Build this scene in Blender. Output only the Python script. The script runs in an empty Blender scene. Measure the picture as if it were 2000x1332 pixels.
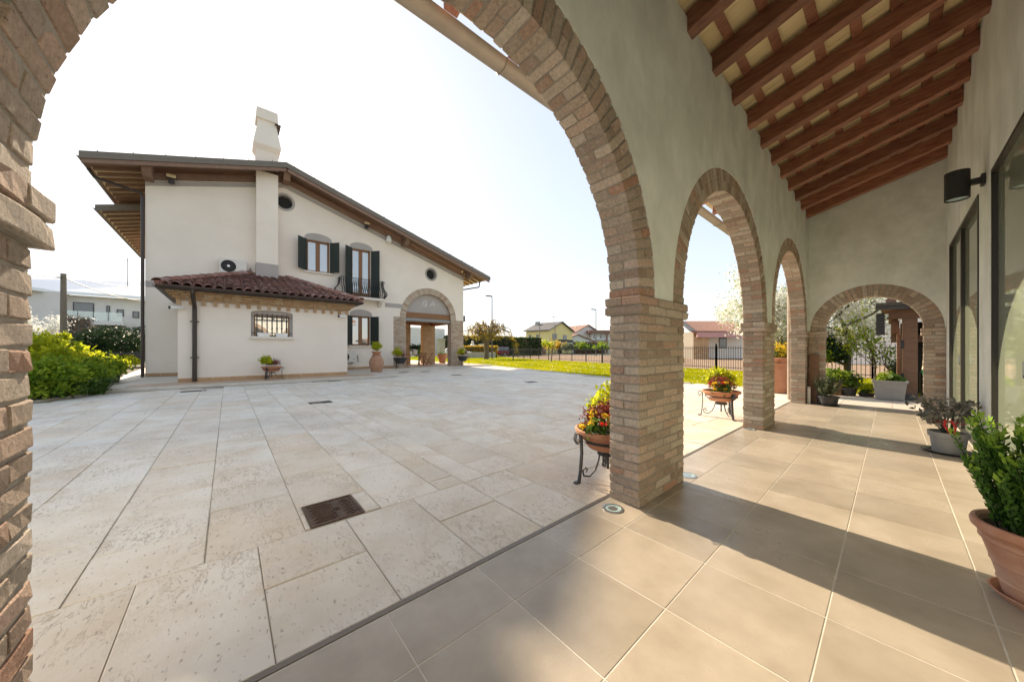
import bpy, bmesh, math, random
import numpy as np
from mathutils import Vector, Matrix, Quaternion
from mathutils.geometry import tessellate_polygon
R = math.radians
rng = random.Random(7)
S = 1.22                       # metres per eye height, the unit in which the place was surveyed
E = 1.22                       # eye height
YAW = R(49.1)
FPX, CX, HZ = 641.0, 1000.0, 683.0
scene = bpy.context.scene
col = scene.collection

# ------------------------------------------------------------------ camera
cd = bpy.data.cameras.new('camera'); cam = bpy.data.objects.new('camera', cd); col.objects.link(cam)
cam.location = (0, 0, E); cam.rotation_euler = (R(90), 0, YAW)
cd.sensor_width = 36.0; cd.lens = 36.0 * FPX / 2000.0; cd.shift_y = 17.0 / 2000.0
cd.clip_start = 0.02; cd.clip_end = 5000
scene.camera = cam

# ------------------------------------------------------------------ sky, sun, exposure
FW = Vector((-math.sin(YAW), math.cos(YAW), 0)); RT = Vector((math.cos(YAW), math.sin(YAW), 0))
sun_dir = (FW + RT * ((507 - CX) / FPX) + Vector((0, 0, 1)) * ((HZ - 229) / FPX)).normalized()
sun_el = math.asin(sun_dir.z)
w = bpy.data.worlds.new('World'); scene.world = w; w.use_nodes = True
nt = w.node_tree
sky = nt.nodes.new('ShaderNodeTexSky'); sky.sky_type = 'NISHITA'; sky.sun_disc = False
sky.sun_elevation = sun_el; sky.sun_rotation = math.atan2(sun_dir.x, sun_dir.y)
sky.air_density = 1.0; sky.dust_density = 0.7; sky.ozone_density = 1.5; sky.altitude = 20
hsv = nt.nodes.new('ShaderNodeHueSaturation'); hsv.inputs['Saturation'].default_value = 1.05
tnt = nt.nodes.new('ShaderNodeMix'); tnt.data_type = 'RGBA'; tnt.blend_type = 'MULTIPLY'; tnt.inputs[0].default_value = 1.0; tnt.inputs[7].default_value = (1.0, 0.975, 0.965, 1)
gam = nt.nodes.new('ShaderNodeGamma'); gam.inputs['Gamma'].default_value = 0.36   # hazy spring sky: evens out the bright aureole over the whole dome
nt.links.new(sky.outputs['Color'], gam.inputs['Color']); nt.links.new(gam.outputs['Color'], hsv.inputs['Color']); nt.links.new(hsv.outputs['Color'], tnt.inputs[6])
nt.links.new(tnt.outputs[2], nt.nodes['Background'].inputs['Color'])
nt.nodes['Background'].inputs['Strength'].default_value = 0.15
sl = bpy.data.lights.new('sun', 'SUN'); sl.energy = 2.4; sl.angle = R(0.53); sl.color = (1.0, 0.82, 0.60)
so = bpy.data.objects.new('sun', sl); col.objects.link(so)
so.rotation_euler = sun_dir.to_track_quat('Z', 'Y').to_euler()
vs = scene.view_settings
vs.view_transform = 'Standard'; vs.look = 'None'; vs.gamma = 1.0; vs.use_curve_mapping = False
vs.exposure = 2.12
scene.cycles.max_bounces = 8; scene.cycles.diffuse_bounces = 5; scene.cycles.glossy_bounces = 3
scene.cycles.transparent_max_bounces = 8
scene.cycles.use_denoising = True

# ------------------------------------------------------------------ survey helpers: bearings (u, v) met with a known plane
def ray(u, v):
    return FW + RT * ((u - CX) / FPX) + Vector((0, 0, 1)) * (-(v - HZ) / FPX)
def gp(u, v, z=0.0):
    d = ray(u, v); k = (z - E) / d.z
    return Vector((d.x * k, d.y * k, z))
def px(u, v, x):
    d = ray(u, v); k = x / d.x
    return (d.y * k, E + d.z * k)
def py(u, v, y):
    d = ray(u, v); k = y / d.y
    return (d.x * k, E + d.z * k)
def at(u, v, depth):
    d = ray(u, v)
    return Vector((d.x * depth, d.y * depth, E + d.z * depth))

# ------------------------------------------------------------------ materials
MATS = {}
def N(nt, t, **kw):
    n = nt.nodes.new(t)
    for k, v in kw.items():
        if k in n.inputs: n.inputs[k].default_value = v
        else: setattr(n, k, v)
    return n
def c4(c): return (c[0], c[1], c[2], 1)
def mat(name, base, rough=0.7, c2=None, scale=4.0, detail=6.0, bump=0.0, bscale=40.0, metallic=0.0, spec=0.5,
        stretch=None, lo=0.35, hi=0.65, rnd=0.0, coord='pos', bdist=0.01, rvar=0.0):
    m = bpy.data.materials.new(name); m.use_nodes = True; MATS[name] = m
    nt = m.node_tree; b = nt.nodes['Principled BSDF']
    b.inputs['Roughness'].default_value = rough; b.inputs['Metallic'].default_value = metallic
    b.inputs['Specular IOR Level'].default_value = spec
    b.inputs['Base Color'].default_value = c4(base)
    geo = N(nt, 'ShaderNodeNewGeometry'); vec = geo.outputs['Position']
    if coord == 'obj':
        tc = N(nt, 'ShaderNodeTexCoord'); vec = tc.outputs['Object']
    if stretch:
        mp = N(nt, 'ShaderNodeMapping'); mp.inputs['Scale'].default_value = stretch
        nt.links.new(vec, mp.inputs['Vector']); vec = mp.outputs['Vector']
    last = None
    if c2 is not None:
        n = N(nt, 'ShaderNodeTexNoise', Scale=scale, Detail=detail, Roughness=0.6)
        nt.links.new(vec, n.inputs['Vector'])
        mr = N(nt, 'ShaderNodeMapRange'); mr.inputs['From Min'].default_value = lo; mr.inputs['From Max'].default_value = hi
        nt.links.new(n.outputs['Fac'], mr.inputs['Value'])
        mx = N(nt, 'ShaderNodeMix', data_type='RGBA'); mx.inputs[6].default_value = c4(base); mx.inputs[7].default_value = c4(c2)
        nt.links.new(mr.outputs['Result'], mx.inputs[0]); last = mx.outputs[2]
    if rnd:
        oi = N(nt, 'ShaderNodeObjectInfo')
        mr = N(nt, 'ShaderNodeMapRange'); mr.inputs['To Min'].default_value = 1 - rnd; mr.inputs['To Max'].default_value = 1 + rnd
        nt.links.new(oi.outputs['Random'], mr.inputs['Value'])
        hs = N(nt, 'ShaderNodeHueSaturation'); hs.inputs['Color'].default_value = c4(base)
        nt.links.new(mr.outputs['Result'], hs.inputs['Value'])
        if last: nt.links.new(last, hs.inputs['Color'])
        last = hs.outputs['Color']
    if last: nt.links.new(last, b.inputs['Base Color'])
    if rvar:
        n = N(nt, 'ShaderNodeTexNoise', Scale=1.3, Detail=7.0, Roughness=0.65); nt.links.new(vec, n.inputs['Vector'])
        mr = N(nt, 'ShaderNodeMapRange'); mr.inputs['From Min'].default_value = 0.3; mr.inputs['From Max'].default_value = 0.7; mr.inputs['To Min'].default_value = rough - rvar; mr.inputs['To Max'].default_value = rough + rvar
        nt.links.new(n.outputs['Fac'], mr.inputs['Value']); nt.links.new(mr.outputs['Result'], b.inputs['Roughness'])
    if bump:
        n = N(nt, 'ShaderNodeTexNoise', Scale=bscale, Detail=5.0)
        nt.links.new(vec, n.inputs['Vector'])
        bp = N(nt, 'ShaderNodeBump', Strength=bump, Distance=bdist)
        nt.links.new(n.outputs['Fac'], bp.inputs['Height']); nt.links.new(bp.outputs['Normal'], b.inputs['Normal'])
    return m

def brick_mat(name, stops, dirt=(0.60, 0.55, 0.47), bump=0.5, dirtlo=0.55):
    m = bpy.data.materials.new(name); m.use_nodes = True; MATS[name] = m
    nt = m.node_tree; b = nt.nodes['Principled BSDF']; b.inputs['Roughness'].default_value = 0.9
    b.inputs['Specular IOR Level'].default_value = 0.2
    oi = N(nt, 'ShaderNodeObjectInfo'); at_ = N(nt, 'ShaderNodeAttribute'); at_.attribute_name = 'rnd'
    ad = N(nt, 'ShaderNodeMath', operation='ADD'); fr = N(nt, 'ShaderNodeMath', operation='FRACT')
    nt.links.new(oi.outputs['Random'], ad.inputs[0]); nt.links.new(at_.outputs['Fac'], ad.inputs[1]); nt.links.new(ad.outputs[0], fr.inputs[0])
    cr = N(nt, 'ShaderNodeValToRGB'); cr.color_ramp.interpolation = 'LINEAR'
    els = cr.color_ramp.elements
    while len(els) < len(stops): els.new(0.5)
    for i, s in enumerate(stops): els[i].position = i / (len(stops) - 1); els[i].color = c4(s)
    nt.links.new(fr.outputs[0], cr.inputs['Fac'])
    geo = N(nt, 'ShaderNodeNewGeometry')
    n1 = N(nt, 'ShaderNodeTexNoise', Scale=9.0, Detail=6.0, Roughness=0.65); nt.links.new(geo.outputs['Position'], n1.inputs['Vector'])
    mr = N(nt, 'ShaderNodeMapRange'); mr.inputs['From Min'].default_value = dirtlo; mr.inputs['From Max'].default_value = dirtlo + 0.17; mr.inputs['To Max'].default_value = 0.75
    nt.links.new(n1.outputs['Fac'], mr.inputs['Value'])
    mx = N(nt, 'ShaderNodeMix', data_type='RGBA'); mx.inputs[7].default_value = c4(dirt)
    nt.links.new(mr.outputs['Result'], mx.inputs[0]); nt.links.new(cr.outputs['Color'], mx.inputs[6])
    n2 = N(nt, 'ShaderNodeTexNoise', Scale=45.0, Detail=5.0, Roughness=0.7); nt.links.new(geo.outputs['Position'], n2.inputs['Vector'])
    mr2 = N(nt, 'ShaderNodeMapRange'); mr2.inputs['From Min'].default_value = 0.3; mr2.inputs['From Max'].default_value = 0.7; mr2.inputs['To Min'].default_value = 0.72; mr2.inputs['To Max'].default_value = 1.2
    nt.links.new(n2.outputs['Fac'], mr2.inputs['Value'])
    ml = N(nt, 'ShaderNodeMix', data_type='RGBA', blend_type='MULTIPLY'); ml.inputs[0].default_value = 1.0
    cmb = N(nt, 'ShaderNodeCombineColor')
    for k in range(3): nt.links.new(mr2.outputs['Result'], cmb.inputs[k])
    nt.links.new(mx.outputs[2], ml.inputs[6]); nt.links.new(cmb.outputs[0], ml.inputs[7])
    n4 = N(nt, 'ShaderNodeTexNoise', Scale=75.0, Detail=3.0, Roughness=0.55); nt.links.new(geo.outputs['Position'], n4.inputs['Vector'])
    mr4 = N(nt, 'ShaderNodeMapRange'); mr4.inputs['From Min'].default_value = 0.62; mr4.inputs['From Max'].default_value = 0.70; mr4.inputs['To Max'].default_value = 0.55; nt.links.new(n4.outputs['Fac'], mr4.inputs['Value'])
    mp4 = N(nt, 'ShaderNodeMix', data_type='RGBA'); mp4.inputs[7].default_value = (0.10, 0.07, 0.05, 1); nt.links.new(mr4.outputs['Result'], mp4.inputs[0]); nt.links.new(ml.outputs[2], mp4.inputs[6])
    nt.links.new(mp4.outputs[2], b.inputs['Base Color'])
    n3 = N(nt, 'ShaderNodeTexNoise', Scale=60.0, Detail=6.0, Roughness=0.7); nt.links.new(geo.outputs['Position'], n3.inputs['Vector'])
    bp = N(nt, 'ShaderNodeBump', Strength=bump, Distance=0.018)
    nt.links.new(n3.outputs['Fac'], bp.inputs['Height']); nt.links.new(bp.outputs['Normal'], b.inputs['Normal'])
    return m

def leaf_mat(name, dark, light, trans=0.4, rough=0.5, spec=0.25):
    m = bpy.data.materials.new(name); m.use_nodes = True; MATS[name] = m
    nt = m.node_tree; b = nt.nodes['Principled BSDF']; b.inputs['Roughness'].default_value = rough
    b.inputs['Specular IOR Level'].default_value = spec
    a = N(nt, 'ShaderNodeAttribute'); a.attribute_name = 'rnd'
    mx = N(nt, 'ShaderNodeMix', data_type='RGBA'); mx.inputs[6].default_value = c4(dark); mx.inputs[7].default_value = c4(light)
    nt.links.new(a.outputs['Fac'], mx.inputs[0]); nt.links.new(mx.outputs[2], b.inputs['Base Color'])
    tr = N(nt, 'ShaderNodeBsdfTranslucent'); nt.links.new(mx.outputs[2], tr.inputs['Color'])
    ms = N(nt, 'ShaderNodeMixShader'); ms.inputs[0].default_value = trans
    nt.links.new(b.outputs[0], ms.inputs[1]); nt.links.new(tr.outputs[0], ms.inputs[2])
    nt.links.new(ms.outputs[0], nt.nodes['Material Output'].inputs['Surface'])
    return m

def glass_mat(name, tint, refl=0.35, rough=0.02, trans=0.0):
    m = bpy.data.materials.new(name); m.use_nodes = True; MATS[name] = m
    nt = m.node_tree; b = nt.nodes['Principled BSDF']; b.inputs['Base Color'].default_value = c4(tint); b.inputs['Roughness'].default_value = 0.4
    g = N(nt, 'ShaderNodeBsdfGlossy', Roughness=rough); g.inputs['Color'].default_value = (1, 1, 1, 1)
    fr = N(nt, 'ShaderNodeFresnel', IOR=1.5)
    mr = N(nt, 'ShaderNodeMapRange'); mr.inputs['To Min'].default_value = refl; nt.links.new(fr.outputs[0], mr.inputs['Value'])
    ms = N(nt, 'ShaderNodeMixShader'); nt.links.new(mr.outputs['Result'], ms.inputs[0])
    body = b.outputs[0]
    if trans:
        t = N(nt, 'ShaderNodeBsdfTransparent'); t.inputs['Color'].default_value = (0.9, 0.95, 0.93, 1)
        m2 = N(nt, 'ShaderNodeMixShader'); m2.inputs[0].default_value = trans
        nt.links.new(body, m2.inputs[1]); nt.links.new(t.outputs[0], m2.inputs[2]); body = m2.outputs[0]
    nt.links.new(body, ms.inputs[1]); nt.links.new(g.outputs[0], ms.inputs[2])
    nt.links.new(ms.outputs[0], nt.nodes['Material Output'].inputs['Surface'])
    return m

def stone_mat():
    m = bpy.data.materials.new('paving_stone'); m.use_nodes = True; MATS['paving_stone'] = m
    nt = m.node_tree; b = nt.nodes['Principled BSDF']; b.inputs['Roughness'].default_value = 0.62; b.inputs['Specular IOR Level'].default_value = 0.35
    geo = N(nt, 'ShaderNodeNewGeometry'); oi = N(nt, 'ShaderNodeObjectInfo'); at_ = N(nt, 'ShaderNodeAttribute'); at_.attribute_name = 'rnd'
    ad = N(nt, 'ShaderNodeMath', operation='ADD'); nt.links.new(oi.outputs['Random'], ad.inputs[0]); nt.links.new(at_.outputs['Fac'], ad.inputs[1])
    fr = N(nt, 'ShaderNodeMath', operation='FRACT'); nt.links.new(ad.outputs[0], fr.inputs[0])
    off = N(nt, 'ShaderNodeVectorMath', operation='MULTIPLY_ADD')
    cx = N(nt, 'ShaderNodeCombineXYZ'); nt.links.new(fr.outputs[0], cx.inputs[0]); nt.links.new(fr.outputs[0], cx.inputs[1])
    nt.links.new(cx.outputs[0], off.inputs[0]); off.inputs[1].default_value = (37, 53, 0); nt.links.new(geo.outputs['Position'], off.inputs[2])
    vec = off.outputs[0]
    cr = N(nt, 'ShaderNodeValToRGB'); els = cr.color_ramp.elements; els.new(0.3); els.new(0.7)
    for e, (p, c) in zip(els, ((0, (0.70, 0.63, 0.53)), (0.3, (0.74, 0.685, 0.60)), (0.7, (0.78, 0.735, 0.655)), (1, (0.71, 0.615, 0.50)))): e.position = p; e.color = c4(c)
    nt.links.new(fr.outputs[0], cr.inputs['Fac'])
    # soft cloudy tone
    n1 = N(nt, 'ShaderNodeTexNoise', Scale=2.2, Detail=5.0, Roughness=0.6); nt.links.new(vec, n1.inputs['Vector'])
    mr1 = N(nt, 'ShaderNodeMapRange'); mr1.inputs['From Min'].default_value = 0.42; mr1.inputs['From Max'].default_value = 0.72; mr1.inputs['To Max'].default_value = 0.55
    nt.links.new(n1.outputs['Fac'], mr1.inputs['Value'])
    m1 = N(nt, 'ShaderNodeMix', data_type='RGBA'); m1.inputs[7].default_value = (0.54, 0.41, 0.26, 1)
    nt.links.new(mr1.outputs['Result'], m1.inputs[0]); nt.links.new(cr.outputs['Color'], m1.inputs[6])
    # wandering stylolite veins: thin band of a stretched, distorted noise
    mp = N(nt, 'ShaderNodeMapping'); mp.inputs['Scale'].default_value = (1.0, 2.6, 1.0); mp.inputs['Rotation'].default_value = (0, 0, 0.5); nt.links.new(vec, mp.inputs['Vector'])
    n2 = N(nt, 'ShaderNodeTexNoise', Scale=5.5, Detail=7.0, Roughness=0.68, Distortion=0.9); nt.links.new(mp.outputs[0], n2.inputs['Vector'])
    sub = N(nt, 'ShaderNodeMath', operation='SUBTRACT'); sub.inputs[1].default_value = 0.5; nt.links.new(n2.outputs['Fac'], sub.inputs[0])
    ab = N(nt, 'ShaderNodeMath', operation='ABSOLUTE'); nt.links.new(sub.outputs[0], ab.inputs[0])
    mr2 = N(nt, 'ShaderNodeMapRange'); mr2.inputs['From Min'].default_value = 0.0; mr2.inputs['From Max'].default_value = 0.020; mr2.inputs['To Min'].default_value = 0.85; mr2.inputs['To Max'].default_value = 0.0
    nt.links.new(ab.outputs[0], mr2.inputs['Value'])
    n5 = N(nt, 'ShaderNodeTexNoise', Scale=1.7, Detail=3.0); nt.links.new(vec, n5.inputs['Vector'])
    mr5 = N(nt, 'ShaderNodeMapRange'); mr5.inputs['From Min'].default_value = 0.45; mr5.inputs['From Max'].default_value = 0.62; nt.links.new(n5.outputs['Fac'], mr5.inputs['Value'])
    mm = N(nt, 'ShaderNodeMath', operation='MULTIPLY'); nt.links.new(mr2.outputs['Result'], mm.inputs[0]); nt.links.new(mr5.outputs['Result'], mm.inputs[1])
    m2 = N(nt, 'ShaderNodeMix', data_type='RGBA'); m2.inputs[7].default_value = (0.28, 0.19, 0.12, 1)
    nt.links.new(mm.outputs[0], m2.inputs[0]); nt.links.new(m1.outputs[2], m2.inputs[6])
    # pits
    mp3 = N(nt, 'ShaderNodeMapping'); mp3.inputs['Scale'].default_value = (1.0, 2.2, 1.0); mp3.inputs['Rotation'].default_value = (0, 0, 0.4); nt.links.new(vec, mp3.inputs['Vector'])
    n3 = N(nt, 'ShaderNodeTexNoise', Scale=22.0, Detail=4.0, Roughness=0.6); nt.links.new(mp3.outputs[0], n3.inputs['Vector'])
    mr3 = N(nt, 'ShaderNodeMapRange'); mr3.inputs['From Min'].default_value = 0.61; mr3.inputs['From Max'].default_value = 0.67; mr3.inputs['To Max'].default_value = 0.6; nt.links.new(n3.outputs['Fac'], mr3.inputs['Value'])
    m3 = N(nt, 'ShaderNodeMix', data_type='RGBA'); m3.inputs[7].default_value = (0.20, 0.17, 0.14, 1)
    nt.links.new(mr3.outputs['Result'], m3.inputs[0]); nt.links.new(m2.outputs[2], m3.inputs[6])
    # grey lichen bloom
    n6 = N(nt, 'ShaderNodeTexNoise', Scale=0.35, Detail=6.0, Roughness=0.65); nt.links.new(geo.outputs['Position'], n6.inputs['Vector'])
    mr6 = N(nt, 'ShaderNodeMapRange'); mr6.inputs['From Min'].default_value = 0.48; mr6.inputs['From Max'].default_value = 0.7; mr6.inputs['To Max'].default_value = 0.5; nt.links.new(n6.outputs['Fac'], mr6.inputs['Value'])
    m6 = N(nt, 'ShaderNodeMix', data_type='RGBA'); m6.inputs[7].default_value = (0.46, 0.45, 0.43, 1)
    nt.links.new(mr6.outputs['Result'], m6.inputs[0]); nt.links.new(m3.outputs[2], m6.inputs[6])
    nt.links.new(m6.outputs[2], b.inputs['Base Color'])
    n4 = N(nt, 'ShaderNodeTexNoise', Scale=30.0, Detail=6.0, Roughness=0.7); nt.links.new(vec, n4.inputs['Vector'])
    bp = N(nt, 'ShaderNodeBump', Strength=0.35, Distance=0.01); nt.links.new(n4.outputs['Fac'], bp.inputs['Height']); nt.links.new(bp.outputs['Normal'], b.inputs['Normal'])
    return m

brick_mat('brick', [(0.302, 0.218, 0.168), (0.470, 0.370, 0.291), (0.403, 0.325, 0.258), (0.560, 0.482, 0.398), (0.347, 0.274, 0.218), (0.515, 0.381, 0.297), (0.594, 0.515, 0.431), (0.448, 0.263, 0.185), (0.370, 0.302, 0.241), (0.538, 0.442, 0.358)], dirt=(0.60, 0.56, 0.49), bump=0.8, dirtlo=0.60)
brick_mat('brick_pale', [(0.36, 0.26, 0.19), (0.46, 0.37, 0.28), (0.52, 0.43, 0.34), (0.40, 0.26, 0.18), (0.54, 0.46, 0.37)], bump=0.2)
brick_mat('brick_orange', [(0.40, 0.25, 0.13), (0.50, 0.35, 0.21), (0.44, 0.27, 0.15), (0.55, 0.41, 0.26)], bump=0.2)
brick_mat('roof_tile', [(0.26, 0.13, 0.105), (0.33, 0.17, 0.135), (0.22, 0.125, 0.105), (0.42, 0.27, 0.225), (0.29, 0.135, 0.10), (0.37, 0.21, 0.165)], dirt=(0.45, 0.35, 0.31), bump=0.2, dirtlo=0.6)
stone_mat()
mat('mortar', (0.34, 0.31, 0.26), 0.95, (0.25, 0.22, 0.18), 12, bump=0.5, bscale=80)
mat('plaster_sage', (0.60, 0.635, 0.60), 0.75, (0.80, 0.835, 0.80), 2.6, 10, bump=0.6, bscale=6, bdist=0.02, stretch=(1, 1, 0.7), lo=0.32, hi=0.68)
mat('plaster_outside', (0.62, 0.56, 0.47), 0.85, (0.56, 0.50, 0.41), 3, bump=0.15, bscale=60)
mat('plaster_cream', (0.83, 0.755, 0.67), 0.9, (0.78, 0.705, 0.62), 0.8, 5, bump=0.25, bscale=120, bdist=0.006)
mat('grey_paint', (0.38, 0.345, 0.325), 0.85, (0.41, 0.375, 0.355), 2)
mat('porcelain_tile', (0.44, 0.385, 0.315), 0.33, (0.30, 0.257, 0.20), 2.6, 11, bump=0.10, bscale=55, rnd=0.12, spec=0.5, bdist=0.004, lo=0.3, hi=0.7, rvar=0.13)
mat('grout', (0.66, 0.62, 0.55), 0.9, (0.55, 0.51, 0.45), 9)
mat('joint_sand', (0.28, 0.245, 0.195), 0.95, (0.48, 0.43, 0.34), 2.5)
mat('pale_terrace', (0.62, 0.57, 0.49), 0.6, (0.55, 0.50, 0.42), 4, rnd=0.05)
mat('porch_tile', (0.52, 0.37, 0.25), 0.5, (0.44, 0.31, 0.205), 5, rnd=0.06)
mat('porch_kerb', (0.62, 0.57, 0.50), 0.6, (0.54, 0.50, 0.43), 5)
mat('skirting', (0.48, 0.31, 0.17), 0.6, (0.42, 0.26, 0.14), 8, rnd=0.1)
mat('concrete', (0.45, 0.43, 0.40), 0.9, (0.36, 0.345, 0.32), 3, bump=0.2)
mat('wood_rafter', (0.18, 0.068, 0.042), 0.5, (0.32, 0.14, 0.085), 5, 8, bump=0.25, bscale=25, stretch=(0.9, 6, 6), rnd=0.25)
mat('board_cream', (0.86, 0.72, 0.45), 0.7, (0.80, 0.64, 0.37), 4, 6, stretch=(1, 7, 1), rnd=0.07)
mat('wood_brown', (0.16, 0.085, 0.05), 0.6, (0.21, 0.115, 0.07), 6, stretch=(1, 1, 5), rnd=0.15)
mat('wood_eave', (0.20, 0.12, 0.085), 0.65, (0.25, 0.155, 0.11), 5, rnd=0.15)
mat('fascia_metal', (0.17, 0.145, 0.115), 0.45, (0.15, 0.125, 0.10), 3, metallic=0.3)
mat('gutter_copper', (0.33, 0.275, 0.22), 0.5, (0.27, 0.225, 0.18), 5, metallic=0.2)
mat('gutter_brown', (0.035, 0.022, 0.018), 0.45, (0.045, 0.03, 0.022), 4)
mat('window_wood', (0.25, 0.115, 0.04), 0.45, (0.20, 0.085, 0.03), 9, stretch=(1, 1, 6))
mat('shutter_green', (0.020, 0.030, 0.026), 0.5, (0.026, 0.036, 0.031), 8)
mat('white_stone', (0.75, 0.70, 0.63), 0.6, (0.70, 0.64, 0.57), 4)
mat('iron', (0.035, 0.036, 0.038), 0.5, (0.055, 0.055, 0.056), 20, metallic=0.4)
mat('iron_grey', (0.10, 0.10, 0.105), 0.45, (0.07, 0.07, 0.075), 20, metallic=0.5)
mat('rust_iron', (0.085, 0.052, 0.038), 0.7, (0.13, 0.085, 0.062), 14, bump=0.4, bscale=90, metallic=0.3)
mat('steel', (0.5, 0.52, 0.52), 0.3, metallic=0.9)
mat('frosted', (0.35, 0.47, 0.48), 0.25)
mat('terracotta', (0.42, 0.18, 0.095), 0.75, (0.48, 0.23, 0.13), 6, bump=0.2, bscale=50)
mat('terracotta_old', (0.36, 0.19, 0.115), 0.85, (0.45, 0.27, 0.18), 5, bump=0.3, bscale=30)
mat('terracotta_big', (0.42, 0.195, 0.12), 0.85, (0.54, 0.34, 0.25), 5, 9, bump=0.2, bscale=40)
mat('soil', (0.05, 0.035, 0.025), 0.95, (0.09, 0.065, 0.045), 60, bump=1.0, bscale=120)
mat('plastic_black', (0.03, 0.032, 0.035), 0.45)
mat('plastic_grey', (0.26, 0.255, 0.25), 0.5, (0.30, 0.295, 0.29), 6)
mat('plastic_white', (0.78, 0.78, 0.76), 0.4)
mat('ac_white', (0.66, 0.63, 0.58), 0.45)
mat('lamp_black', (0.022, 0.021, 0.023), 0.45)
mat('frame_dark', (0.035, 0.032, 0.028), 0.4)
mat('red', (0.45, 0.012, 0.015), 0.5)
mat('red_car', (0.30, 0.02, 0.03), 0.25)
mat('green_plastic', (0.02, 0.35, 0.08), 0.4)
mat('car_white', (0.72, 0.74, 0.76), 0.2)
mat('car_dark', (0.03, 0.035, 0.045), 0.2)
mat('tyre', (0.02, 0.02, 0.02), 0.8)
mat('orange_lamp', (0.8, 0.30, 0.03), 0.3)
mat('white_wall', (0.74, 0.73, 0.70), 0.85, (0.70, 0.69, 0.66), 1)
mat('metal_roof', (0.72, 0.74, 0.76), 0.3, metallic=0.5)
mat('yellow_wall', (0.84, 0.70, 0.32), 0.85, (0.80, 0.66, 0.29), 1)
mat('slate_roof', (0.09, 0.09, 0.10), 0.8, (0.12, 0.12, 0.125), 3)
mat('red_roof', (0.24, 0.13, 0.10), 0.85, (0.30, 0.17, 0.13), 3)
mat('pink_fascia', (0.42, 0.24, 0.24), 0.6)
mat('curtain', (0.42, 0.44, 0.47), 0.9, (0.36, 0.38, 0.41), 12, stretch=(1, 8, 1))
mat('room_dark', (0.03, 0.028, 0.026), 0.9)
mat('asphalt', (0.07, 0.07, 0.072), 0.9, (0.09, 0.09, 0.09), 8)
mat('ground_grass', (0.095, 0.12, 0.035), 0.95, (0.14, 0.15, 0.055), 0.25, 8)
mat('lawn_green', (0.17, 0.23, 0.012), 1.0, (0.36, 0.33, 0.012), 0.7, 8, bump=0.8, bscale=50, bdist=0.05, spec=0.0)
mat('field_soil', (0.26, 0.17, 0.105), 0.95, (0.34, 0.235, 0.15), 1.1, 8, bump=0.8, bscale=6, bdist=0.1)
mat('bed_soil', (0.07, 0.055, 0.035), 0.95, (0.10, 0.08, 0.05), 10, bump=0.8, bscale=30)
mat('bark', (0.10, 0.075, 0.055), 0.95, (0.16, 0.125, 0.095), 8, bump=0.8, bscale=25)
mat('pole_wood', (0.23, 0.20, 0.16), 0.9, (0.17, 0.145, 0.115), 6, stretch=(6, 6, 0.6))
glass_mat('window_glass', (0.20, 0.235, 0.27), 0.28)
glass_mat('window_lower', (0.16, 0.15, 0.14), 0.35)
glass_mat('door_glass', (0.25, 0.295, 0.215), 0.10, 0.03)
glass_mat('far_glass', (0.05, 0.06, 0.07), 0.05, 0.1)
glass_mat('clear_glass', (0.55, 0.68, 0.65), 0.12, 0.02, 0.6)
leaf_mat('leaf_lime', (0.26, 0.34, 0.016), (0.70, 0.70, 0.035), 0.6)
leaf_mat('leaf_bush', (0.10, 0.19, 0.016), (0.36, 0.46, 0.035), 0.55)
leaf_mat('leaf_dark', (0.010, 0.025, 0.010), (0.045, 0.085, 0.022), 0.25)
leaf_mat('leaf_mid', (0.03, 0.075, 0.014), (0.12, 0.20, 0.03), 0.4)
leaf_mat('leaf_box', (0.025, 0.075, 0.012), (0.12, 0.25, 0.035), 0.35)
leaf_mat('leaf_tip', (0.20, 0.36, 0.04), (0.36, 0.52, 0.07), 0.45)
leaf_mat('leaf_yellow', (0.42, 0.30, 0.012), (0.80, 0.58, 0.03), 0.45)
leaf_mat('leaf_gold', (0.36, 0.23, 0.02), (0.70, 0.50, 0.06), 0.55)
leaf_mat('leaf_red', (0.10, 0.022, 0.018), (0.34, 0.08, 0.06), 0.35)
leaf_mat('leaf_bronze', (0.08, 0.095, 0.075), (0.30, 0.27, 0.24), 0.2)
leaf_mat('leaf_rosemary', (0.07, 0.10, 0.055), (0.20, 0.23, 0.13), 0.3)
leaf_mat('petal_white', (0.76, 0.76, 0.68), (0.92, 0.92, 0.88), 0.5)
leaf_mat('petal_yellow', (0.75, 0.48, 0.02), (0.85, 0.65, 0.06), 0.4)
leaf_mat('petal_red', (0.45, 0.015, 0.01), (0.65, 0.05, 0.03), 0.4)
leaf_mat('grass_blade', (0.28, 0.31, 0.008), (0.55, 0.50, 0.015), 0.55, spec=0.0)
leaf_mat('hedge_leaf', (0.015, 0.04, 0.014), (0.06, 0.115, 0.03), 0.3)

# ------------------------------------------------------------------ object helpers
def link(o, parent=None):
    col.objects.link(o)
    if parent is not None: o.parent = parent
    return o
def thing(name, label, cat, group=None, kind=None):
    o = bpy.data.objects.new(name, None); o.empty_display_size = 0.1
    return tag(link(o), label, cat, group, kind)
def tag(o, label=None, cat=None, group=None, kind=None):
    if label: o['label'] = label
    if cat: o['category'] = cat
    if group: o['group'] = group
    if kind: o['kind'] = kind
    return o
def struct(o, label, kind='structure'):
    o['kind'] = kind; o['label'] = label; return o

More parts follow.
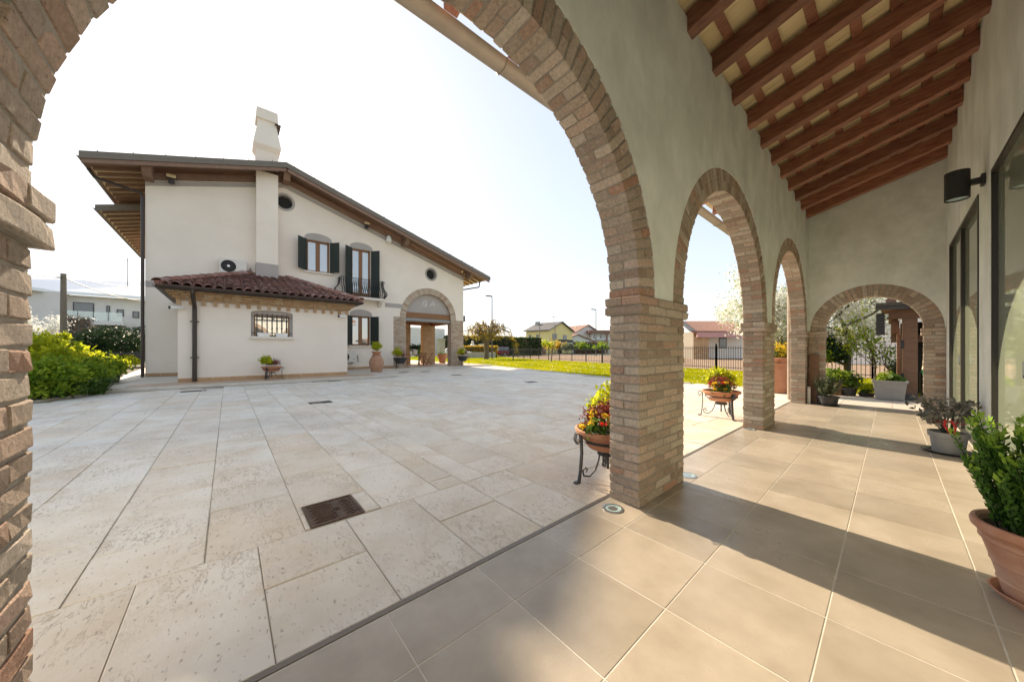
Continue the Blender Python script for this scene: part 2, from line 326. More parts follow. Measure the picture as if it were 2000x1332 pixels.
class MB:
    def __init__(self): self.v = []; self.f = []; self.r = []; self.cur = 0.0
    def add(self, vs, fs):
        b = len(self.v); self.v += [tuple(p) for p in vs]; self.f += [tuple(i + b for i in q) for q in fs]; self.r += [self.cur] * len(vs); return self
    def box(self, x0, x1, y0, y1, z0, z1):
        if x0 > x1: x0, x1 = x1, x0
        if y0 > y1: y0, y1 = y1, y0
        if z0 > z1: z0, z1 = z1, z0
        vs = [(x0, y0, z0), (x1, y0, z0), (x1, y1, z0), (x0, y1, z0), (x0, y0, z1), (x1, y0, z1), (x1, y1, z1), (x0, y1, z1)]
        return self.add(vs, [(3, 2, 1, 0), (4, 5, 6, 7), (0, 1, 5, 4), (1, 2, 6, 5), (2, 3, 7, 6), (3, 0, 4, 7)])
    def obox(self, c, e1, e2, e3, s1, s2, s3):
        c = Vector(c); e1 = Vector(e1) * s1 / 2; e2 = Vector(e2) * s2 / 2; e3 = Vector(e3) * s3 / 2
        if e1.cross(e2).dot(e3) < 0: e1 = -e1
        vs = [c + e1 * a + e2 * b + e3 * d for d in (-1, 1) for a, b in ((-1, -1), (1, -1), (1, 1), (-1, 1))]
        return self.add(vs, [(3, 2, 1, 0), (4, 5, 6, 7), (0, 1, 5, 4), (1, 2, 6, 5), (2, 3, 7, 6), (3, 0, 4, 7)])
    def bar(self, p, q, w, t, up=(0, 0, 1)):
        p = Vector(p); q = Vector(q); d = (q - p); L = d.length; d.normalize()
        s = d.cross(Vector(up))
        if s.length < 1e-4: s = d.cross(Vector((1, 0, 0)))
        s.normalize(); n = s.cross(d)
        return self.obox((p + q) / 2, d, s, n, L, w, t)
    def tube(self, path, r, n=8, cap=True):
        path = [Vector(p) for p in path]; m = len(path)
        rs = r if isinstance(r, (list, tuple)) else [r] * m
        vs = []; prev = None
        for i, p in enumerate(path):
            t = (path[min(i + 1, m - 1)] - path[max(i - 1, 0)])
            if t.length < 1e-9: t = Vector((0, 0, 1))
            t.normalize()
            if prev is None:
                a = t.cross(Vector((0, 0, 1)))
                if a.length < 0.05: a = t.cross(Vector((1, 0, 0)))
            else: a = prev - t * prev.dot(t)
            a.normalize(); prev = a; b = t.cross(a)
            vs += [p + (a * math.cos(2 * math.pi * k / n) + b * math.sin(2 * math.pi * k / n)) * rs[i] for k in range(n)]
        fs = [(i * n + k, i * n + (k + 1) % n, (i + 1) * n + (k + 1) % n, (i + 1) * n + k) for i in range(m - 1) for k in range(n)]
        if cap: fs += [tuple(range(n - 1, -1, -1)), tuple((m - 1) * n + k for k in range(n))]
        return self.add(vs, fs)
    def lathe(self, prof, c=(0, 0, 0), n=24, capb=True, capt=False):
        c = Vector(c); vs = [(c.x + r * math.cos(2 * math.pi * k / n), c.y + r * math.sin(2 * math.pi * k / n), c.z + z) for r, z in prof for k in range(n)]
        m = len(prof); fs = [(i * n + k, i * n + (k + 1) % n, (i + 1) * n + (k + 1) % n, (i + 1) * n + k) for i in range(m - 1) for k in range(n)]
        if capb: fs.append(tuple(range(n - 1, -1, -1)))
        if capt: fs.append(tuple((m - 1) * n + k for k in range(n)))
        return self.add(vs, fs)
    def poly(self, pts): return self.add(pts, [tuple(range(len(pts)))])
    def extrude(self, loops, to3d, t):
        """2-D loops (outer, then holes) as a slab: to3d(a, b, depth)"""
        flat = [p for L in loops for p in L]
        tris = tessellate_polygon([[Vector((p[0], p[1], 0)) for p in L] for L in loops])
        n = len(flat); vs = [to3d(p[0], p[1], 0) for p in flat] + [to3d(p[0], p[1], t) for p in flat]
        fs = [tuple(q) for q in tris] + [tuple(n + i for i in reversed(q)) for q in tris]
        o = 0
        for L in loops:
            m = len(L)
            for i in range(m): a = o + i; b = o + (i + 1) % m; fs.append((a, b, n + b, n + a))
            o += m
        return self.add(vs, fs)
    def mesh(self, name, smooth=None, recalc=False, attr=False):
        me = bpy.data.meshes.new(name); me.from_pydata(self.v, [], self.f)
        if recalc:
            bm = bmesh.new(); bm.from_mesh(me); bmesh.ops.remove_doubles(bm, verts=bm.verts, dist=1e-5); bmesh.ops.recalc_face_normals(bm, faces=bm.faces); bm.to_mesh(me); bm.free()
        elif attr:
            a = me.attributes.new('rnd', 'FLOAT', 'POINT'); a.data.foreach_set('value', np.array(self.r, dtype=np.float32))
        if smooth:
            me.polygons.foreach_set('use_smooth', [True] * len(me.polygons)); me.set_sharp_from_angle(angle=R(smooth))
        return me
    def build(self, name, m, parent=None, smooth=None, recalc=False, attr=False, bevel=0.0):
        me = self.mesh(name, smooth, recalc, attr); me.materials.append(MATS[m] if isinstance(m, str) else m)
        o = link(bpy.data.objects.new(name, me), parent)
        if bevel:
            b = o.modifiers.new('bevel', 'BEVEL'); b.width = bevel; b.segments = 2; b.limit_method = 'ANGLE'; b.angle_limit = R(40)
        return o
def part(name, me, parent, loc=(0, 0, 0), rot=None, scale=None):
    o = bpy.data.objects.new(name, me); col.objects.link(o); o.parent = parent; o.location = loc
    if rot is not None: o.rotation_euler = rot
    if scale is not None: o.scale = scale
    return o
def copy_tree(o, parent=None):
    c = o.copy(); col.objects.link(c); c.parent = parent
    for ch in list(o.children): copy_tree(ch, c)
    return c
def bx(name, m, parent, x0, x1, y0, y1, z0, z1, bevel=0.0):
    return MB().box(x0, x1, y0, y1, z0, z1).build(name, m, parent, bevel=bevel)

def leafmesh(name, P, size, seed, up=0.3, elong=1.9, jit=0.35, tint=None, D=None):
    """one small rhombic leaf per point; D: optional preferred axis per point"""
    g = np.random.default_rng(seed); P = np.asarray(P, dtype=np.float64); n = len(P)
    a = g.normal(size=(n, 3)); a[:, 2] += up * 2
    if D is not None: a = a * 0.45 + np.asarray(D) * 1.2
    a /= np.linalg.norm(a, axis=1)[:, None] + 1e-9
    b = np.cross(a, g.normal(size=(n, 3))); b /= np.linalg.norm(b, axis=1)[:, None] + 1e-9
    s = size * (1 + jit * g.uniform(-1, 1, n)); L = (s * 0.5)[:, None]; W = (s * 0.5 / elong)[:, None]
    nrm = np.cross(a, b)
    V = np.empty((n, 4, 3)); V[:, 0] = P - a * L; V[:, 1] = P + b * W + nrm * W * 0.35; V[:, 2] = P + a * L; V[:, 3] = P - b * W + nrm * W * 0.35
    me = bpy.data.meshes.new(name); me.vertices.add(n * 4); me.vertices.foreach_set('co', V.reshape(-1))
    me.loops.add(n * 4); me.loops.foreach_set('vertex_index', np.arange(n * 4, dtype=np.int32))
    me.polygons.add(n); me.polygons.foreach_set('loop_start', np.arange(0, n * 4, 4, dtype=np.int32)); me.polygons.foreach_set('loop_total', np.full(n, 4, dtype=np.int32))
    me.update(calc_edges=True)
    t = g.uniform(0, 1, n) if tint is None else np.clip(np.asarray(tint) + g.uniform(-0.25, 0.25, n), 0, 1)
    at_ = me.attributes.new('rnd', 'FLOAT', 'POINT'); at_.data.foreach_set('value', np.repeat(t, 4).astype(np.float32))
    return me
def leaves(name, m, parent, P, size, seed, **kw):
    me = leafmesh(name, P, size, seed, **kw); me.materials.append(MATS[m]); return link(bpy.data.objects.new(name, me), parent)
def clump_points(c, rad, nclump, per, spread, seed, shell=0.55, flat=None):
    """points in clumps spread unevenly through an ellipsoid; returns points and a per-point lightness (1 = outer)"""
    g = np.random.default_rng(seed); c = np.array(c); rad = np.array(rad, dtype=float)
    d = g.normal(size=(nclump, 3)); d /= np.linalg.norm(d, axis=1)[:, None]
    if flat is not None: d[:, 2] = np.abs(d[:, 2]) * (1 - flat) + d[:, 2] * flat
    r = shell + (1 - shell) * g.uniform(0, 1, nclump) ** 0.5; r *= g.uniform(0.82, 1.12, nclump)
    C = c + d * rad * r[:, None]
    P = np.repeat(C, per, axis=0) + g.normal(size=(nclump * per, 3)) * spread
    t = np.repeat(g.uniform(0, 1, nclump), per)
    return P, t
# ================================================================== GROUND, COURT, PORTICO
XO, XI = -1.25 * S, -1.035 * S          # outer and inner face of the arcade wall
XR = 0.556 * S                          # rear wall of the portico
YE = 8.35 * S                           # inner face of the end wall
TH = XI - XO
ZC = 1.343 * S                          # top of the capitals, springing of the arches
NC = 22; COURSE = 1.2265 * S / NC

struct(MB().box(-1400, 1400, -1400, 1400, -1.0, -0.09).build('ground', 'ground_grass'), 'flat grassy plain reaching to the horizon')
# lawn edge of the court (surveyed)
LE = [Vector((XO + 0.2, 12.9, 0)), Vector((-3.9 * S, 10.35 * S, 0)), Vector((-6.6 * S, 10.2 * S, 0)), Vector((-16.3 * S, 12.4 * S, 0))]
HX = -11.82 * S                         # front kerb of the house terrace
lawn_poly = [(-1.3, 13.1), (LE[1].x, LE[1].y), (LE[2].x, LE[2].y), (LE[3].x, LE[3].y), (-24, 15.6), (-50, 16), (-62, 42), (-46.5, 37.2), (-31.6, 30.7), (-17.4, 26.1), (-7, 22.7), (1.2, 20.1), (6, 18.6), (6, 13.1)]
m = MB(); m.extrude([lawn_poly], lambda a, b, d: (a, b, -0.02 - d), 0.06)
struct(m.build('lawn', 'lawn_green', recalc=True), 'sunlit yellow-green lawn beyond the stone court')
m = MB(); m.extrude([[(5, 19.5), (-7, 23.6), (-17.4, 27.0), (-31.6, 31.6), (-44, 36), (-55, 60), (-30, 78), (30, 90), (50, 40)]], lambda a, b, d: (a, b, -0.045 - d), 0.04)
struct(m.build('field', 'field_soil', recalc=True), 'bare brown ploughed field behind the iron fence')
m = MB(); m.extrude([[(-150, 74), (-45, 61), (-28, 81), (60, 97), (60, 102), (-29, 86), (-52, 72), (-150, 82)]], lambda a, b, d: (a, b, -0.04 - d), 0.03)
struct(m.build('road', 'asphalt', recalc=True), 'pale road running past the far houses')
m = MB(); m.extrude([[(XO - 0.001, -9), (XO - 0.001, 12.95)] + [(p.x, p.y) for p in LE[1:]] + [(-24, 15.5), (-24, 5.6), (HX, 5.6), (HX, -2.6), (-14.6, -2.6), (-13.0, -3.4), (-9.5, -6.2), (-8.6, -9)]], lambda a, b, d: (a, b, -0.008 - d), 0.07)
court = struct(m.build('courtyard', 'joint_sand', recalc=True), 'courtyard paved with pale veined stone slabs')

def slab_mesh(l, w, seed, t=0.05, ch=0.004):
    r = random.Random(seed); bm = bmesh.new(); bmesh.ops.create_cube(bm, size=1.0)
    bmesh.ops.scale(bm, vec=(l, w, t), verts=bm.verts); bmesh.ops.translate(bm, vec=(0, 0, -t / 2), verts=bm.verts)
    top = [e for e in bm.edges if all(v.co.z > -1e-4 for v in e.verts)]
    bmesh.ops.bevel(bm, geom=top, offset=ch, segments=1, affect='EDGES')
    for v in bm.verts: v.co.x += r.gauss(0, 0.0012); v.co.y += r.gauss(0, 0.0012)
    me = bpy.data.meshes.new('slab'); bm.to_mesh(me); bm.free(); me.materials.append(MATS['paving_stone']); return me
def inside(poly, x, y):
    c = False; n = len(poly); j = n - 1
    for i in range(n):
        xi, yi = poly[i]; xj, yj = poly[j]
        if (yi > y) != (yj > y) and x < (xj - xi) * (y - yi) / (yj - yi) + xi: c = not c
        j = i
    return c
court_in = [(-1.2, -8.8), (-1.2, 12.85)] + [(p.x, p.y) for p in LE[1:]] + [(-20.0, 15.2), (-19.4, 5.75), (HX + 0.02, 5.75), (HX + 0.02, -2.7), (-14.4, -2.75), (-12.9, -3.5), (-9.4, -6.3), (-8.6, -8.8)]
MH0, MH1 = gp(594, 990), gp(700, 985)     # manhole cover in the court
mh = [gp(591, 990), gp(685, 967), gp(711, 999), gp(608, 1029)]
mhx0, mhx1 = min(p.x for p in mh), max(p.x for p in mh); mhy0, mhy1 = min(p.y for p in mh), max(p.y for p in mh)
P5 = 0.41 * S; GAP = 0.006
slabs = []                                # (x0, x1, y0, y1)
XS = XO - 0.035
XB = -2.107 * S
k = 0
for i in range(-18, 26):                  # border band along the arcade: full slabs and split slabs alternate
    y0 = (0.116 + 0.41 * i) * S; y1 = y0 + P5
    if i % 3 == 1 or i in (-1, 4): slabs.append((XB, XS, y0, y1))
    else:
        c = XB + (XS - XB) * (0.48 + 0.06 * math.sin(i * 1.7)); slabs.append((XB, c, y0, y1)); slabs.append((c, XS, y0, y1))
y = -0.084 * S - 18 * P5; i = 0
while y < 16:
    w_ = P5 * (0.5 if i in (21, 22) else 1.0)
    off = (0.288 if i % 2 else 0.70) * S + 0.14 * math.sin(i * 2.3)
    x1 = XB; first = True
    while x1 > -24:
        L = off if first else 0.82 * S * (1 + 0.10 * math.sin(i * 3.1 + x1)); first = False
        slabs.append((x1 - L, x1, y, y + w_)); x1 -= L
    y += w_; i += 1
good = []
for (a, b, c, d) in slabs:
    cx_, cy_ = (a + b) / 2, (c + d) / 2
    if not inside(court_in, cx_, cy_): continue
    if a < mhx1 and b > mhx0 and c < mhy1 and d > mhy0:      # leave room for the cover
        for q in ((a, mhx0 - 0.006, c, d), (mhx1 + 0.006, b, c, d), (max(a, mhx0 - 0.006), min(b, mhx1 + 0.006), c, mhy0 - 0.006), (max(a, mhx0 - 0.006), min(b, mhx1 + 0.006), mhy1 + 0.006, d)):
            if q[1] - q[0] > 0.03 and q[3] - q[2] > 0.03: good.append(q)
        continue
    good.append((a, b, c, d))
def seen(cx_, cy_):
    d = Vector((cx_, cy_, 0)); dep = d.dot(FW)
    if dep < 0.5: return None
    u = CX + FPX * d.dot(RT) / dep
    return dep if 40 < u < 1560 else None
vis = sorted([(seen((q[0] + q[1]) / 2, (q[2] + q[3]) / 2), q) for q in good if seen((q[0] + q[1]) / 2, (q[2] + q[3]) / 2)], key=lambda t: t[0])
indiv = set(q for _, q in vis[:300]); cache = {}
rest = MB()
for q in good:
    a, b, c, d = q; l = b - a - GAP; w_ = d - c - GAP; g = random.Random(int(a * 991 + c * 7919))
    if q in indiv:
        me = slab_mesh(l, w_, g.random())
        part('slab', me, court, ((a + b) / 2, (c + d) / 2, g.uniform(-0.0025, 0.0025)), (g.gauss(0, 0.0015), g.gauss(0, 0.0015), 0))
    else:
        rest.cur = g.random(); z = g.uniform(-0.002, 0.002)
        rest.box(a + GAP / 2, b - GAP / 2, c + GAP / 2, d - GAP / 2, -0.05, z)
tag(rest.build('slab_paving', 'paving_stone', court, attr=True), kind='stuff')
# pale kerb strips along the lawn
for j in range(1, 3):
    p, q = LE[j], LE[j + 1]; d = (q - p).normalized(); n_ = Vector((-d.y, d.x, 0)); L = (q - p).length; k = int(L / 1.0)
    for i in range(k):
        c = p + d * (i + 0.5) * (L / k) - n_ * 0.09 
        part('kerb_stone', MB().obox((0, 0, 0), d, n_, (0, 0, 1), L / k - 0.01, 0.16, 0.12).mesh('kerb_stone'), court, c + Vector((0, 0, -0.035))).data.materials.append(MATS['porch_kerb'])

# ---------------------------------------------------------------- drains and covers in the court
def cover():
    t = thing('manhole_cover', 'rusty brown cast iron cover with raised dashes set in the slabs', 'manhole cover')
    cx_, cy_ = (mhx0 + mhx1) / 2, (mhy0 + mhy1) / 2; t.location = (cx_, cy_, 0); lx, ly = mhx1 - mhx0, mhy1 - mhy0
    m = MB(); fw = 0.018
    m.box(-lx / 2, lx / 2, -ly / 2, -ly / 2 + fw, -0.05, 0.003).box(-lx / 2, lx / 2, ly / 2 - fw, ly / 2, -0.05, 0.003)
    m.box(-lx / 2, -lx / 2 + fw, -ly / 2 + fw, ly / 2 - fw, -0.05, 0.003).box(lx / 2 - fw, lx / 2, -ly / 2 + fw, ly / 2 - fw, -0.05, 0.003)
    m.build('frame', 'rust_iron', t)
    bx('plate', 'rust_iron', t, -lx / 2 + fw + 0.003, lx / 2 - fw - 0.003, -ly / 2 + fw + 0.003, ly / 2 - fw - 0.003, -0.04, -0.004)
    m = MB(); ny, nx = 8, 11
    for i in range(nx):
        for j in range(ny):
            X = -lx / 2 + 0.04 + (lx - 0.08) * (i + 0.5) / nx; Y = -ly / 2 + 0.04 + (ly - 0.08) * (j + 0.25 + 0.5 * (i % 2)) / ny
            if ly / 2 - 0.17 < Y < ly / 2 - 0.09 and abs(X) < lx / 2 - 0.05: continue
            m.box(X - 0.005, X + 0.005, Y - 0.017, Y + 0.017, -0.005, 0.003)
    tag(m.build('raised_pattern', 'rust_iron', t), kind='stuff')
    m = MB(); m.box(-lx / 2 + 0.05, lx / 2 - 0.05, ly / 2 - 0.165, ly / 2 - 0.16, -0.005, 0.003).box(-lx / 2 + 0.05, lx / 2 - 0.05, ly / 2 - 0.105, ly / 2 - 0.10, -0.005, 0.003)
    m.build('name_bar', 'rust_iron', t)
    m = MB(); m.box(-0.012, 0.012, -0.05, -0.044, -0.005, 0.003).box(-0.012, 0.012, 0.044, 0.05, -0.005, 0.003).box(-0.016, -0.012, -0.05, 0.05, -0.005, 0.003).box(0.012, 0.016, -0.05, 0.05, -0.005, 0.003)
    m.build('lifting_slot', 'rust_iron', t)
cover()
def grate(u0, u1, v0, v1, label, n=9):
    p, q = gp(u0, (v0 + v1) / 2), gp(u1, (v0 + v1) / 2); c = gp((u0 + u1) / 2, (v0 + v1) / 2)
    L = abs((q - p).length) * 0.78; W = 0.28
    t = thing('drain_grate', label, 'drain', 'drain grates in the court'); t.location = (c.x, c.y, 0.004)
    m = MB(); m.box(-W / 2, W / 2, -L / 2, -L / 2 + 0.03, -0.03, 0.004).box(-W / 2, W / 2, L / 2 - 0.03, L / 2, -0.03, 0.004).box(-W / 2, -W / 2 + 0.03, -L / 2 + 0.03, L / 2 - 0.03, -0.03, 0.004).box(W / 2 - 0.03, W / 2, -L / 2 + 0.03, L / 2 - 0.03, -0.03, 0.004)
    m.build('frame', 'iron', t)
    m = MB()
    for i in range(n):
        y = -L / 2 + 0.03 + (L - 0.06) * (i + 0.5) / n; m.box(-W / 2 + 0.03, W / 2 - 0.03, y - 0.013, y + 0.013, -0.02, 0.002)
    tag(m.build('bars', 'iron', t), kind='stuff')
    bx('sump', 'room_dark', t, -W / 2 + 0.03, W / 2 - 0.03, -L / 2 + 0.03, L / 2 - 0.03, -0.03, -0.0035)
grate(355, 402, 760, 768, 'dark iron drain grate close to the downpipe of the low annexe')
grate(602, 650, 782, 790, 'dark iron drain grate in the middle of the stone court')
grate(776, 800, 725.5, 729.5, 'small dark grate in front of the bulging clay jar')
grate(820, 842, 724, 727.5, 'small dark grate near the porch planter with lime foliage')
grate(879, 905, 730, 735, 'small dark grate out from the porch corner pier')
grate(1022, 1052, 744, 748.5, 'small dark grate nearest the lawn edge')

# ---------------------------------------------------------------- portico floor: porcelain tiles
m = MB(); m.box(XO - 0.005, XR + 0.3, -3.6, YE + 0.28, -0.06, -0.0022)
pf = struct(m.build('portico_floor', 'grout'), 'portico floor of large taupe porcelain tiles')
struct(MB().box(XO - 0.034, XO - 0.006, -8, 12.9, -0.05, 0.002).build('edge_strip', 'fascia_metal'), 'thin dark metal strip between tiles and stone')
xs = [XO + 0.002, -0.983 * S, -0.571 * S, -0.159 * S, 0.25 * S, XR + 0.02]
ys = [1.28 * S + 0.4125 * S * k for k in range(-9, 18)]; ys = [y for y in ys if y < YE] + [YE + 0.27]
for i in range(5):
    for j in range(len(ys) - 1):
        l = xs[i + 1] - xs[i] - 0.006; w_ = ys[j + 1] - ys[j] - 0.006
        bm = bmesh.new(); bmesh.ops.create_cube(bm, size=1.0); bmesh.ops.scale(bm, vec=(l, w_, 0.012), verts=bm.verts); bmesh.ops.translate(bm, vec=(0, 0, -0.006), verts=bm.verts)
        bmesh.ops.bevel(bm, geom=[e for e in bm.edges if all(v.co.z > -1e-4 for v in e.verts)], offset=0.0015, segments=1, affect='EDGES')
        me = bpy.data.meshes.new('tile'); bm.to_mesh(me); bm.free(); me.materials.append(MATS['porcelain_tile'])
        part('tile', me, pf, ((xs[i] + xs[i + 1]) / 2, (ys[j] + ys[j + 1]) / 2, rng.uniform(-0.0004, 0.0004)))
# terrace beyond the end wall
m = MB(); m.box(-1.5, 3.0, YE + 0.285, 13.05, -0.06, -0.012)
tf = struct(m.build('terrace', 'grout'), 'sunlit pale terrace beyond the end arch')
tx = [-1.48, -0.75, 0.02, 0.75, 1.5, 2.25, 2.98]; ty = [YE + 0.29, YE + 1.02, YE + 1.76, 13.03]
for i in range(6):
    for j in range(3):
        part('tile', MB().box(-(tx[i + 1] - tx[i]) / 2 + 0.004, (tx[i + 1] - tx[i]) / 2 - 0.004, -(ty[j + 1] - ty[j]) / 2 + 0.004, (ty[j + 1] - ty[j]) / 2 - 0.004, -0.03, 0).mesh('tile'), tf, ((tx[i] + tx[i + 1]) / 2, (ty[j] + ty[j + 1]) / 2, -0.003)).data.materials.append(MATS['pale_terrace'])

# ---------------------------------------------------------------- brickwork
def brick_variant(seed, cuts=2, ch=0.005, seg=2):
    r = random.Random(seed); bm = bmesh.new(); bmesh.ops.create_cube(bm, size=1.0)
    bmesh.ops.scale(bm, vec=(0.25, 0.122, 0.056), verts=bm.verts)
    bmesh.ops.bevel(bm, geom=bm.edges[:], offset=ch, segments=seg, profile=0.5, affect='EDGES')
    if cuts:
        ls = [e for e in bm.edges if abs(e.verts[0].co.x - e.verts[1].co.x) > 0.1]; bmesh.ops.subdivide_edges(bm, edges=ls, cuts=cuts)
        ls = [e for e in bm.edges if abs(e.verts[0].co.y - e.verts[1].co.y) > 0.06]; bmesh.ops.subdivide_edges(bm, edges=ls, cuts=1)
    p = [r.uniform(0, 6.28) for _ in range(9)]; k = [r.uniform(14, 34) for _ in range(6)]
    for v in bm.verts:                          # hand-moulded: low swells, worn arrises
        x, y, z = v.co
        v.co.y += 0.0014 * math.sin(k[0] * x + p[0] + 30 * z) + r.gauss(0, 0.0006)
        v.co.z += 0.0014 * math.sin(k[1] * x + p[1] + 18 * y) + r.gauss(0, 0.0006)
        v.co.x += 0.0012 * math.sin(k[2] * y + p[2] + 40 * z) + r.gauss(0, 0.0006)
    cx_, cy_, cz_ = r.choice((-1, 1)) * 0.125, r.choice((-1, 1)) * 0.061, r.choice((-1, 1)) * 0.028
    for v in bm.verts:                          # one worn-off corner
        d = (v.co - Vector((cx_, cy_, cz_))).length
        if d < 0.03: v.co -= Vector((cx_, cy_, cz_)).normalized() * 0.006 * (1 - d / 0.03)
    me = bpy.data.meshes.new('brick'); bm.to_mesh(me); bm.free(); me.materials.append(MATS['brick'])
    return me
BV = [brick_variant(i) for i in range(24)]
BVL = [([tuple(v.co) for v in me.vertices], [tuple(p.vertices) for p in me.polygons]) for me in (brick_variant(100 + i, cuts=0, seg=1, ch=0.005) for i in range(8))]
bcount = [0]
def place_brick(to_w, c, e1, e2, e3, s1, s2, s3, parent, stuff, single, br):
    """e1..e3: unit axes and s1..s3 sizes in wall coordinates (along, depth, up); to_w maps wall to world"""
    W = to_w(Vector(c)); O = to_w(Vector((0, 0, 0)))
    f = lambda e: (to_w(Vector(e)) - O)
    a, b, d = f(e1), f(e2), f(e3)
    if a.cross(b).dot(d) < 0: b = -b
    q = Matrix((a, b, d)).transposed().to_quaternion()
    q = q @ Quaternion((br.gauss(0, 1), br.gauss(0, 1), br.gauss(0, 1)), br.gauss(0, 0.005))
    sc = (s1 / 0.25 * br.uniform(0.993, 1.008), s2 / 0.122 * br.uniform(0.99, 1.01), s3 / 0.056 * br.uniform(0.95, 1.05))
    W = W + Vector((br.gauss(0, 0.0013), br.gauss(0, 0.0013), br.gauss(0, 0.001)))
    if single:
        o = bpy.data.objects.new('brick', br.choice(BV)); col.objects.link(o); o.parent = parent
        o.location = W; o.rotation_euler = q.to_euler(); o.scale = sc; bcount[0] += 1
    else:
        vs, fs = br.choice(BVL); M3 = q.to_matrix(); stuff.cur = br.random()
        stuff.add([W + M3 @ Vector((v[0] * sc[0], v[1] * sc[1], v[2] * sc[2])) for v in vs], fs)
A1, B1, Z1 = (1, 0, 0), (0, 1, 0), (0, 0, 1)
def course(to_w, a0, a1, z, hd, odd, parent, stuff, single, br, prot=0.0, ends=(True, True)):
    """one course of a pier one brick thick; prot: overhang of a capital; single(a, b, z) -> own object?"""
    b0, b1 = -prot, TH + prot; a0 -= prot if ends[0] else 0; a1 += prot if ends[1] else 0
    put = lambda ac, bc, L, axis, w2: place_brick(to_w, (ac, bc, z), A1 if axis == 'a' else B1, B1 if axis == 'a' else A1, Z1, L, w2, hd, parent, stuff, single(ac, bc, z), br)
    lo, hi = a0, a1
    if odd:
        put(a0 + 0.063, (b0 + b1) / 2, b1 - b0, 'b', 0.122); put(a1 - 0.063, (b0 + b1) / 2, b1 - b0, 'b', 0.122)
        lo += 0.135; hi -= 0.135
    n = max(1, round((hi - lo) / 0.262)); st = (hi - lo) / n
    for k in range(n):
        ac = lo + st * (k + 0.5)
        hw_ = (b1 - b0) / 2
        for bc in (b0 + hw_ / 2, b1 - hw_ / 2):
            e0 = 0.005 if k == 0 and not odd else 0.0; e1 = 0.005 if k == n - 1 and not odd else 0.0
            put(ac + (e1 - e0) / 2, bc, st - 0.012 + e0 + e1, 'a', hw_ - 0.007)
def pier(to_w, a0, a1, parent, single, seed, ends=(True, True), name='pier', label=None, odd0=0):
    br = random.Random(seed)
    W = lambda a, b, z: to_w(Vector((a, b, z)))
    m = MB(); i_ = 0.008
    for (z0, z1, p) in ((-0.02, NC * COURSE, 0.0), (NC * COURSE, ZC, 0.023)):
        vs = [W(a, b, z) for z in (z0, z1) for a, b in ((a0 + i_ - p, i_ - p), (a1 - i_ + p, i_ - p), (a1 - i_ + p, TH - i_ + p), (a0 + i_ - p, TH - i_ + p))]
        m.add(vs, [(3, 2, 1, 0), (4, 5, 6, 7), (0, 1, 5, 4), (1, 2, 6, 5), (2, 3, 7, 6), (3, 0, 4, 7)])
    p = m.build(name, 'mortar', parent, recalc=False)
    if label: p['label'] = label
    st = MB()
    for k in range(NC): course(to_w, a0, a1, (k + 0.5) * COURSE, COURSE - 0.012, (k + odd0) % 2 == 0, p, st, single, br, ends=ends)
    ch = (ZC - NC * COURSE) / 2
    for k in range(2): course(to_w, a0, a1, NC * COURSE + (k + 0.5) * ch, ch - 0.010, k % 2 == 0, p, st, single, br, prot=0.029, ends=ends)
    if st.v: tag(st.build('brickwork', 'brick', p, attr=True), kind='stuff')
    return p
BT = 0.256
def arch(to_w, ac, Rr, parent, single, seed, label=None):
    br = random.Random(seed); n = int(math.pi * Rr / 0.069); n += 1 - n % 2
    W = lambda a, b, z: to_w(Vector((a, b, z)))
    m = MB(); K = 48; i_ = 0.008
    for j in range(K + 1):
        t = math.pi * j / K; c_, s_ = math.cos(t), math.sin(t)
        for r_, b_ in ((Rr + i_, i_), (Rr + BT - i_, i_), (Rr + BT - i_, TH - i_), (Rr + i_, TH - i_)): m.v.append(tuple(W(ac + r_ * c_, b_, ZC + r_ * s_))); m.r.append(0)
    for j in range(K):
        for q in range(4): m.f.append((j * 4 + q, j * 4 + (q + 1) % 4, j * 4 + 4 + (q + 1) % 4, j * 4 + 4 + q))
    p = m.build('arch', 'mortar', parent, recalc=True)
    if label: p['label'] = label
    st = MB(); tg = math.pi * Rr / n
    for k in range(n):
        t = math.pi * (k + 0.5) / n; er = (math.cos(t), 0, math.sin(t)); et = (-math.sin(t), 0, math.cos(t))
        def put(rad, b, e1, s1, e2, s2):
            c = (ac + rad * er[0], b, ZC + rad * er[2])
            place_brick(to_w, c, e1, e2, et, s1, s2, (tg - 0.012) * (rad - 0.03) / Rr, p, st, single(t, rad - Rr, b), br)
        if k % 2 == 0:
            put(Rr + 0.063, TH / 2, B1, TH, er, 0.122); put(Rr + 0.192, TH / 2, B1, TH, er, 0.124)
        else:
            put(Rr + BT / 2, 0.064, er, BT - 0.006, B1, 0.124); put(Rr + BT / 2, TH - 0.064, er, BT - 0.006, B1, 0.124)
    if st.v: tag(st.build('brickwork', 'brick', p, attr=True), kind='stuff')
    return p
arcade = lambda v: Vector((XI - v.y, v.x, v.z))
endw = lambda v: Vector((v.x, YE + v.y, v.z))
never = lambda *a: False
OP = [(-0.326 * S, 1.955 * S), (2.64 * S, 5.01 * S), (5.64 * S, 8.06 * S)]    # openings
aw = thing('arcade_wall', 'sage plastered arcade wall with weathered brick piers and three tall round arches', 'wall')
pier(arcade, OP[0][0] - 0.84, OP[0][0], aw, lambda a, b, z: a > OP[0][0] - 0.2, 1, label='near brick pier at the left edge of the view')
pier(arcade, OP[0][1], OP[1][0], aw, lambda a, b, z: b < 0.14 or a < OP[0][1] + 0.2, 2, label='broad brick pier in the middle of the view')
arch(arcade, (OP[0][0] + OP[0][1]) / 2, (OP[0][1] - OP[0][0]) / 2, aw, lambda t, r, b: t < R(88) or t > R(150), 5, label='widest brick arch framing the court')
pier(arcade, OP[1][1], OP[2][0], aw, never, 3, label='slimmer brick pier between the second and third arch')
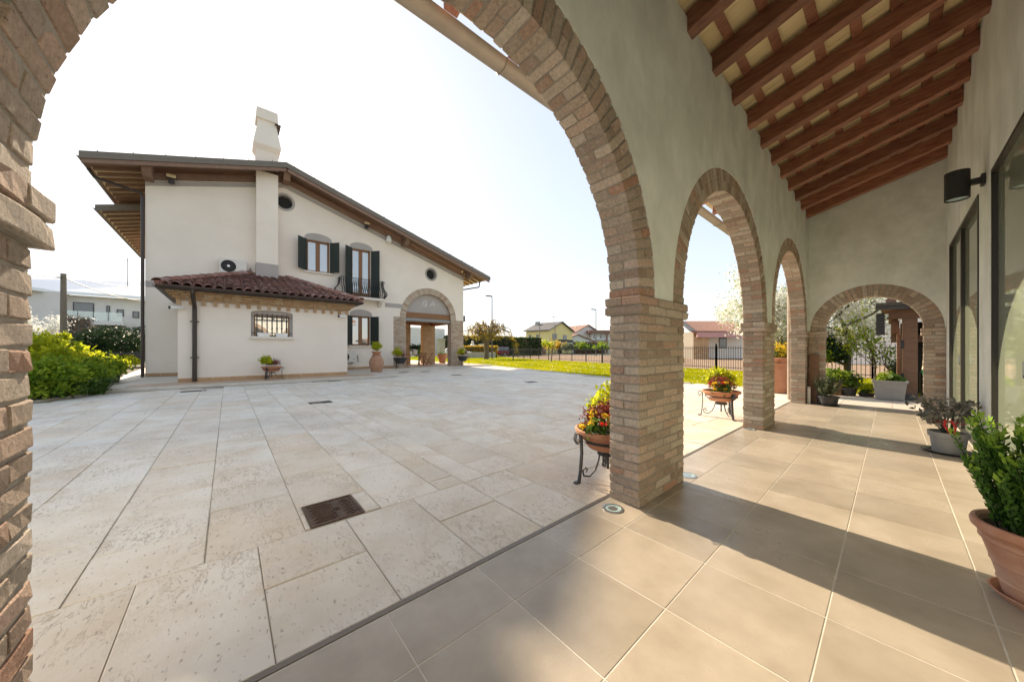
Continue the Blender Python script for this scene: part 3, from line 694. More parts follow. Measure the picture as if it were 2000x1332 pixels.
arch(arcade, (OP[1][0] + OP[1][1]) / 2, (OP[1][1] - OP[1][0]) / 2, aw, lambda t, r, b: b < 0.14 and R(60) < t < R(125), 6)
pier(arcade, OP[2][1], YE + TH, aw, never, 4, ends=(True, False))
arch(arcade, (OP[2][0] + OP[2][1]) / 2, (OP[2][1] - OP[2][0]) / 2, aw, never, 8)
ew = thing('end_wall', 'sage plastered end wall with a low round brick arch', 'wall')
EA0, EA1 = -0.80 * S, 0.341 * S
pier(endw, XI + 0.003, EA0, ew, lambda a, b, z: b < 0.14, 11, ends=(False, True))
pier(endw, EA1, XR, ew, lambda a, b, z: b < 0.14, 12, ends=(True, False))
arch(endw, (EA0 + EA1) / 2, (EA1 - EA0) / 2, ew, lambda t, r, b: b < 0.2, 13)
# plaster above
def arc(ac, r_, n=48, rev=True):
    pts = [(ac + r_ * math.cos(math.pi * k / n), ZC + r_ * math.sin(math.pi * k / n)) for k in range(n + 1)]
    return pts[::-1] if rev else pts
SL = 0.28; ZR0 = 3.45 * S                 # underside of the rafters at the inner arcade face, roof slope
zroof = lambda x: ZR0 + SL * (x - XI)
loop = [(-3.6, 0.0), (OP[0][0] - 0.842, 0.0), (OP[0][0] - 0.842, ZC + 0.001)]
for (a, b) in OP: loop += arc((a + b) / 2, (b - a) / 2 + BT - 0.006)
loop += [(YE + TH, ZC + 0.001), (YE + TH, zroof(XO) + 0.22), (-3.6, zroof(XO) + 0.22)]
m = MB(); m.extrude([loop], lambda a, b, d: (XI + 0.004 - d, a, b), TH + 0.002)
m.build('plaster', 'plaster_sage', aw, recalc=True)
loop = [(XI + 0.006, ZC + 0.001)] + arc((EA0 + EA1) / 2, (EA1 - EA0) / 2 + BT - 0.006) + [(XR + 0.1, ZC + 0.001), (XR + 0.1, zroof(XR) + 0.25), (XI + 0.006, zroof(XI) + 0.25)]
m = MB(); m.extrude([loop], lambda a, b, d: (a, YE - 0.004 + d, b), TH)
m.build('plaster', 'plaster_sage', ew, recalc=True)
# rear wall with two glazed doors
D1 = (5.47 * S, 7.84 * S); D2 = (2.46 * S, 4.83 * S); DH = 2.5 * S
rw = thing('rear_wall', 'sage plastered rear wall of the portico with tall glazed doors', 'wall')
m = MB(); m.extrude([[(-3.6, 0), (YE + TH, 0), (YE + TH, 5.2), (-3.6, 5.2)][::-1]] + [[(a, 0.02), (b, 0.02), (b, DH), (a, DH)] for a, b in (D2, D1)], lambda a, b, d: (XR + d, a, b), 0.28)
m.build('plaster', 'plaster_sage', rw, recalc=True)
for (a, b), lab in ((D1, 'far glazed sliding door beside the end wall'), (D2, 'near glazed sliding door beside the big clay pot')):
    t = MB(); f = 0.04; X0 = XR + 0.03; X1 = XR + 0.07
    t.box(X0 - 0.04, X1, a + 0.002, a + f, 0.02, DH - 0.002).box(X0 - 0.04, X1, b - f, b - 0.002, 0.02, DH - 0.002).box(X0 - 0.04, X1, a + f, b - f, DH - f, DH - 0.002).box(X0 - 0.04, X1, a + f, b - f, 0.021, 0.05)
    d = t.build('door', 'frame_dark', rw); d['label'] = lab
    mid = a + (b - a) * 0.56
    bx('mullion', 'frame_dark', d, X0 - 0.025, X1 - 0.02, mid - 0.04, mid + 0.04, 0.05, DH - f)
    bx('pane', 'door_glass', d, X0 + 0.012, X0 + 0.02, a + f, mid - 0.04, 0.05, DH - f)
    bx('pane', 'door_glass', d, X0 - 0.002, X0 + 0.006, mid + 0.04, b - f, 0.05, DH - f)
    MB().box(X0 - 0.04, X0 + 0.012, mid + 0.015, mid + 0.035, 1.0, 1.02).box(X0 - 0.045, X0 - 0.03, mid + 0.015, mid + 0.035, 1.0, 1.13).build('handle', 'steel', d)
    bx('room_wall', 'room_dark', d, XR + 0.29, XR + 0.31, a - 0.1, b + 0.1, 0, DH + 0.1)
# ---------------------------------------------------------------- portico roof
pr = thing('portico_roof', 'lean-to roof of dark brown rafters and cream boards over the portico', 'roof')
XG = -2.0 * S; RH, RW = 0.20, 0.125
XE = XR + 0.0
n_ = 0
me = None
sd = Vector((1, 0, SL)).normalized(); sn = Vector((-SL, 0, 1)).normalized()
def rafter_mesh(seed):
    r = random.Random(seed); m = MB(); x0, x1 = XG + 0.12, XE
    for k in range(9):
        x = x0 + (x1 - x0) * k / 8; z = SL * (x - XI); j = [r.gauss(0, 0.003) for _ in range(4)]
        for yy, zz in ((-RW / 2 + j[0], 0), (RW / 2 + j[1], 0), (RW / 2 + j[2], RH), (-RW / 2 + j[3], RH)): m.v.append((x, yy, z + zz + r.gauss(0, 0.002))); m.r.append(0)
    for k in range(8):
        for q in range(4): m.f.append((k * 4 + (q + 1) % 4, k * 4 + q, k * 4 + 4 + q, k * 4 + 4 + (q + 1) % 4))
    m.f += [(0, 1, 2, 3), (35, 34, 33, 32)]
    me = m.mesh('rafter'); me.materials.append(MATS['wood_rafter']); return me
RM = [rafter_mesh(i) for i in range(4)]
ry = [(2.736 + 0.5435 * k) * S for k in range(-8, 11)]
for i, y in enumerate(ry):
    o = part('rafter', RM[i % 4], pr, (0, y, ZR0))
    b = o.modifiers.new('bevel', 'BEVEL'); b.width = 0.006; b.segments = 1
nb = 10
for k in range(-4, 7):
    x = XI + 0.16 + 0.285 * k
    if x < XG + 0.15 or x > XE: continue
    z = zroof(x) + RH
    part('batten', MB().obox((0, 0, 0.022), (0, 1, 0), sd, sn, YE + TH + 3.5, 0.085, 0.045).mesh('batten'), pr, (x, (YE + TH - 3.5) / 2, z)).data.materials.append(MATS['wood_rafter'])
bw = 0.30; y = -3.5; L = (XE + 0.1 - XG) * math.sqrt(1 + SL * SL)
bme = [MB().obox((0, 0, 0), sd, (0, 1, 0), sn, L, bw - 0.006, 0.025).mesh('board') for _ in range(2)]
for me in bme: me.materials.append(MATS['board_cream'])
xm = (XG + XE + 0.1) / 2
while y < YE + TH:
    part('board', bme[0], pr, (xm, y + bw / 2, zroof(xm) + RH + 0.06 + rng.uniform(-0.002, 0.002))); y += bw
MB().obox((xm, (YE + TH - 3.5) / 2, zroof(xm) + RH + 0.14), sd, (0, 1, 0), sn, L, YE + TH + 3.9, 0.12).build('covering', 'red_roof', pr)
def gutter(path_y0, path_y1, x, z, r_, m_, parent, axis='y', name='gutter'):
    m = MB(); n = 12
    for k in range(n + 1):
        t = math.pi + math.pi * k / n
        for yy in (path_y0, path_y1):
            for rr in (r_, r_ - 0.008):
                p = (x + rr * math.cos(t), yy, z + rr * math.sin(t)) if axis == 'y' else (yy, x + rr * math.cos(t), z + rr * math.sin(t))
                m.v.append(p); m.r.append(0)
    for k in range(n):
        a = k * 4; b = a + 4
        m.f += [(a, b, b + 2, a + 2), (a + 1, a + 3, b + 3, b + 1), (a, a + 1, b + 1, b), (a + 2, b + 2, b + 3, a + 3)]
    m.f += [(0, 2, 3, 1), (4 * n, 4 * n + 1, 4 * n + 3, 4 * n + 2)]
    return m.build(name, m_, parent, smooth=50)
zg = zroof(XG) + 0.10
g = gutter(-3.5, YE + TH + 0.2, XG - 0.02, zg, 0.085, 'gutter_copper', pr)
for k in range(9):
    y = -2.5 + 1.5 * k
    part('gutter_strap', MB().tube([(0.09 * math.cos(math.pi + math.pi * j / 10), 0, 0.09 * math.sin(math.pi + math.pi * j / 10)) for j in range(11)], 0.007, 5).mesh('gutter_strap'), pr, (XG - 0.02, y, zg)).data.materials.append(MATS['gutter_copper'])
m = MB(); m.tube([(XG - 0.02, YE + 0.05, zg - 0.08), (XG - 0.02, YE + 0.05, zg - 0.2), (XO - 0.09, YE + 0.05, zg - 0.5), (XO - 0.07, YE + 0.05, zg - 0.6), (XO - 0.07, YE + 0.05, 0.02)], 0.05, 12)
o = m.build('portico_downpipe', 'gutter_copper', None, smooth=40); tag(o, 'brown round downpipe at the far corner of the portico', 'downpipe')
# wall lamp
t = thing('wall_lamp', 'black drum wall lamp on an arm between the glazed doors', 'lamp')
ly_ = 5.15 * S; lx_ = 0.405 * S; r_ = 0.092
m = MB(); m.lathe([(r_, 0.0), (r_, 0.31), (r_ - 0.008, 0.31), (r_ - 0.008, 0.0)], (lx_, ly_, E + 1.40 * S), 32, capb=False); m.build('drum', 'lamp_black', t, smooth=40)
MB().lathe([(0.001, 0), (r_ - 0.009, 0)], (lx_, ly_, E + 1.40 * S + 0.012), 24, capb=False).build('diffuser', 'frosted', t)
MB().lathe([(0.001, 0), (r_ - 0.009, 0)], (lx_, ly_, E + 1.40 * S + 0.30), 24, capb=False).build('top_plate', 'lamp_black', t)
bx('arm', 'lamp_black', t, lx_ + r_ - 0.005, XR - 0.03, ly_ - 0.03, ly_ + 0.03, E + 1.40 * S + 0.13, E + 1.40 * S + 0.19)
bx('wall_plate', 'lamp_black', t, XR - 0.03, XR - 0.001, ly_ - 0.05, ly_ + 0.05, E + 1.40 * S + 0.10, E + 1.40 * S + 0.22, 0.004)
# in-ground spots
for (u, v, lab) in ((1197, 993, 'round ground light set in the tiles at the middle brick pier'), (1465, 838.5, 'round ground light at the foot of the slimmer second pier'), (1551, 785.5, 'tiny round ground light at the last pier of the arcade'), (1343, 928, 'ground light half hidden behind the middle pier')):
    p = gp(u, v); t = thing('ground_light', lab, 'light'); t.location = (p.x, p.y, 0)
    MB().lathe([(0.080, -0.02), (0.080, 0.004), (0.062, 0.006), (0.062, -0.02)], n=32).build('ring', 'steel', t, smooth=30)
    MB().lathe([(0.001, 0.002), (0.061, 0.002)], n=24, capb=False).build('lens', 'frosted', t)
    MB().lathe([(0.001, 0.003), (0.035, 0.003)], n=24, capb=False).build('bulb', 'steel', t)
# leaning plank and paint tin edge by the end pier
t = MB(); t.obox((XI + 0.10, YE - 0.05, 0.56), Vector((0.02, 0.04, 1)).normalized(), (1, 0, 0), Vector((0, 1, -0.04)).normalized(), 1.1, 0.16, 0.03)
tag(t.build('leaning_plank', 'wood_brown'), 'brown wooden plank leaning on the end pier', 'plank')
tag(MB().box(XI + 0.02, XI + 0.07, YE - 0.22, YE - 0.19, 0, 0.38).build('white_strip', 'plastic_white'), 'short white plastic strip standing at the corner pier', 'strip')
# ================================================================== THE HOUSE ACROSS THE COURT
X0 = -16.6 * S; ZP = 0.10                # gable wall plane, terrace level
W = lambda u, v: px(u, v, X0)
YL, YRr = -2.12 * S, 10.57 * S           # wall ends
# terrace
tp = [(HX, -2.65), (HX, 4.62 * S), (-15.75 * S, 4.75 * S), (-16.15 * S, 12.35 * S), (-34, 12.4 * S), (-34, -2.6), ]
m = MB(); m.extrude([tp], lambda a, b, d: (a, b, ZP - 0.012 - d), 0.2)
ht = struct(m.build('house_terrace', 'porch_kerb', recalc=True), 'low tiled terrace with a pale kerb around the house')
def tilefield(x0, x1, y0, y1, s, parent, mat_, dx=0.0):
    me = MB().box(-s / 2 + 0.004, s / 2 - 0.004, -s / 2 + 0.004, s / 2 - 0.004, -0.01, 0.0).mesh('tile'); me.materials.append(MATS[mat_])
    x = x0
    while x + s <= x1 + 1e-3:
        y = y0
        while y + s <= y1 + 1e-3: part('tile', me, parent, (x + s / 2, y + s / 2, ZP + rng.uniform(-0.0006, 0.0006))); y += s
        x += s
tilefield(-13.1 * S, HX - 0.25, -2.3, 4.35 * S, 0.56, ht, 'porch_tile')
tilefield(-20.6, -19.6, 6.0, 14.8, 0.8, ht, 'porch_tile')
tilefield(-26.9, -20.9, 7.3, 13.8, 0.8, ht, 'porch_tile')
m = MB(); m.extrude([[(-14.35, -2.75), (-16.5, -3.3), (-40, -4.6), (-40, -2.6), (HX - 0.001, -2.65), (HX + 0.05, -2.7)]], lambda a, b, d: (a, b, 0.02 - d), 0.1)
struct(m.build('side_path', 'pale_terrace', recalc=True), 'pale paved path leading along the left side of the house')

struct(MB().box(HX + 0.002, HX + 0.05, -2.6, 4.62 * S, -0.02, 0.004).build('kerb_shade_slot', 'room_dark'), 'dark strip painted as shade, dirt and a thin slot along the foot of the terrace kerb')  # dark colour stands for shade and dirt under the kerb, plus a thin slot
hs = thing('main_house', 'cream two storey house with gable, brown eaves and green shutters', 'house')
# ---- gable roof geometry: height of the roof underside and top above y
YRG, ZRG = 1.78 * S, E + 7.46 * S
PT = 0.305
ztop = lambda y: ZRG - PT * abs(y - YRG)
TK = 0.30
YEL, YER = -3.33 * S, 11.94 * S
XV = -15.8 * S; XBk = -22.0 * S          # verge plane, back of the main roof
zw = lambda y: ztop(y) - TK - 0.05       # wall top
# openings measured on the wall plane
def rect(u0, u1, va, vb, vc, vd):
    ya = W(u0, va); yb = W(u1, vc); yc = W(u0, vb); yd = W(u1, vd)
    return (ya[0], yb[0], (yc[1] + yd[1]) / 2, (ya[1] + yb[1]) / 2)
wA = rect(599, 644, 468, 529, 473.6, 534.7)
wB = rect(687, 724, 484, 578.7, 490.8, 584.5)
wC = rect(687, 723, 616.8, 675, 618, 675)
c1, c2 = W(556, 395), W(842, 536); rc1 = 0.36; rc2 = 0.36
def circ(c, r_, n=28): return [(c[0] + r_ * math.cos(2 * math.pi * k / n), c[1] + r_ * math.sin(2 * math.pi * k / n)) for k in range(n)]
# porch arch
pa0, pa1 = W(793, 640)[0], W(881, 640)[0]; PAC = (pa0 + pa1) / 2; PAR = (pa1 - pa0) / 2
ZS = E + (W(840, 623)[1] - E)            # springing of the porch arch
bt = 0.40
PL0 = W(768.5, 640)[0]
outer = [(YL, ZP), (PL0, ZP), (PL0, ZS), (PAC - PAR - bt, ZS)] + [(PAC - (PAR + bt) * math.cos(math.pi * k / 40), ZS + (PAR + bt) * math.sin(math.pi * k / 40)) for k in range(1, 40)] + [(PAC + PAR + bt, ZS), (YRr, ZS), (YRr, zw(YRr)), (YRG, zw(YRG)), (YL, zw(YL))]
hole = lambda r_: [(r_[0], r_[2]), (r_[1], r_[2]), (r_[1], r_[3]), (r_[0], r_[3])]
m = MB(); m.extrude([outer, hole(wA), hole(wB), hole(wC), circ(c1, rc1), circ(c2, rc2)], lambda a, b, d: (X0 - d, a, b), 0.32)
m.build('wall', 'plaster_cream', hs, recalc=True)
# other walls of the block
m = MB(); m.box(XBk, X0 - 0.32, YL, YL + 0.3, ZP, zw(YL)).box(XBk + 0.0, XBk + 0.3, YL + 0.3, W(760, 640)[0], ZP, zw(YL)).box(-34, X0 - 0.32, W(760, 640)[0] - 0.3, W(760, 640)[0] - 0.02, ZP, 5.2)
m.build('rear_walls', 'plaster_cream', hs)
bx('floor_slab', 'plaster_cream', hs, -30, X0 - 0.32, W(760, 640)[0], YRr, E + 2.0 * S, E + 2.25 * S)
# string band
zb0, zb1 = W(283, 560)[1], W(283, 548)[1]
for (a, b) in ((YL, -0.9), (W(752, 590)[0], W(786, 593)[0])):
    bx('string_band', 'grey_paint', hs, X0 + 0.0, X0 + 0.012, a, b, zb0, zb1)
# grey band along the rake
def rake(y0, y1, d0, d1, x0, x1, name, mt, parent):
    m = MB(); vs = []
    for x in (x0, x1):
        for y in (y0, y1): vs += [(x, y, ztop(y) - d0), (x, y, ztop(y) - d1)]
    m.add(vs, [(0, 1, 3, 2), (4, 6, 7, 5), (0, 4, 5, 1), (2, 3, 7, 6), (0, 2, 6, 4), (1, 5, 7, 3)]); return m.build(name, mt, parent)
rake(YL + 0.01, YRG, TK + 0.35, TK + 0.56, X0 + 0.012, X0 + 0.0, 'rake_band', 'grey_paint', hs)
rake(YRG, YRr - 0.01, TK + 0.35, TK + 0.56, X0 + 0.012, X0 + 0.0, 'rake_band', 'grey_paint', hs)
# ---- roof
rf = None
m = MB()
for (ya, yb) in ((YEL, YRG), (YRG, YER)):
    vs = []
    for x in (XBk, XV - 0.02):
        for y in (ya, yb): vs += [(x, y, ztop(y) - 0.005), (x, y, ztop(y) - 0.13)]
    m.add(vs, [(0, 1, 3, 2), (4, 6, 7, 5), (0, 4, 5, 1), (2, 3, 7, 6), (0, 2, 6, 4), (1, 5, 7, 3)])
rf = m.build('roof', 'red_roof', hs, recalc=True)
for (ya, yb, nm) in ((YEL - 0.02, YRG, 'verge'), (YRG, YER + 0.02, 'verge')):
    rake(ya, yb, -0.02, 0.24, XV - 0.015, XV + 0.02, 'verge_flashing', 'fascia_metal', rf)
    rake(ya + 0.05, yb - 0.05 if yb > YRG else yb, 0.245, 0.40, XV - 0.10, XV - 0.02, 'barge_board', 'wood_eave', rf)
    rake(ya, yb, 0.135, 0.165, X0 + 0.02, XV - 0.02, 'verge_soffit', 'wood_eave', rf)
    rake(max(ya, YL), min(yb, YRr), 0.36, 0.62, X0 + 0.016, X0 + 0.13, 'rake_beam', 'wood_eave', rf)
# studs on the verge
me = MB().box(-0.03, 0.03, -0.012, 0.012, 0, 0.07).mesh('roof_clip'); me.materials.append(MATS['iron'])
y = YEL + 0.4
while y < YER:
    part('roof_clip', me, rf, (XV - 0.05, y, ztop(y) + 0.015)); y += 0.88
# projecting purlin ends (four)
for (u, v) in ((292, 347), (557, 352), (787, 468), (911, 545)):
    yc = W(u, v)[0]; m = MB(); z1 = ztop(yc) - 0.17; hh = 0.52
    pts = [(0.0, z1), (0.78, z1), (0.82, z1 - 0.16), (0.72, z1 - hh * 0.7), (0.60, z1 - hh), (0.0, z1 - hh)]
    m.extrude([pts], lambda a, b, d: (X0 + 0.001 + a, yc - 0.14 + d, b), 0.28); m.build('purlin_end', 'wood_eave', rf, recalc=True)
# left eave: rafters and pale boards, gutter
def eave(x0, x1, ye, yw, zt, slope, parent, nr, thing_):
    sgn = 1 if yw > ye else -1
    zb = lambda y: zt + slope * abs(y - ye)
    m = MB(); me = None
    for k in range(nr):
        x = x0 + (x1 - x0) * (k + 0.5) / nr
        vs = [(x + dx, y, zb(y) - dz) for dx in (-0.055, 0.055) for y, dz in ((ye + sgn * 0.12, 0.14), (yw, 0.14), (yw, 0.30), (ye + sgn * 0.12, 0.27))]
        MB().add(vs, [(0, 1, 2, 3), (7, 6, 5, 4), (0, 4, 5, 1), (1, 5, 6, 2), (2, 6, 7, 3), (3, 7, 4, 0)]).build('eave_rafter', 'wood_eave', parent)
    vs = [(x, y, zb(y) - d) for x in (x0, x1) for y in (ye + sgn * 0.05, yw) for d in (0.115, 0.138)]
    MB().add(vs, [(0, 1, 3, 2), (4, 6, 7, 5), (0, 4, 5, 1), (2, 3, 7, 6), (0, 2, 6, 4), (1, 5, 7, 3)]).build('eave_boards', 'board_cream', parent)
    gutter(x0, x1, ye - sgn * 0.06, zt - 0.05, 0.085, 'fascia_metal', parent, axis='x')
eave(XBk, XV - 0.12, YEL, YL - 0.001, ztop(YEL), PT, rf, 13, hs)
eave(XBk, XV - 0.12, YER, YRr + 0.001, ztop(YER), PT, rf, 13, hs)
# elbows and downpipes
o = MB().tube([(X0 - 0.35, YER + 0.0, ztop(YER) - 0.14), (X0 - 0.35, YER - 0.05, ztop(YER) - 0.55), (X0 - 0.2, YRr + 0.10, ztop(YER) - 0.95), (X0 - 0.2, YRr + 0.05, ztop(YER) - 1.1), (X0 - 0.2, YRr + 0.05, ZP)], 0.05, 10).build('downpipe', 'gutter_brown', hs, smooth=40)
o = MB().tube([(X0 - 0.3, YEL - 0.06, ztop(YEL) - 0.13), (X0 - 0.25, YEL + 0.1, ztop(YEL) - 0.42), (X0 + 0.0, YL - 0.10, ztop(YEL) - 0.75), (X0 + 0.02, YL - 0.07, ztop(YEL) - 1.0), (X0 + 0.02, YL - 0.07, 0.03)], 0.055, 10).build('downpipe', 'gutter_brown', hs, smooth=40)
# rear wing: lower eave further back
XW0 = -19.2 * S; p = ray(187, 401); k = XW0 / p.x; YW, ZW = p.y * k, E + p.z * k
m = MB(); zt2 = lambda y: ZW + PT * (y - YW)
vs = [(x, y, zt2(y) - d) for x in (-34, XW0) for y in (YW, YL + 1.0) for d in (0, 0.13)]
m.add(vs, [(0, 1, 3, 2), (4, 6, 7, 5), (0, 4, 5, 1), (2, 3, 7, 6), (0, 2, 6, 4), (1, 5, 7, 3)])
wr = m.build('wing_roof', 'red_roof', hs, recalc=True)
vs = [(x, y, zt2(y) - d) for x in (XW0 - 0.0, XW0 + 0.03) for y in (YW - 0.02, YL + 1.0) for d in (-0.02, 0.26)]
MB().add(vs, [(0, 1, 3, 2), (4, 6, 7, 5), (0, 4, 5, 1), (2, 3, 7, 6), (0, 2, 6, 4), (1, 5, 7, 3)]).build('verge_flashing', 'fascia_metal', wr, recalc=True)
eave(-34, XW0 - 0.05, YW, YL - 0.05, ZW, PT, wr, 16, hs)
bx('wing_wall', 'plaster_cream', hs, -34, XBk - 0.002, YL - 0.05, YL + 0.3, ZP, 6.2)
# ---- chimney breast and stack
cy0, cy1 = 0.84 * S, 1.54 * S; XC1 = -16.2 * S
zc_b = W(520, 535)[1]; zc_g = W(520, 519)[1]
bx('chimney_breast', 'plaster_cream', hs, X0 - 0.01, XC1, cy0, cy1, zc_g, ztop(cy0) - 0.18)
bx('chimney_base', 'grey_paint', hs, X0 - 0.01, XC1 + 0.006, cy0 - 0.006, cy1 + 0.006, 3.9, zc_g)
def stack():
    zz = lambda v: E + (HZ - v) / FPX * 13.0 * S
    cy = (cy0 + cy1) / 2; cx_ = X0 + 0.05; hy = (cy1 - cy0) / 2; hx = XC1 - cx_
    prof = [(1.0, zz(330)), (1.0, zz(300)), (1.02, zz(296)), (1.26, zz(287)), (1.26, zz(283)), (0.86, zz(242)), (0.86, zz(236)), (1.02, zz(234)), (0.96, zz(214)), (0.5, zz(209))]
    m = MB()
    for s_, z in prof: m.add([(cx_ + a * hx * s_, cy + b * hy * s_, z) for a, b in ((-1, -1), (1, -1), (1, 1), (-1, 1))], [])
    n = len(prof)
    for i in range(n - 1):
        for q in range(4): m.f.append((i * 4 + q, i * 4 + (q + 1) % 4, i * 4 + 4 + (q + 1) % 4, i * 4 + 4 + q))
    m.f.append(tuple((n - 1) * 4 + q for q in range(4)))
    o = m.build('chimney_stack', 'plaster_cream', hs)
    MB().box(cx_ - hx, cx_ + hx * 1.15, cy + hy * 0.7, cy + hy * 1.25, zz(238.5), zz(237)).build('chimney_vane', 'iron', o)
stack()
# ---- windows
def shutter(parent, hinge_y, sgn, z0, z1, wd, ang):
    """hinge at (X0+0.03, hinge_y); leaf opens outwards (towards +x) and lies back by ang from the wall"""
    d = Vector((math.sin(ang), sgn * math.cos(ang), 0)); nrm = Vector((math.cos(ang), -sgn * math.sin(ang), 0))
    o = None
    c = Vector((X0 + 0.05, hinge_y, (z0 + z1) / 2)) + d * wd / 2
    o = MB().obox(c, d, nrm, (0, 0, 1), wd, 0.04, z1 - z0).build('shutter', 'shutter_green', parent)
    n = 5
    for k in range(n):
        p = c + d * wd * ((k + 0.5) / n - 0.5) + nrm * 0.022
        MB().obox(p, d, nrm, (0, 0, 1), wd / n - 0.012, 0.012, z1 - z0 - 0.02).build('board', 'shutter_green', o)
def window(r_, glass, lab, sill=True, ang=(0.72, 0.9), door=False, arch_h=0.28):
    y0, y1, z0, z1 = r_; f = 0.09; xr = X0 - 0.16
    t = MB(); t.box(xr - 0.06, xr, y0, y0 + f, z0, z1).box(xr - 0.06, xr, y1 - f, y1, z0, z1).box(xr - 0.06, xr, y0 + f, y1 - f, z1 - f, z1).box(xr - 0.06, xr, y0 + f, y1 - f, z0, z0 + (0.3 if door else f))
    o = t.build('window', 'window_wood', hs, bevel=0.006); o['label'] = lab
    mid = (y0 + y1) / 2
    bx('mullion', 'window_wood', o, xr - 0.05, xr + 0.015, mid - 0.10, mid + 0.10, z0 + f, z1 - f, 0.01)
    for a, b in ((y0 + f, mid - 0.10), (mid + 0.10, y1 - f)):
        bx('pane', glass, o, xr - 0.035, xr - 0.028, a, b, z0 + (0.3 if door else f), z1 - f)
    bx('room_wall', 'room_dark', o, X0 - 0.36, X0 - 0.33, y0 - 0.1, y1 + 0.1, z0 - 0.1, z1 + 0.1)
    # segmental grey lintel painted above the opening
    wdt = (y1 - y0); hgt = arch_h; e_ = 0.10
    pts = [(y0 - e_, z1 + 0.0)] + [(mid - (wdt / 2 + e_) * math.cos(math.pi * k / 14), z1 + 0.10 + (hgt) * math.sin(math.pi * k / 14)) for k in range(15)] + [(y1 + e_, z1)]
    m = MB(); m.extrude([pts[::-1]], lambda a, b, d: (X0 + 0.01 - d, a, b), 0.012); m.build('lintel', 'grey_paint', o, recalc=True)
    if sill: bx('sill', 'white_stone', o, X0 - 0.14, X0 + 0.10, y0 - 0.16, y1 + 0.16, z0 - 0.09, z0 - 0.001, 0.008)
    shutter(o, y0 - 0.01, -1, z0 + 0.02, z1 - 0.02, wdt / 2 + 0.02, ang[0]); shutter(o, y1 + 0.01, 1, z0 + 0.02, z1 - 0.02, wdt / 2 + 0.02, ang[1])
    return o
window(wA, 'window_glass', 'upper shuttered window between chimney and balcony')
window(wB, 'window_glass', 'balcony door with green shutters', sill=False, door=True)
window(wC, 'window_lower', 'ground floor shuttered window below the balcony')
for c, r_ in ((c1, rc1), (c2, rc2)):
    m = MB(); K = 32
    for k in range(K):
        t = 2 * math.pi * k / K
        for rr, xx in ((r_ - 0.02, X0 + 0.015), (r_ + 0.09, X0 + 0.015), (r_ + 0.09, X0 - 0.001), (r_ - 0.02, X0 - 0.1)): m.v.append((xx, c[0] + rr * math.cos(t), c[1] + rr * math.sin(t))); m.r.append(0)
    for k in range(K):
        a, b = k * 4, ((k + 1) % K) * 4
        for q in range(4): m.f.append((a + q, a + (q + 1) % 4, b + (q + 1) % 4, b + q))
    o = m.build('oculus', 'grey_paint', hs, recalc=True); o['label'] = 'small round grille vent in the gable'
    m = MB()
    for k in range(-4, 5):
        for s_ in (-1, 1):
            d = k * 0.13; h_ = math.sqrt(max(0, r_ * r_ - d * d))
            ax = Vector((0, 1, s_)).normalized(); nn = Vector((0, -s_, 1)).normalized(); cc = Vector((X0 - 0.05, c[0], c[1])) + nn * d
            m.bar(cc - ax * h_, cc + ax * h_, 0.012, 0.012)
    tag(m.build('lattice', 'iron', o), kind='stuff')
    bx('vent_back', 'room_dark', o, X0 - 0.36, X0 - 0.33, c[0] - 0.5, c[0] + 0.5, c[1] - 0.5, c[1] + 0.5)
# ---- balcony: stone slab on corbels and pot-bellied railing
b0, b1 = px(664, 560, X0 + 0.5)[0], px(750, 560, X0 + 0.5)[0]; zb = wB[2]; XB1 = X0 + 0.62
bal = bx('balcony', 'white_stone', hs, X0 + 0.0, XB1, b0, b1, zb - 0.17, zb - 0.03, 0.02)
for y in (b0 + 0.14, b1 - 0.14):
    m = MB(); pts = [(0, zb - 0.17), (0.42, zb - 0.17), (0.40, zb - 0.26), (0.22, zb - 0.34), (0.10, zb - 0.46), (0, zb - 0.48)]
    m.extrude([pts], lambda a, b, d: (X0 + a, y - 0.09 + d, b), 0.18); m.build('corbel', 'white_stone', bal, recalc=True)
HR = 1.0; rl = MB()
zt_ = zb + HR
belly = lambda s: 0.30 * math.sin(math.pi * min(1, (1 - s) * 1.25)) ** 2 * (1 if s < 0.95 else 0)
def baluster(base, out):
    return [base + out * (0.02 + 0.24 * math.exp(-((s - 0.27) / 0.24) ** 2)) + Vector((0, 0, HR * s)) for s in [k / 9 for k in range(10)]]
xa, xb = X0 + 0.06, XB1 - 0.12
rail = MB().tube([(X0, b0 + 0.04, zt_), (xb, b0 + 0.04, zt_), (xb, b1 - 0.04, zt_), (X0, b1 - 0.04, zt_)], 0.016, 6).tube([(X0, b0 + 0.04, zt_ - 0.16), (xb, b0 + 0.04, zt_ - 0.16), (xb, b1 - 0.04, zt_ - 0.16), (X0, b1 - 0.04, zt_ - 0.16)], 0.010, 6).tube([(X0, b0 + 0.04, zb), (xb, b0 + 0.04, zb), (xb, b1 - 0.04, zb), (X0, b1 - 0.04, zb)], 0.012, 6).build('railing', 'iron', bal)
nb_ = 22
for k in range(nb_):
    y = b0 + 0.06 + (b1 - b0 - 0.12) * k / (nb_ - 1)
    MB().tube(baluster(Vector((xb, y, zb)), Vector((1, 0, 0))), 0.019, 5).build('baluster', 'iron', rail)
for s_, yy in ((-1, b0 + 0.04), (1, b1 - 0.04)):
    for k in range(4):
        MB().tube(baluster(Vector((X0 + 0.08 + 0.12 * k, yy, zb)), Vector((0, s_, 0))), 0.019, 5).build('baluster', 'iron', rail)
    m = MB(); m.tube([(xb + 0.02, yy + s_ * (0.02 + 0.05 * math.cos(t)), zt_ - 0.08 + 0.07 * math.sin(t)) for t in [k * 0.6 for k in range(12)]], 0.014, 5); m.build('scroll', 'iron', rail)
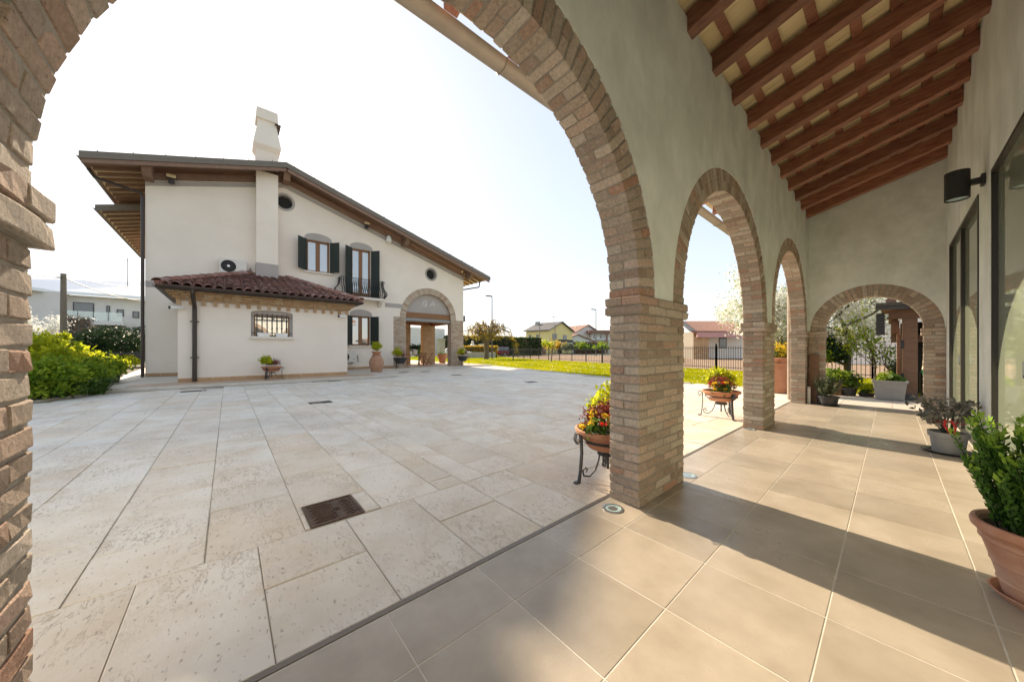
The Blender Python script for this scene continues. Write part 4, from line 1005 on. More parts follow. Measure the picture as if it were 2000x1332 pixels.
# ---- porch: brick piers, arch, tympanum with the initials, roller
def wall_bricks(m, y0, y1, z0, z1, x, br, h=0.075, l=0.27, th=0.03, nrm='x'):
    z = z0; k = 0
    while z < z1 - 0.02:
        hh = min(h, z1 - z); y = y0; first = True
        while y < y1 - 0.01:
            L = (l / 2 if (first and k % 2) else l); L = min(L, y1 - y); first = False; m.cur = br.random(); e = br.uniform(-0.004, 0.006)
            if nrm == 'x': m.box(x - th, x + e, y + 0.006, y + L - 0.006, z + 0.006, z + hh - 0.006)
            else: m.box(y + 0.006, y + L - 0.006, x - th if nrm == 'y+' else x - e, x + e if nrm == 'y+' else x + th, z + 0.006, z + hh - 0.006)
            y += L
        z += h; k += 1
br = random.Random(31)
def porch_pier(y0, y1, x0, x1, z1, mt='brick_pale', faces='fl'):
    o = bx('porch_pier', 'mortar', hs, x0 + 0.008, x1 - 0.008, y0 + 0.008, y1 - 0.008, ZP, z1)
    m = MB()
    wall_bricks(m, y0, y1, ZP, z1, x1, br)
    wall_bricks(m, x0, x1, ZP, z1, y0, br, nrm='y-'); wall_bricks(m, x0, x1, ZP, z1, y1, br, nrm='y+'); wall_bricks(m, y0, y1, ZP, z1, x0 + 0.03, br)
    tag(m.build('brickwork', mt, o, attr=True), kind='stuff'); return o
XP0 = X0 - 0.5
porch_pier(PL0, pa0, XP0, X0 + 0.0, ZS); porch_pier(pa1, YRr, XP0, X0 + 0.0, ZS)
# arch ring of upright bricks
n = 46; m = MB(); ring = MB(); K = 40
for k in range(n):
    t = math.pi * (k + 0.5) / n; m.cur = br.random()
    er = Vector((0, math.cos(t), math.sin(t))); et = Vector((0, -math.sin(t), math.cos(t)))
    tg = math.pi * (PAR + bt / 2) / n
    for (xc, dep) in ((X0 - 0.14, 0.29), (X0 - 0.38, 0.18)):
        m.cur = br.random(); m.obox(Vector((xc + br.uniform(-0.002, 0.004), PAC, ZS)) + er * (PAR + bt / 2), er, (1, 0, 0), et, bt - 0.01, dep - 0.02, tg - 0.016)
pa = MB()
for j in range(K + 1):
    t = math.pi * j / K
    for r_, x in ((PAR + 0.012, X0 - 0.012), (PAR + bt - 0.012, X0 - 0.012), (PAR + bt - 0.012, X0 - 0.46), (PAR + 0.012, X0 - 0.46)): pa.v.append((x, PAC + r_ * math.cos(t), ZS + r_ * math.sin(t))); pa.r.append(0)
for j in range(K):
    for q in range(4): pa.f.append((j * 4 + q, j * 4 + (q + 1) % 4, j * 4 + 4 + (q + 1) % 4, j * 4 + 4 + q))
pao = pa.build('porch_arch', 'mortar', hs, recalc=True)
tag(m.build('brickwork', 'brick_pale', pao, attr=True), kind='stuff')
XT = X0 - 0.22
zty = W(838, 612)[1]
loop = [(PAC - PAR, zty)] + [(PAC - PAR * math.cos(math.pi * k / 36), ZS + PAR * math.sin(math.pi * k / 36)) for k in range(37) if ZS + PAR * math.sin(math.pi * k / 36) > zty] + [(PAC + PAR, zty)]
m = MB(); m.extrude([loop[::-1]], lambda a, b, d: (XT - d, a, b), 0.12)
ty = m.build('tympanum', 'grey_paint', hs, recalc=True)
# initials drawn as white brush strokes
gx = lambda u, v: Vector((XT + 0.012, *px(u, v, XT)))
strokes = [[(834.2, 589.6), (831.5, 587.6), (828, 589.2), (825.3, 593.2), (825.8, 597), (828.6, 598), (831.8, 595.6), (833.8, 592.6), (829.6, 593.3)], [(833.6, 592.8), (832.6, 597.5), (829.5, 600.4)],
           [(836.2, 593.4), (837.0, 594.2)],
           [(838.6, 598.8), (842, 594.4), (846.6, 588.8), (846.4, 594), (847.2, 598.6)], [(840.2, 595.9), (844, 594.8), (849, 594.6)]]
m = MB()
for s_ in strokes: m.tube([gx(*p) for p in s_], 0.02, 5)
m.build('initials', 'plastic_white', ty)
zr0, zr1 = W(838, 622)[1], zty
bx('beam', 'window_wood', ty, XT - 0.16, XT + 0.06, PAC - PAR + 0.005, PAC + PAR - 0.005, zr0, zr1 - 0.002)
MB().tube([(XT + 0.02, PAC - PAR + 0.03, zr0 - 0.14), (XT + 0.02, PAC + PAR - 0.03, zr0 - 0.14)], 0.12, 14).build('awning_roll', 'plastic_grey', ty, smooth=40)
# porch interior: back piers, beams
xb_ = X0 - 4.3
for (y, w_, mt) in ((px(780, 660, xb_)[0], px(802, 660, xb_)[0] - px(780, 660, xb_)[0], 'brick_orange'), (px(827, 660, xb_)[0], YRr - px(827, 660, xb_)[0], 'brick_orange')):
    if y + w_ > YRr: w_ = YRr - y
    if mt: porch_pier(y, y + w_, xb_ - 0.5, xb_, E + 1.6 * S, mt)
bx('porch_lintel', 'wood_rafter', hs, xb_ - 0.5, xb_, pa0, YRr - 0.001, E + 1.6 * S, E + 2.0 * S)
bx('porch_lintel', 'wood_rafter', hs, xb_, XP0, YRr - 0.42, YRr - 0.02, E + 1.57 * S, E + 2.0 * S)
for k in range(5):
    x = XP0 - 0.5 - 0.75 * k; bx('porch_beam', 'window_wood', hs, x - 0.07, x + 0.07, pa0 - 0.8, YRr - 0.42, E + 1.78 * S, E + 1.98 * S)
# skirting tiles along wall foot
def skirt(x, y0, y1, n):
    L = (y1 - y0) / n
    me = MB().box(0, 0.015, -L / 2 + 0.004, L / 2 - 0.004, 0, 0.13).mesh('skirting_tile'); me.materials.append(MATS['skirting'])
    for k in range(n): part('skirting_tile', me, hs, (x, y0 + L * (k + 0.5), ZP))
AX = -13.1 * S; AY0, AY1 = -1.06 * S, 3.33 * S
skirt(X0, YL, AY0, 3); skirt(X0, AY1, PL0, 8); skirt(AX, AY0, AY1, 12)

# ---------------------------------------------------------------- the annexe with the tiled hip roof
an = thing('annexe', 'low cream annexe with hipped clay tile roof in front of the house', 'outbuilding')
A = lambda u, v: px(u, v, AX)
EXF = -12.6 * S; EY0, EY1 = -1.39 * S, 3.66 * S; EZ = E + 1.73 * S
TY0, TY1, TZ = 0.69 * S, 1.87 * S, E + 2.95 * S
aw0, aw1 = A(490, 640)[0], A(572, 640)[0]; az0, az1 = A(531, 657.5)[1], A(531, 612)[1]
amid = (aw0 + aw1) / 2
def seg(y0, y1, z0, z1, rise, n=14):
    return [(y0, z0), (y1, z0), (y1, z1)] + [(amid + (y1 - y0) / 2 * math.cos(math.pi * k / n), z1 + rise * math.sin(math.pi * k / n)) for k in range(1, n)] + [(y0, z1)]
WZ = EZ - 0.12
m = MB(); m.extrude([[(AY0, ZP), (AY1, ZP), (AY1, WZ), (AY0, WZ)], seg(aw0, aw1, az0, az1, 0.10)], lambda a, b, d: (AX - d, a, b), 0.25)
m.build('wall', 'plaster_cream', an, recalc=True)
MB().box(X0 + 0.02, AX - 0.25, AY0, AY0 + 0.2, ZP, WZ).box(X0 + 0.02, AX - 0.25, AY1 - 0.2, AY1, ZP, WZ).build('side_walls', 'plaster_cream', an)
# window with grey surround
fr = 0.10
m = MB(); m.extrude([seg(aw0, aw1, az0, az1, 0.10), seg(aw0 + fr, aw1 - fr, az0 + 0.01, az1 - 0.06, 0.0001, 2)], lambda a, b, d: (AX - 0.13 - d, a, b), 0.03); wn = m.build('window', 'grey_paint', an, recalc=True)
wn['label'] = 'low barred window with grey surround'
f = 0.06; wy0, wy1, wz0, wz1 = aw0 + fr - 0.02, aw1 - fr + 0.02, az0, az1 - 0.04
m = MB(); m.box(AX - 0.24, AX - 0.16, wy0, wy0 + f, wz0, wz1).box(AX - 0.24, AX - 0.16, wy1 - f, wy1, wz0, wz1).box(AX - 0.24, AX - 0.16, wy0 + f, wy1 - f, wz1 - f, wz1).box(AX - 0.24, AX - 0.16, wy0 + f, wy1 - f, wz0, wz0 + f)
m.build('frame', 'window_wood', wn)
bx('pane', 'window_lower', wn, AX - 0.20, AX - 0.195, wy0 + f, wy1 - f, wz0 + f, wz1 - f)
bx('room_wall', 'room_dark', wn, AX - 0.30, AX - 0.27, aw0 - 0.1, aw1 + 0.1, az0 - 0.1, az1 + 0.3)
bx('sill', 'white_stone', wn, AX - 0.15, AX + 0.10, aw0 - 0.02, aw1 + 0.02, az0 - 0.10, az0 + 0.002, 0.006)
for k in range(7):
    y = wy0 + (wy1 - wy0) * (k + 0.7) / 7.4; b_ = MB().tube([(AX - 0.09, y, az0), (AX - 0.09, y, az1 - 0.02)], 0.012, 6)
    if k >= 3: b_.lathe([(0.012, 0), (0.026, 0.03), (0.012, 0.06)], (AX - 0.09, y, az0 + 0.3), 8).lathe([(0.012, 0), (0.026, 0.03), (0.012, 0.06)], (AX - 0.09, y, az1 - 0.3), 8)
    b_.build('grille_bar', 'iron', wn)
for z in (az0 + 0.14, az1 - 0.14): MB().tube([(AX - 0.09, aw0 + 0.02, z), (AX - 0.09, aw1 - 0.02, z)], 0.009, 5).build('grille_rail', 'iron', wn)
for y in (amid - 0.28, amid + 0.30):
    m = MB(); m.add([(AX - 0.02 + a * 0.07 * s_, y + b * 0.21 * s_, az0 + z) for s_, z in ((0.85, 0.003), (1.0, 0.14), (0.92, 0.14), (0.8, 0.02)) for a, b in ((-1, -1), (1, -1), (1, 1), (-1, 1))], [(3, 2, 1, 0)] + [(i * 4 + q, i * 4 + (q + 1) % 4, i * 4 + 4 + (q + 1) % 4, i * 4 + 4 + q) for i in range(3) for q in range(4)] + [(12, 13, 14, 15)])
    tag(m.build('flower_box', 'plastic_white'), 'empty white plastic flower box on the barred window sill, %s' % ('left one' if y < amid else 'right one'), 'flower box', 'white flower boxes on the sill')
# cornice of projecting bricks with dentils
m = MB(); br = random.Random(77)
crn = bx('cornice', 'mortar', an, AX - 0.1, AX + 0.03, AY0 - 0.03, AY1 + 0.03, WZ - 0.30, WZ + 0.1)
for k in range(4):
    p_ = 0.05 + 0.075 * k; z = WZ - 0.28 + 0.075 * k
    y = AY0 - p_
    while y < AY1 + p_ - 0.02:
        L = min(br.uniform(0.2, 0.34), AY1 + p_ - y); m.cur = br.random(); m.box(AX - 0.05, AX + p_ + br.uniform(-0.01, 0.01), y + 0.006, y + L - 0.006, z, z + 0.066); y += L
    y = AX
    while y > AX - 0.9:
        m.cur = br.random(); m.box(y - 0.25, y - 0.006, AY0 - p_, AY0 + 0.05, z, z + 0.066); m.cur = br.random(); m.box(y - 0.25, y - 0.006, AY1 - 0.05, AY1 + p_, z, z + 0.066); y -= 0.26
tag(m.build('brickwork', 'brick_orange', crn, attr=True), kind='stuff')
me = MB().box(-0.05, 0.05, -0.055, 0.055, -0.075, 0.075).mesh('dentil'); me.materials.append(MATS['brick_orange'])
nd = 18
for k in range(nd): part('dentil', me, an, (AX + 0.05, AY0 + 0.02 + (AY1 - AY0 - 0.04) * k / (nd - 1), WZ - 0.36))
# gutter and downpipe
gut = gutter(EY0 - 0.05, EY1 + 0.05, EXF + 0.03, EZ - 0.02, 0.09, 'gutter_brown', an)
bx('fascia', 'gutter_brown', an, EXF - 0.08, EXF - 0.055, EY0, EY1, EZ - 0.14, EZ + 0.03)
gutter(X0 + 0.02, EXF + 0.05, EY0 - 0.03, EZ - 0.02, 0.09, 'gutter_brown', an, axis='x'); gutter(X0 + 0.02, EXF + 0.05, EY1 + 0.03, EZ - 0.02, 0.09, 'gutter_brown', an, axis='x')
ypd = A(379, 660)[0]
dp = MB().tube([(EXF + 0.03, ypd, EZ - 0.08), (EXF + 0.03, ypd, EZ - 0.22), (EXF - 0.10, ypd, EZ - 0.34), (EXF - 0.32, ypd + 0.02, EZ - 0.55), (AX + 0.10, ypd + 0.02, EZ - 0.66), (AX + 0.10, ypd + 0.02, EZ - 0.8), (AX + 0.10, ypd + 0.02, ZP + 0.02)], 0.062, 12).build('downpipe', 'gutter_brown', an, smooth=40)
for z in (0.95, 2.2): MB().box(AX, AX + 0.18, ypd - 0.09, ypd + 0.13, z - 0.015, z + 0.015).build('pipe_clip', 'gutter_brown', dp)
# roof planes under the tiles
m = MB(); v = [(EXF, EY0, EZ), (EXF, EY1, EZ), (X0 + 0.01, TY1, TZ), (X0 + 0.01, TY0, TZ), (X0 + 0.01, EY0, EZ), (X0 + 0.01, EY1, EZ)]
m.add(v + [(a, b, c - 0.1) for a, b, c in v], [(0, 1, 2, 3), (0, 3, 4), (1, 5, 2), (6, 9, 8, 7), (6, 10, 9), (7, 8, 11), (0, 6, 7, 1), (4, 10, 6, 0), (1, 7, 11, 5), (3, 2, 8, 9), (4, 3, 9, 10), (2, 5, 11, 8)])
m.build('roof_deck', 'roof_tile', an)
for (ya, yb) in ((EY0, TY0), (EY1, TY1)): MB().bar((EXF, ya, EZ + 0.05), (X0, yb, TZ + 0.07), 0.2, 0.12).build('hip_bed', 'roof_tile', an)
def coppo(L, r0, r1, n=6, th=0.014, flip=False):
    m = MB()
    for i, (s_, r_) in enumerate(((0, r0), (L, r1))):
        for k in range(n + 1):
            t = math.pi * k / n
            for rr in (r_, r_ - th): m.v.append((s_, rr * math.cos(t), rr * math.sin(t) * 0.85)); m.r.append(0)
    q = 2 * (n + 1)
    for k in range(n):
        a = 2 * k; m.f += [(a, a + 2, q + a + 2, q + a), (a + 1, q + a + 1, q + a + 3, a + 3), (a, a + 1, a + 3, a + 2), (q + a, q + a + 2, q + a + 3, q + a + 1)]
    m.f += [(0, q, q + 1, 1), (2 * n, 2 * n + 1, q + 2 * n + 1, q + 2 * n)]
    me = m.mesh('coppo', smooth=35); me.materials.append(MATS['roof_tile']); return me
CP = coppo(0.50, 0.125, 0.095)
sd_ = Vector((X0 - EXF, 0, TZ - EZ)); SLN = sd_.length; sd_.normalize()
pit = 0.26; ncol = int((EY1 - EY0) / pit); rows = 12; ex = SLN / rows
qs = Matrix((sd_, Vector((0, 1, 0)).cross(Vector((0, 0, 1))).normalized() * 0 + Vector((0, 1, 0)), sd_.cross(Vector((0, 1, 0))))).transposed()
if qs.determinant() < 0 or qs.col[2].z < 0: qs = Matrix((sd_, Vector((0, -1, 0)), sd_.cross(Vector((0, -1, 0))))).transposed()
eul = qs.to_euler()
up_ = qs.col[2]
for c in range(ncol):
    y = EY0 + (c + 0.5) * (EY1 - EY0) / ncol
    for r_ in range(rows):
        s_ = ex * r_ - 0.04; f_ = (s_ + 0.1) / SLN
        if not (EY0 + (TY0 - EY0) * f_ - 0.02 < y < EY1 + (TY1 - EY1) * f_ + 0.02): continue
        p = Vector((EXF, y, EZ)) + sd_ * s_ + Vector(up_) * (0.035 + rng.uniform(-0.006, 0.006))
        o = part('roof_tile', CP, an, p, (eul.x + rng.gauss(0, 0.012), eul.y + 0.045 + rng.gauss(0, 0.01), eul.z + rng.gauss(0, 0.02)))
for (ya, yb) in ((EY0, TY0), (EY1, TY1)):
    a = Vector((EXF, ya, EZ + 0.04)); b = Vector((X0, yb, TZ + 0.06)); d = (b - a); L = d.length; d.normalize()
    s2 = d.cross(Vector((0, 0, 1))).normalized(); u2 = s2.cross(d); q3 = Matrix((d, -s2, u2)).transposed()
    if q3.determinant() < 0: q3 = Matrix((d, s2, u2)).transposed()
    n = int(L / 0.42)
    for k in range(n): part('hip_tile', CP, an, a + d * (k * L / n - 0.03) + u2 * (0.05 + 0.004 * (k % 2)), q3.to_euler(), (1.05, 1.25, 1.1))
for k in range(4): part('ridge_tile', CP, an, (X0 + 0.05, TY0 + (TY1 - TY0) * k / 4 - 0.02, TZ + 0.06), (0, -0.05, R(90)), (0.8, 0.9, 0.9))
MB().box(X0 + 0.002, X0 + 0.12, TY0 - 0.1, TY1 + 0.1, TZ + 0.10, TZ + 0.15).build('flashing', 'white_stone', an)

# ---------------------------------------------------------------- fittings on the house
def ac_unit(yc, zc, x, wd, ht, label, fan_left=True):
    t = thing('air_conditioner', label, 'air conditioner', 'outdoor air conditioner units')
    bx('casing', 'ac_white', t, x + 0.10, x + 0.44, yc - wd / 2, yc + wd / 2, zc - ht / 2, zc + ht / 2, 0.02)
    fy = yc - wd * 0.17; fr_ = ht * 0.40; X = x + 0.445
    MB().lathe([(fr_, 0), (fr_ + 0.02, 0)], (0, 0, 0), 32, capb=False)
    m = MB()
    for r_ in [fr_ * k / 9 for k in range(2, 10)]:
        m.tube([(X + 0.012, fy + r_ * math.cos(2 * math.pi * k / 28), zc + r_ * math.sin(2 * math.pi * k / 28)) for k in range(29)], 0.004, 4, cap=False)
    for k in range(26):
        a = 2 * math.pi * k / 26; m.bar((X + 0.012, fy + 0.15 * fr_ * math.cos(a), zc + 0.15 * fr_ * math.sin(a)), (X + 0.012, fy + fr_ * math.cos(a + 0.25), zc + fr_ * math.sin(a + 0.25)), 0.007, 0.006)
    tag(m.build('fan_grille', 'iron_grey', t), kind='stuff')
    m = MB(); m.add([(X, fy + fr_ * math.cos(2 * math.pi * k / 32), zc + fr_ * math.sin(2 * math.pi * k / 32)) for k in range(32)], [tuple(range(32))]); m.build('fan_opening', 'room_dark', t)
    m = MB(); m.add([(X + 0.02, fy + 0.2 * fr_ * math.cos(2 * math.pi * k / 20), zc + 0.2 * fr_ * math.sin(2 * math.pi * k / 20)) for k in range(20)], [tuple(range(20))]); m.build('hub', 'plastic_white', t)
    for s_ in (-0.3, 0.3): bx('bracket', 'iron_grey', t, x, x + 0.42, yc + s_ * wd - 0.02, yc + s_ * wd + 0.02, zc - ht / 2 - 0.05, zc - ht / 2 - 0.005)
    m = MB(); m.box(X - 0.003, X + 0.003, yc + wd * 0.27, yc + wd * 0.42, zc - 0.14, zc - 0.11); m.build('label_plate', 'grey_paint', t)
    m = MB().tube([(x + 0.2, yc + wd / 2, zc - 0.1), (x + 0.2, yc + wd / 2 + 0.1, zc - 0.05), (x + 0.06, yc + wd / 2 + 0.16, zc + 0.1), (x + 0.02, yc + wd / 2 + 0.2, zc - 0.3)], 0.02, 6).build('pipe', 'plastic_grey', t)
a0 = px(428, 516, X0 + 0.44); a1 = px(482, 520, X0 + 0.44)
ac_unit((a0[0] + a1[0]) / 2, a0[1] - 0.03, X0, a1[0] - a0[0], 0.66, 'white outdoor air conditioner on the wall above the tiled roof')
b_ = px(690, 697, X0 + 0.44)
ac_unit(px(679, 697, X0 + 0.44)[0], b_[1], X0, 0.95, 0.62, 'white air conditioner low on the wall beside the annexe corner')
def camera_(x, y, z, label, flip=1):
    t = thing('security_camera', label, 'camera', 'security cameras on the annexe corners')
    MB().tube([(x, y, z), (x + 0.10, y, z)], 0.06, 12).build('base', 'plastic_white', t, smooth=40)
    MB().tube([(x + 0.08, y - 0.0, z), (x + 0.15, y - flip * 0.08, z - 0.01), (x + 0.2, y - flip * 0.26, z - 0.03)], [0.05, 0.065, 0.06], 12).build('housing', 'plastic_white', t, smooth=50)
    MB().tube([(x + 0.198, y - flip * 0.255, z - 0.029), (x + 0.212, y - flip * 0.30, z - 0.034)], 0.05, 12).build('lens', 'lamp_black', t, smooth=40)
ca = px(352, 601, AX); camera_(AX, AY0 + 0.10, ca[1], 'white security camera on the left corner of the annexe')
cb = px(670, 617.5, AX); camera_(AX, AY1 - 0.12, cb[1], 'white security camera on the right corner of the annexe', 1)
def flood(u, v, label):
    y, z = W(u, v); t = thing('floodlight', label, 'floodlight', 'floodlights under the eaves')
    bx('bracket', 'iron', t, X0, X0 + 0.2, y - 0.03, y + 0.03, z - 0.14, z - 0.08); bx('sensor', 'lamp_black', t, X0 + 0.12, X0 + 0.26, y - 0.09, y + 0.09, z - 0.22, z - 0.09)
    MB().obox((X0 + 0.26, y, z + 0.05), (0, 1, 0), Vector((1, 0, 0.6)).normalized(), Vector((-0.6, 0, 1)).normalized(), 0.34, 0.05, 0.24).build('head', 'lamp_black', t)
    MB().obox((X0 + 0.284, y, z + 0.065), (0, 1, 0), Vector((1, 0, 0.6)).normalized(), Vector((-0.6, 0, 1)).normalized(), 0.29, 0.012, 0.19).build('lens', 'board_cream', t)
flood(336, 352, 'small floodlight near the left corner of the gable'); flood(714, 441, 'small floodlight above the balcony door')
y, z = W(757, 468); t = thing('bell_lamp', 'white bell shaped alarm lamp under the right eave', 'lamp')
MB().lathe([(0.17, -0.2), (0.165, -0.1), (0.13, 0.08), (0.06, 0.18), (0.02, 0.2)], (X0 + 0.22, y, z), 20).build('shade', 'plastic_white', t, smooth=50)
MB().tube([(X0, y, z + 0.16), (X0 + 0.22, y, z + 0.16)], 0.03, 8).build('arm', 'plastic_white', t); MB().lathe([(0.05, -0.28), (0.07, -0.22), (0.06, -0.2)], (X0 + 0.22, y, z), 12).build('bulb', 'plastic_white', t)
yy, zz = px(909, 623, X0 - 0.3); tag(MB().box(X0 - 0.45, X0 - 0.2, YRr + 0.002, YRr + 0.28, zz - 0.22, zz + 0.22).box(X0 - 0.40, X0 - 0.25, YRr + 0.28, YRr + 0.30, zz - 0.17, zz + 0.17).build('speaker_box', 'iron_grey', bevel=0.02), 'grey box speaker on the outer corner of the porch', 'speaker')
# ================================================================== POTS AND PLANTS
def flowerbowl_plants(parent, c, rad, seed, lime=True, red=True, flowers=True, k=1.0, scale=1.3):
    g = np.random.default_rng(seed); c = np.array(c) - np.array([0, 0, 0.10 * rad]); s = rad * scale
    if red:
        P, t = clump_points(c + np.array([0.05, -0.1, 0.42]) * s, np.array([0.58, 0.58, 0.52]) * s, int(70 * k), 26, 0.09 * s, seed + 1, shell=0.2, flat=0.2)
        leaves('red_foliage', 'leaf_red', parent, P, 0.085 * s, seed, tint=t)
    if lime:
        P, t = clump_points(c + np.array([-0.2, 0.42, 0.58]) * s, np.array([0.55, 0.45, 0.60]) * s, int(60 * k), 24, 0.11 * s, seed + 2, shell=0.2, flat=0.2)
        leaves('lime_foliage', 'leaf_lime', parent, P, 0.15 * s, seed + 3, tint=t, up=0.6)
    if flowers:
        P, t = clump_points(c + np.array([0.12, -0.52, 0.3]) * s, np.array([0.4, 0.3, 0.3]) * s, 26, 16, 0.09 * s, seed + 4, shell=0.1)
        leaves('green_foliage', 'leaf_mid', parent, P, 0.12 * s, seed + 5)
        for nm, mt, n in (('yellow_flower', 'petal_yellow', 15), ('red_flower', 'petal_red', 2)):
            for j in range(n):
                q = c + np.array([g.uniform(-0.25, 0.5), g.uniform(-0.9, -0.35), g.uniform(0.3, 0.66)]) * s
                a = g.normal(size=(26, 3)); a /= np.linalg.norm(a, axis=1)[:, None]; a[:, 2] = np.abs(a[:, 2]) * 0.8
                leaves(nm, mt, parent, q + a * 0.065 * s, 0.085 * s, seed + 10 + j, D=a * 0.2)
def stand_planter(loc, label, seed, rot=0.0, rad=0.29, bowl='terracotta', iron='iron', plants=None, k=1.0, height=0.46, tub=False, turn=0.0, group='bowl planters on wrought iron stands'):
    t = thing('bowl_planter', label, 'planter', group)
    H = height
    if tub: prof = [(0.30 * rad, H - 0.34), (0.55 * rad, H - 0.32), (0.8 * rad, H - 0.16), (0.92 * rad, H - 0.03), (rad, H), (rad * 1.02, H + 0.02), (rad * 0.93, H + 0.02), (rad * 0.88, H - 0.05)]
    else: prof = [(0.45 * rad, H - 0.17), (0.62 * rad, H - 0.165), (0.8 * rad, H - 0.11), (0.9 * rad, H - 0.045), (0.96 * rad, H - 0.03), (1.04 * rad, H - 0.02), (1.06 * rad, H + 0.012), (1.0 * rad, H + 0.02), (0.95 * rad, H + 0.012), (0.9 * rad, H - 0.04)]
    MB().lathe(prof, n=36).build('bowl', bowl, t, smooth=35)
    MB().lathe([(0.001, H - 0.035), (0.92 * rad, H - 0.035)], n=24, capb=False).build('soil', 'soil', t)
    # stand: hoop, three curved flat legs, low cup
    st = MB(); st.tube([(0.86 * rad * math.cos(2 * math.pi * j / 32), 0.86 * rad * math.sin(2 * math.pi * j / 32), H - 0.085) for j in range(33)], 0.012, 6, cap=False)
    sto = st.build('stand', iron, t, smooth=40)
    for j in range(3):
        a = rot + 2 * math.pi * j / 3; d = Vector((math.cos(a), math.sin(a), 0)); n_ = Vector((-d.y, d.x, 0)); Z = Vector((0, 0, 1))
        m = MB(); outer = [d * (1.0 * rad) + Z * (H - 0.085), d * (1.20 * rad) + Z * (H - 0.07)]
        path = [d * rad * r_ + Z * z for r_, z in ((1.02, H - 0.11), (1.06, H - 0.02), (1.20, H + 0.0), (1.26, H - 0.06), (1.17, H - 0.10), (1.10, H - 0.055))]
        for a_, b_ in zip(path[:-1], path[1:]): m.bar(a_, b_, 0.04, 0.008, n_.cross(b_ - a_) if (b_ - a_).length else (0, 0, 1))
        leg = [d * rad * 1.02 + Z * (H - 0.03), d * rad * 1.00 + Z * (H * 0.6), d * rad * 1.04 + Z * (H * 0.25), d * rad * 1.10 + Z * 0.012, d * rad * 1.26 + Z * 0.008]
        for a_, b_ in zip(leg[:-1], leg[1:]): m.bar(a_, b_ + (b_ - a_).normalized() * 0.004, 0.034, 0.014, n_.cross(b_ - a_))
        sc = [d * rad * r_ + Z * z for r_, z in ((0.32, H * 0.52), (0.36, H * 0.40), (0.48, H * 0.22), (0.70, H * 0.10), (0.92, H * 0.13), (0.96, H * 0.24), (0.86, H * 0.30), (0.79, H * 0.24), (0.85, H * 0.20))]
        m.tube(sc, 0.008, 6); m.build('leg', iron, sto)
    MB().lathe([(0.30 * rad, H * 0.50), (0.34 * rad, H * 0.50), (0.34 * rad, H * 0.57), (0.30 * rad, H * 0.57)], n=20, capb=False).build('cup', iron, sto)
    if H > 0.4 and not tub: MB().tube([(0, 0, H * 0.2), (0, 0, H - 0.16)], 0.012, 6).build('stem', iron, sto)
    flowerbowl_plants(t, (0, 0, H - 0.03), rad, seed, k=k, **(plants or {}))
    t.location = loc; t.rotation_euler = (0, 0, turn); return t
stand_planter((-1.76, 2.73, 0), 'terracotta bowl of red and yellow flowers on iron stand behind the middle pier', 50, rot=R(250))
stand_planter((-2.02, 6.78, 0), 'flowering terracotta bowl on iron stand seen through the second arch', 60, rot=R(200), iron='iron_grey')
stand_planter((-15.50, 1.27, ZP), 'terracotta bowl with lime bush on iron stand against the annexe', 70, rot=R(30), k=0.6, rad=0.32, turn=math.pi, plants=dict(flowers=False))
stand_planter((-19.35, 7.85, ZP), 'dark tub planter with lime bush beside the left porch pier', 80, rot=R(10), k=0.5, rad=0.42, turn=math.pi, bowl='plastic_black', height=0.62, tub=True, plants=dict(flowers=False))
stand_planter((-19.45, 12.35, ZP), 'dark tub planter with lime bush by the porch corner pier', 90, rot=R(10), k=0.5, rad=0.40, turn=math.pi, bowl='plastic_black', height=0.66, tub=True, plants=dict(flowers=False))
# bulging jar with a potted lime bush on top
jp = Vector((-17.3, 5.78, 0.0))
t = thing('clay_jar', 'bulging old clay jar at the corner of the house terrace', 'jar')
MB().lathe([(0.21, 0), (0.23, 0.02), (0.25, 0.10), (0.28, 0.12), (0.27, 0.14), (0.33, 0.35), (0.36, 0.50), (0.355, 0.62), (0.31, 0.76), (0.24, 0.86), (0.215, 0.90), (0.225, 0.93), (0.235, 0.96), (0.19, 0.965), (0.18, 0.9)], n=32).build('body', 'terracotta_old', t, smooth=35)
MB().tube([(0.285 * math.cos(a), 0.285 * math.sin(a), 0.13) for a in [2 * math.pi * k / 32 for k in range(33)]], 0.012, 6, cap=False).build('band', 'terracotta_old', t, smooth=60)
t.location = jp
t = thing('flower_pot', 'terracotta pot with round lime bush standing on the clay jar', 'potted plant')
MB().lathe([(0.16, 0), (0.21, 0.12), (0.24, 0.125), (0.245, 0.17), (0.22, 0.17), (0.2, 0.1)], n=24).build('pot', 'terracotta', t, smooth=35)
P, q = clump_points((0, 0, 0.42), (0.24, 0.24, 0.24), 90, 14, 0.03, 5, shell=0.3); leaves('foliage', 'leaf_lime', t, P, 0.06, 6, tint=q)
t.location = jp + Vector((0, 0, 0.965))
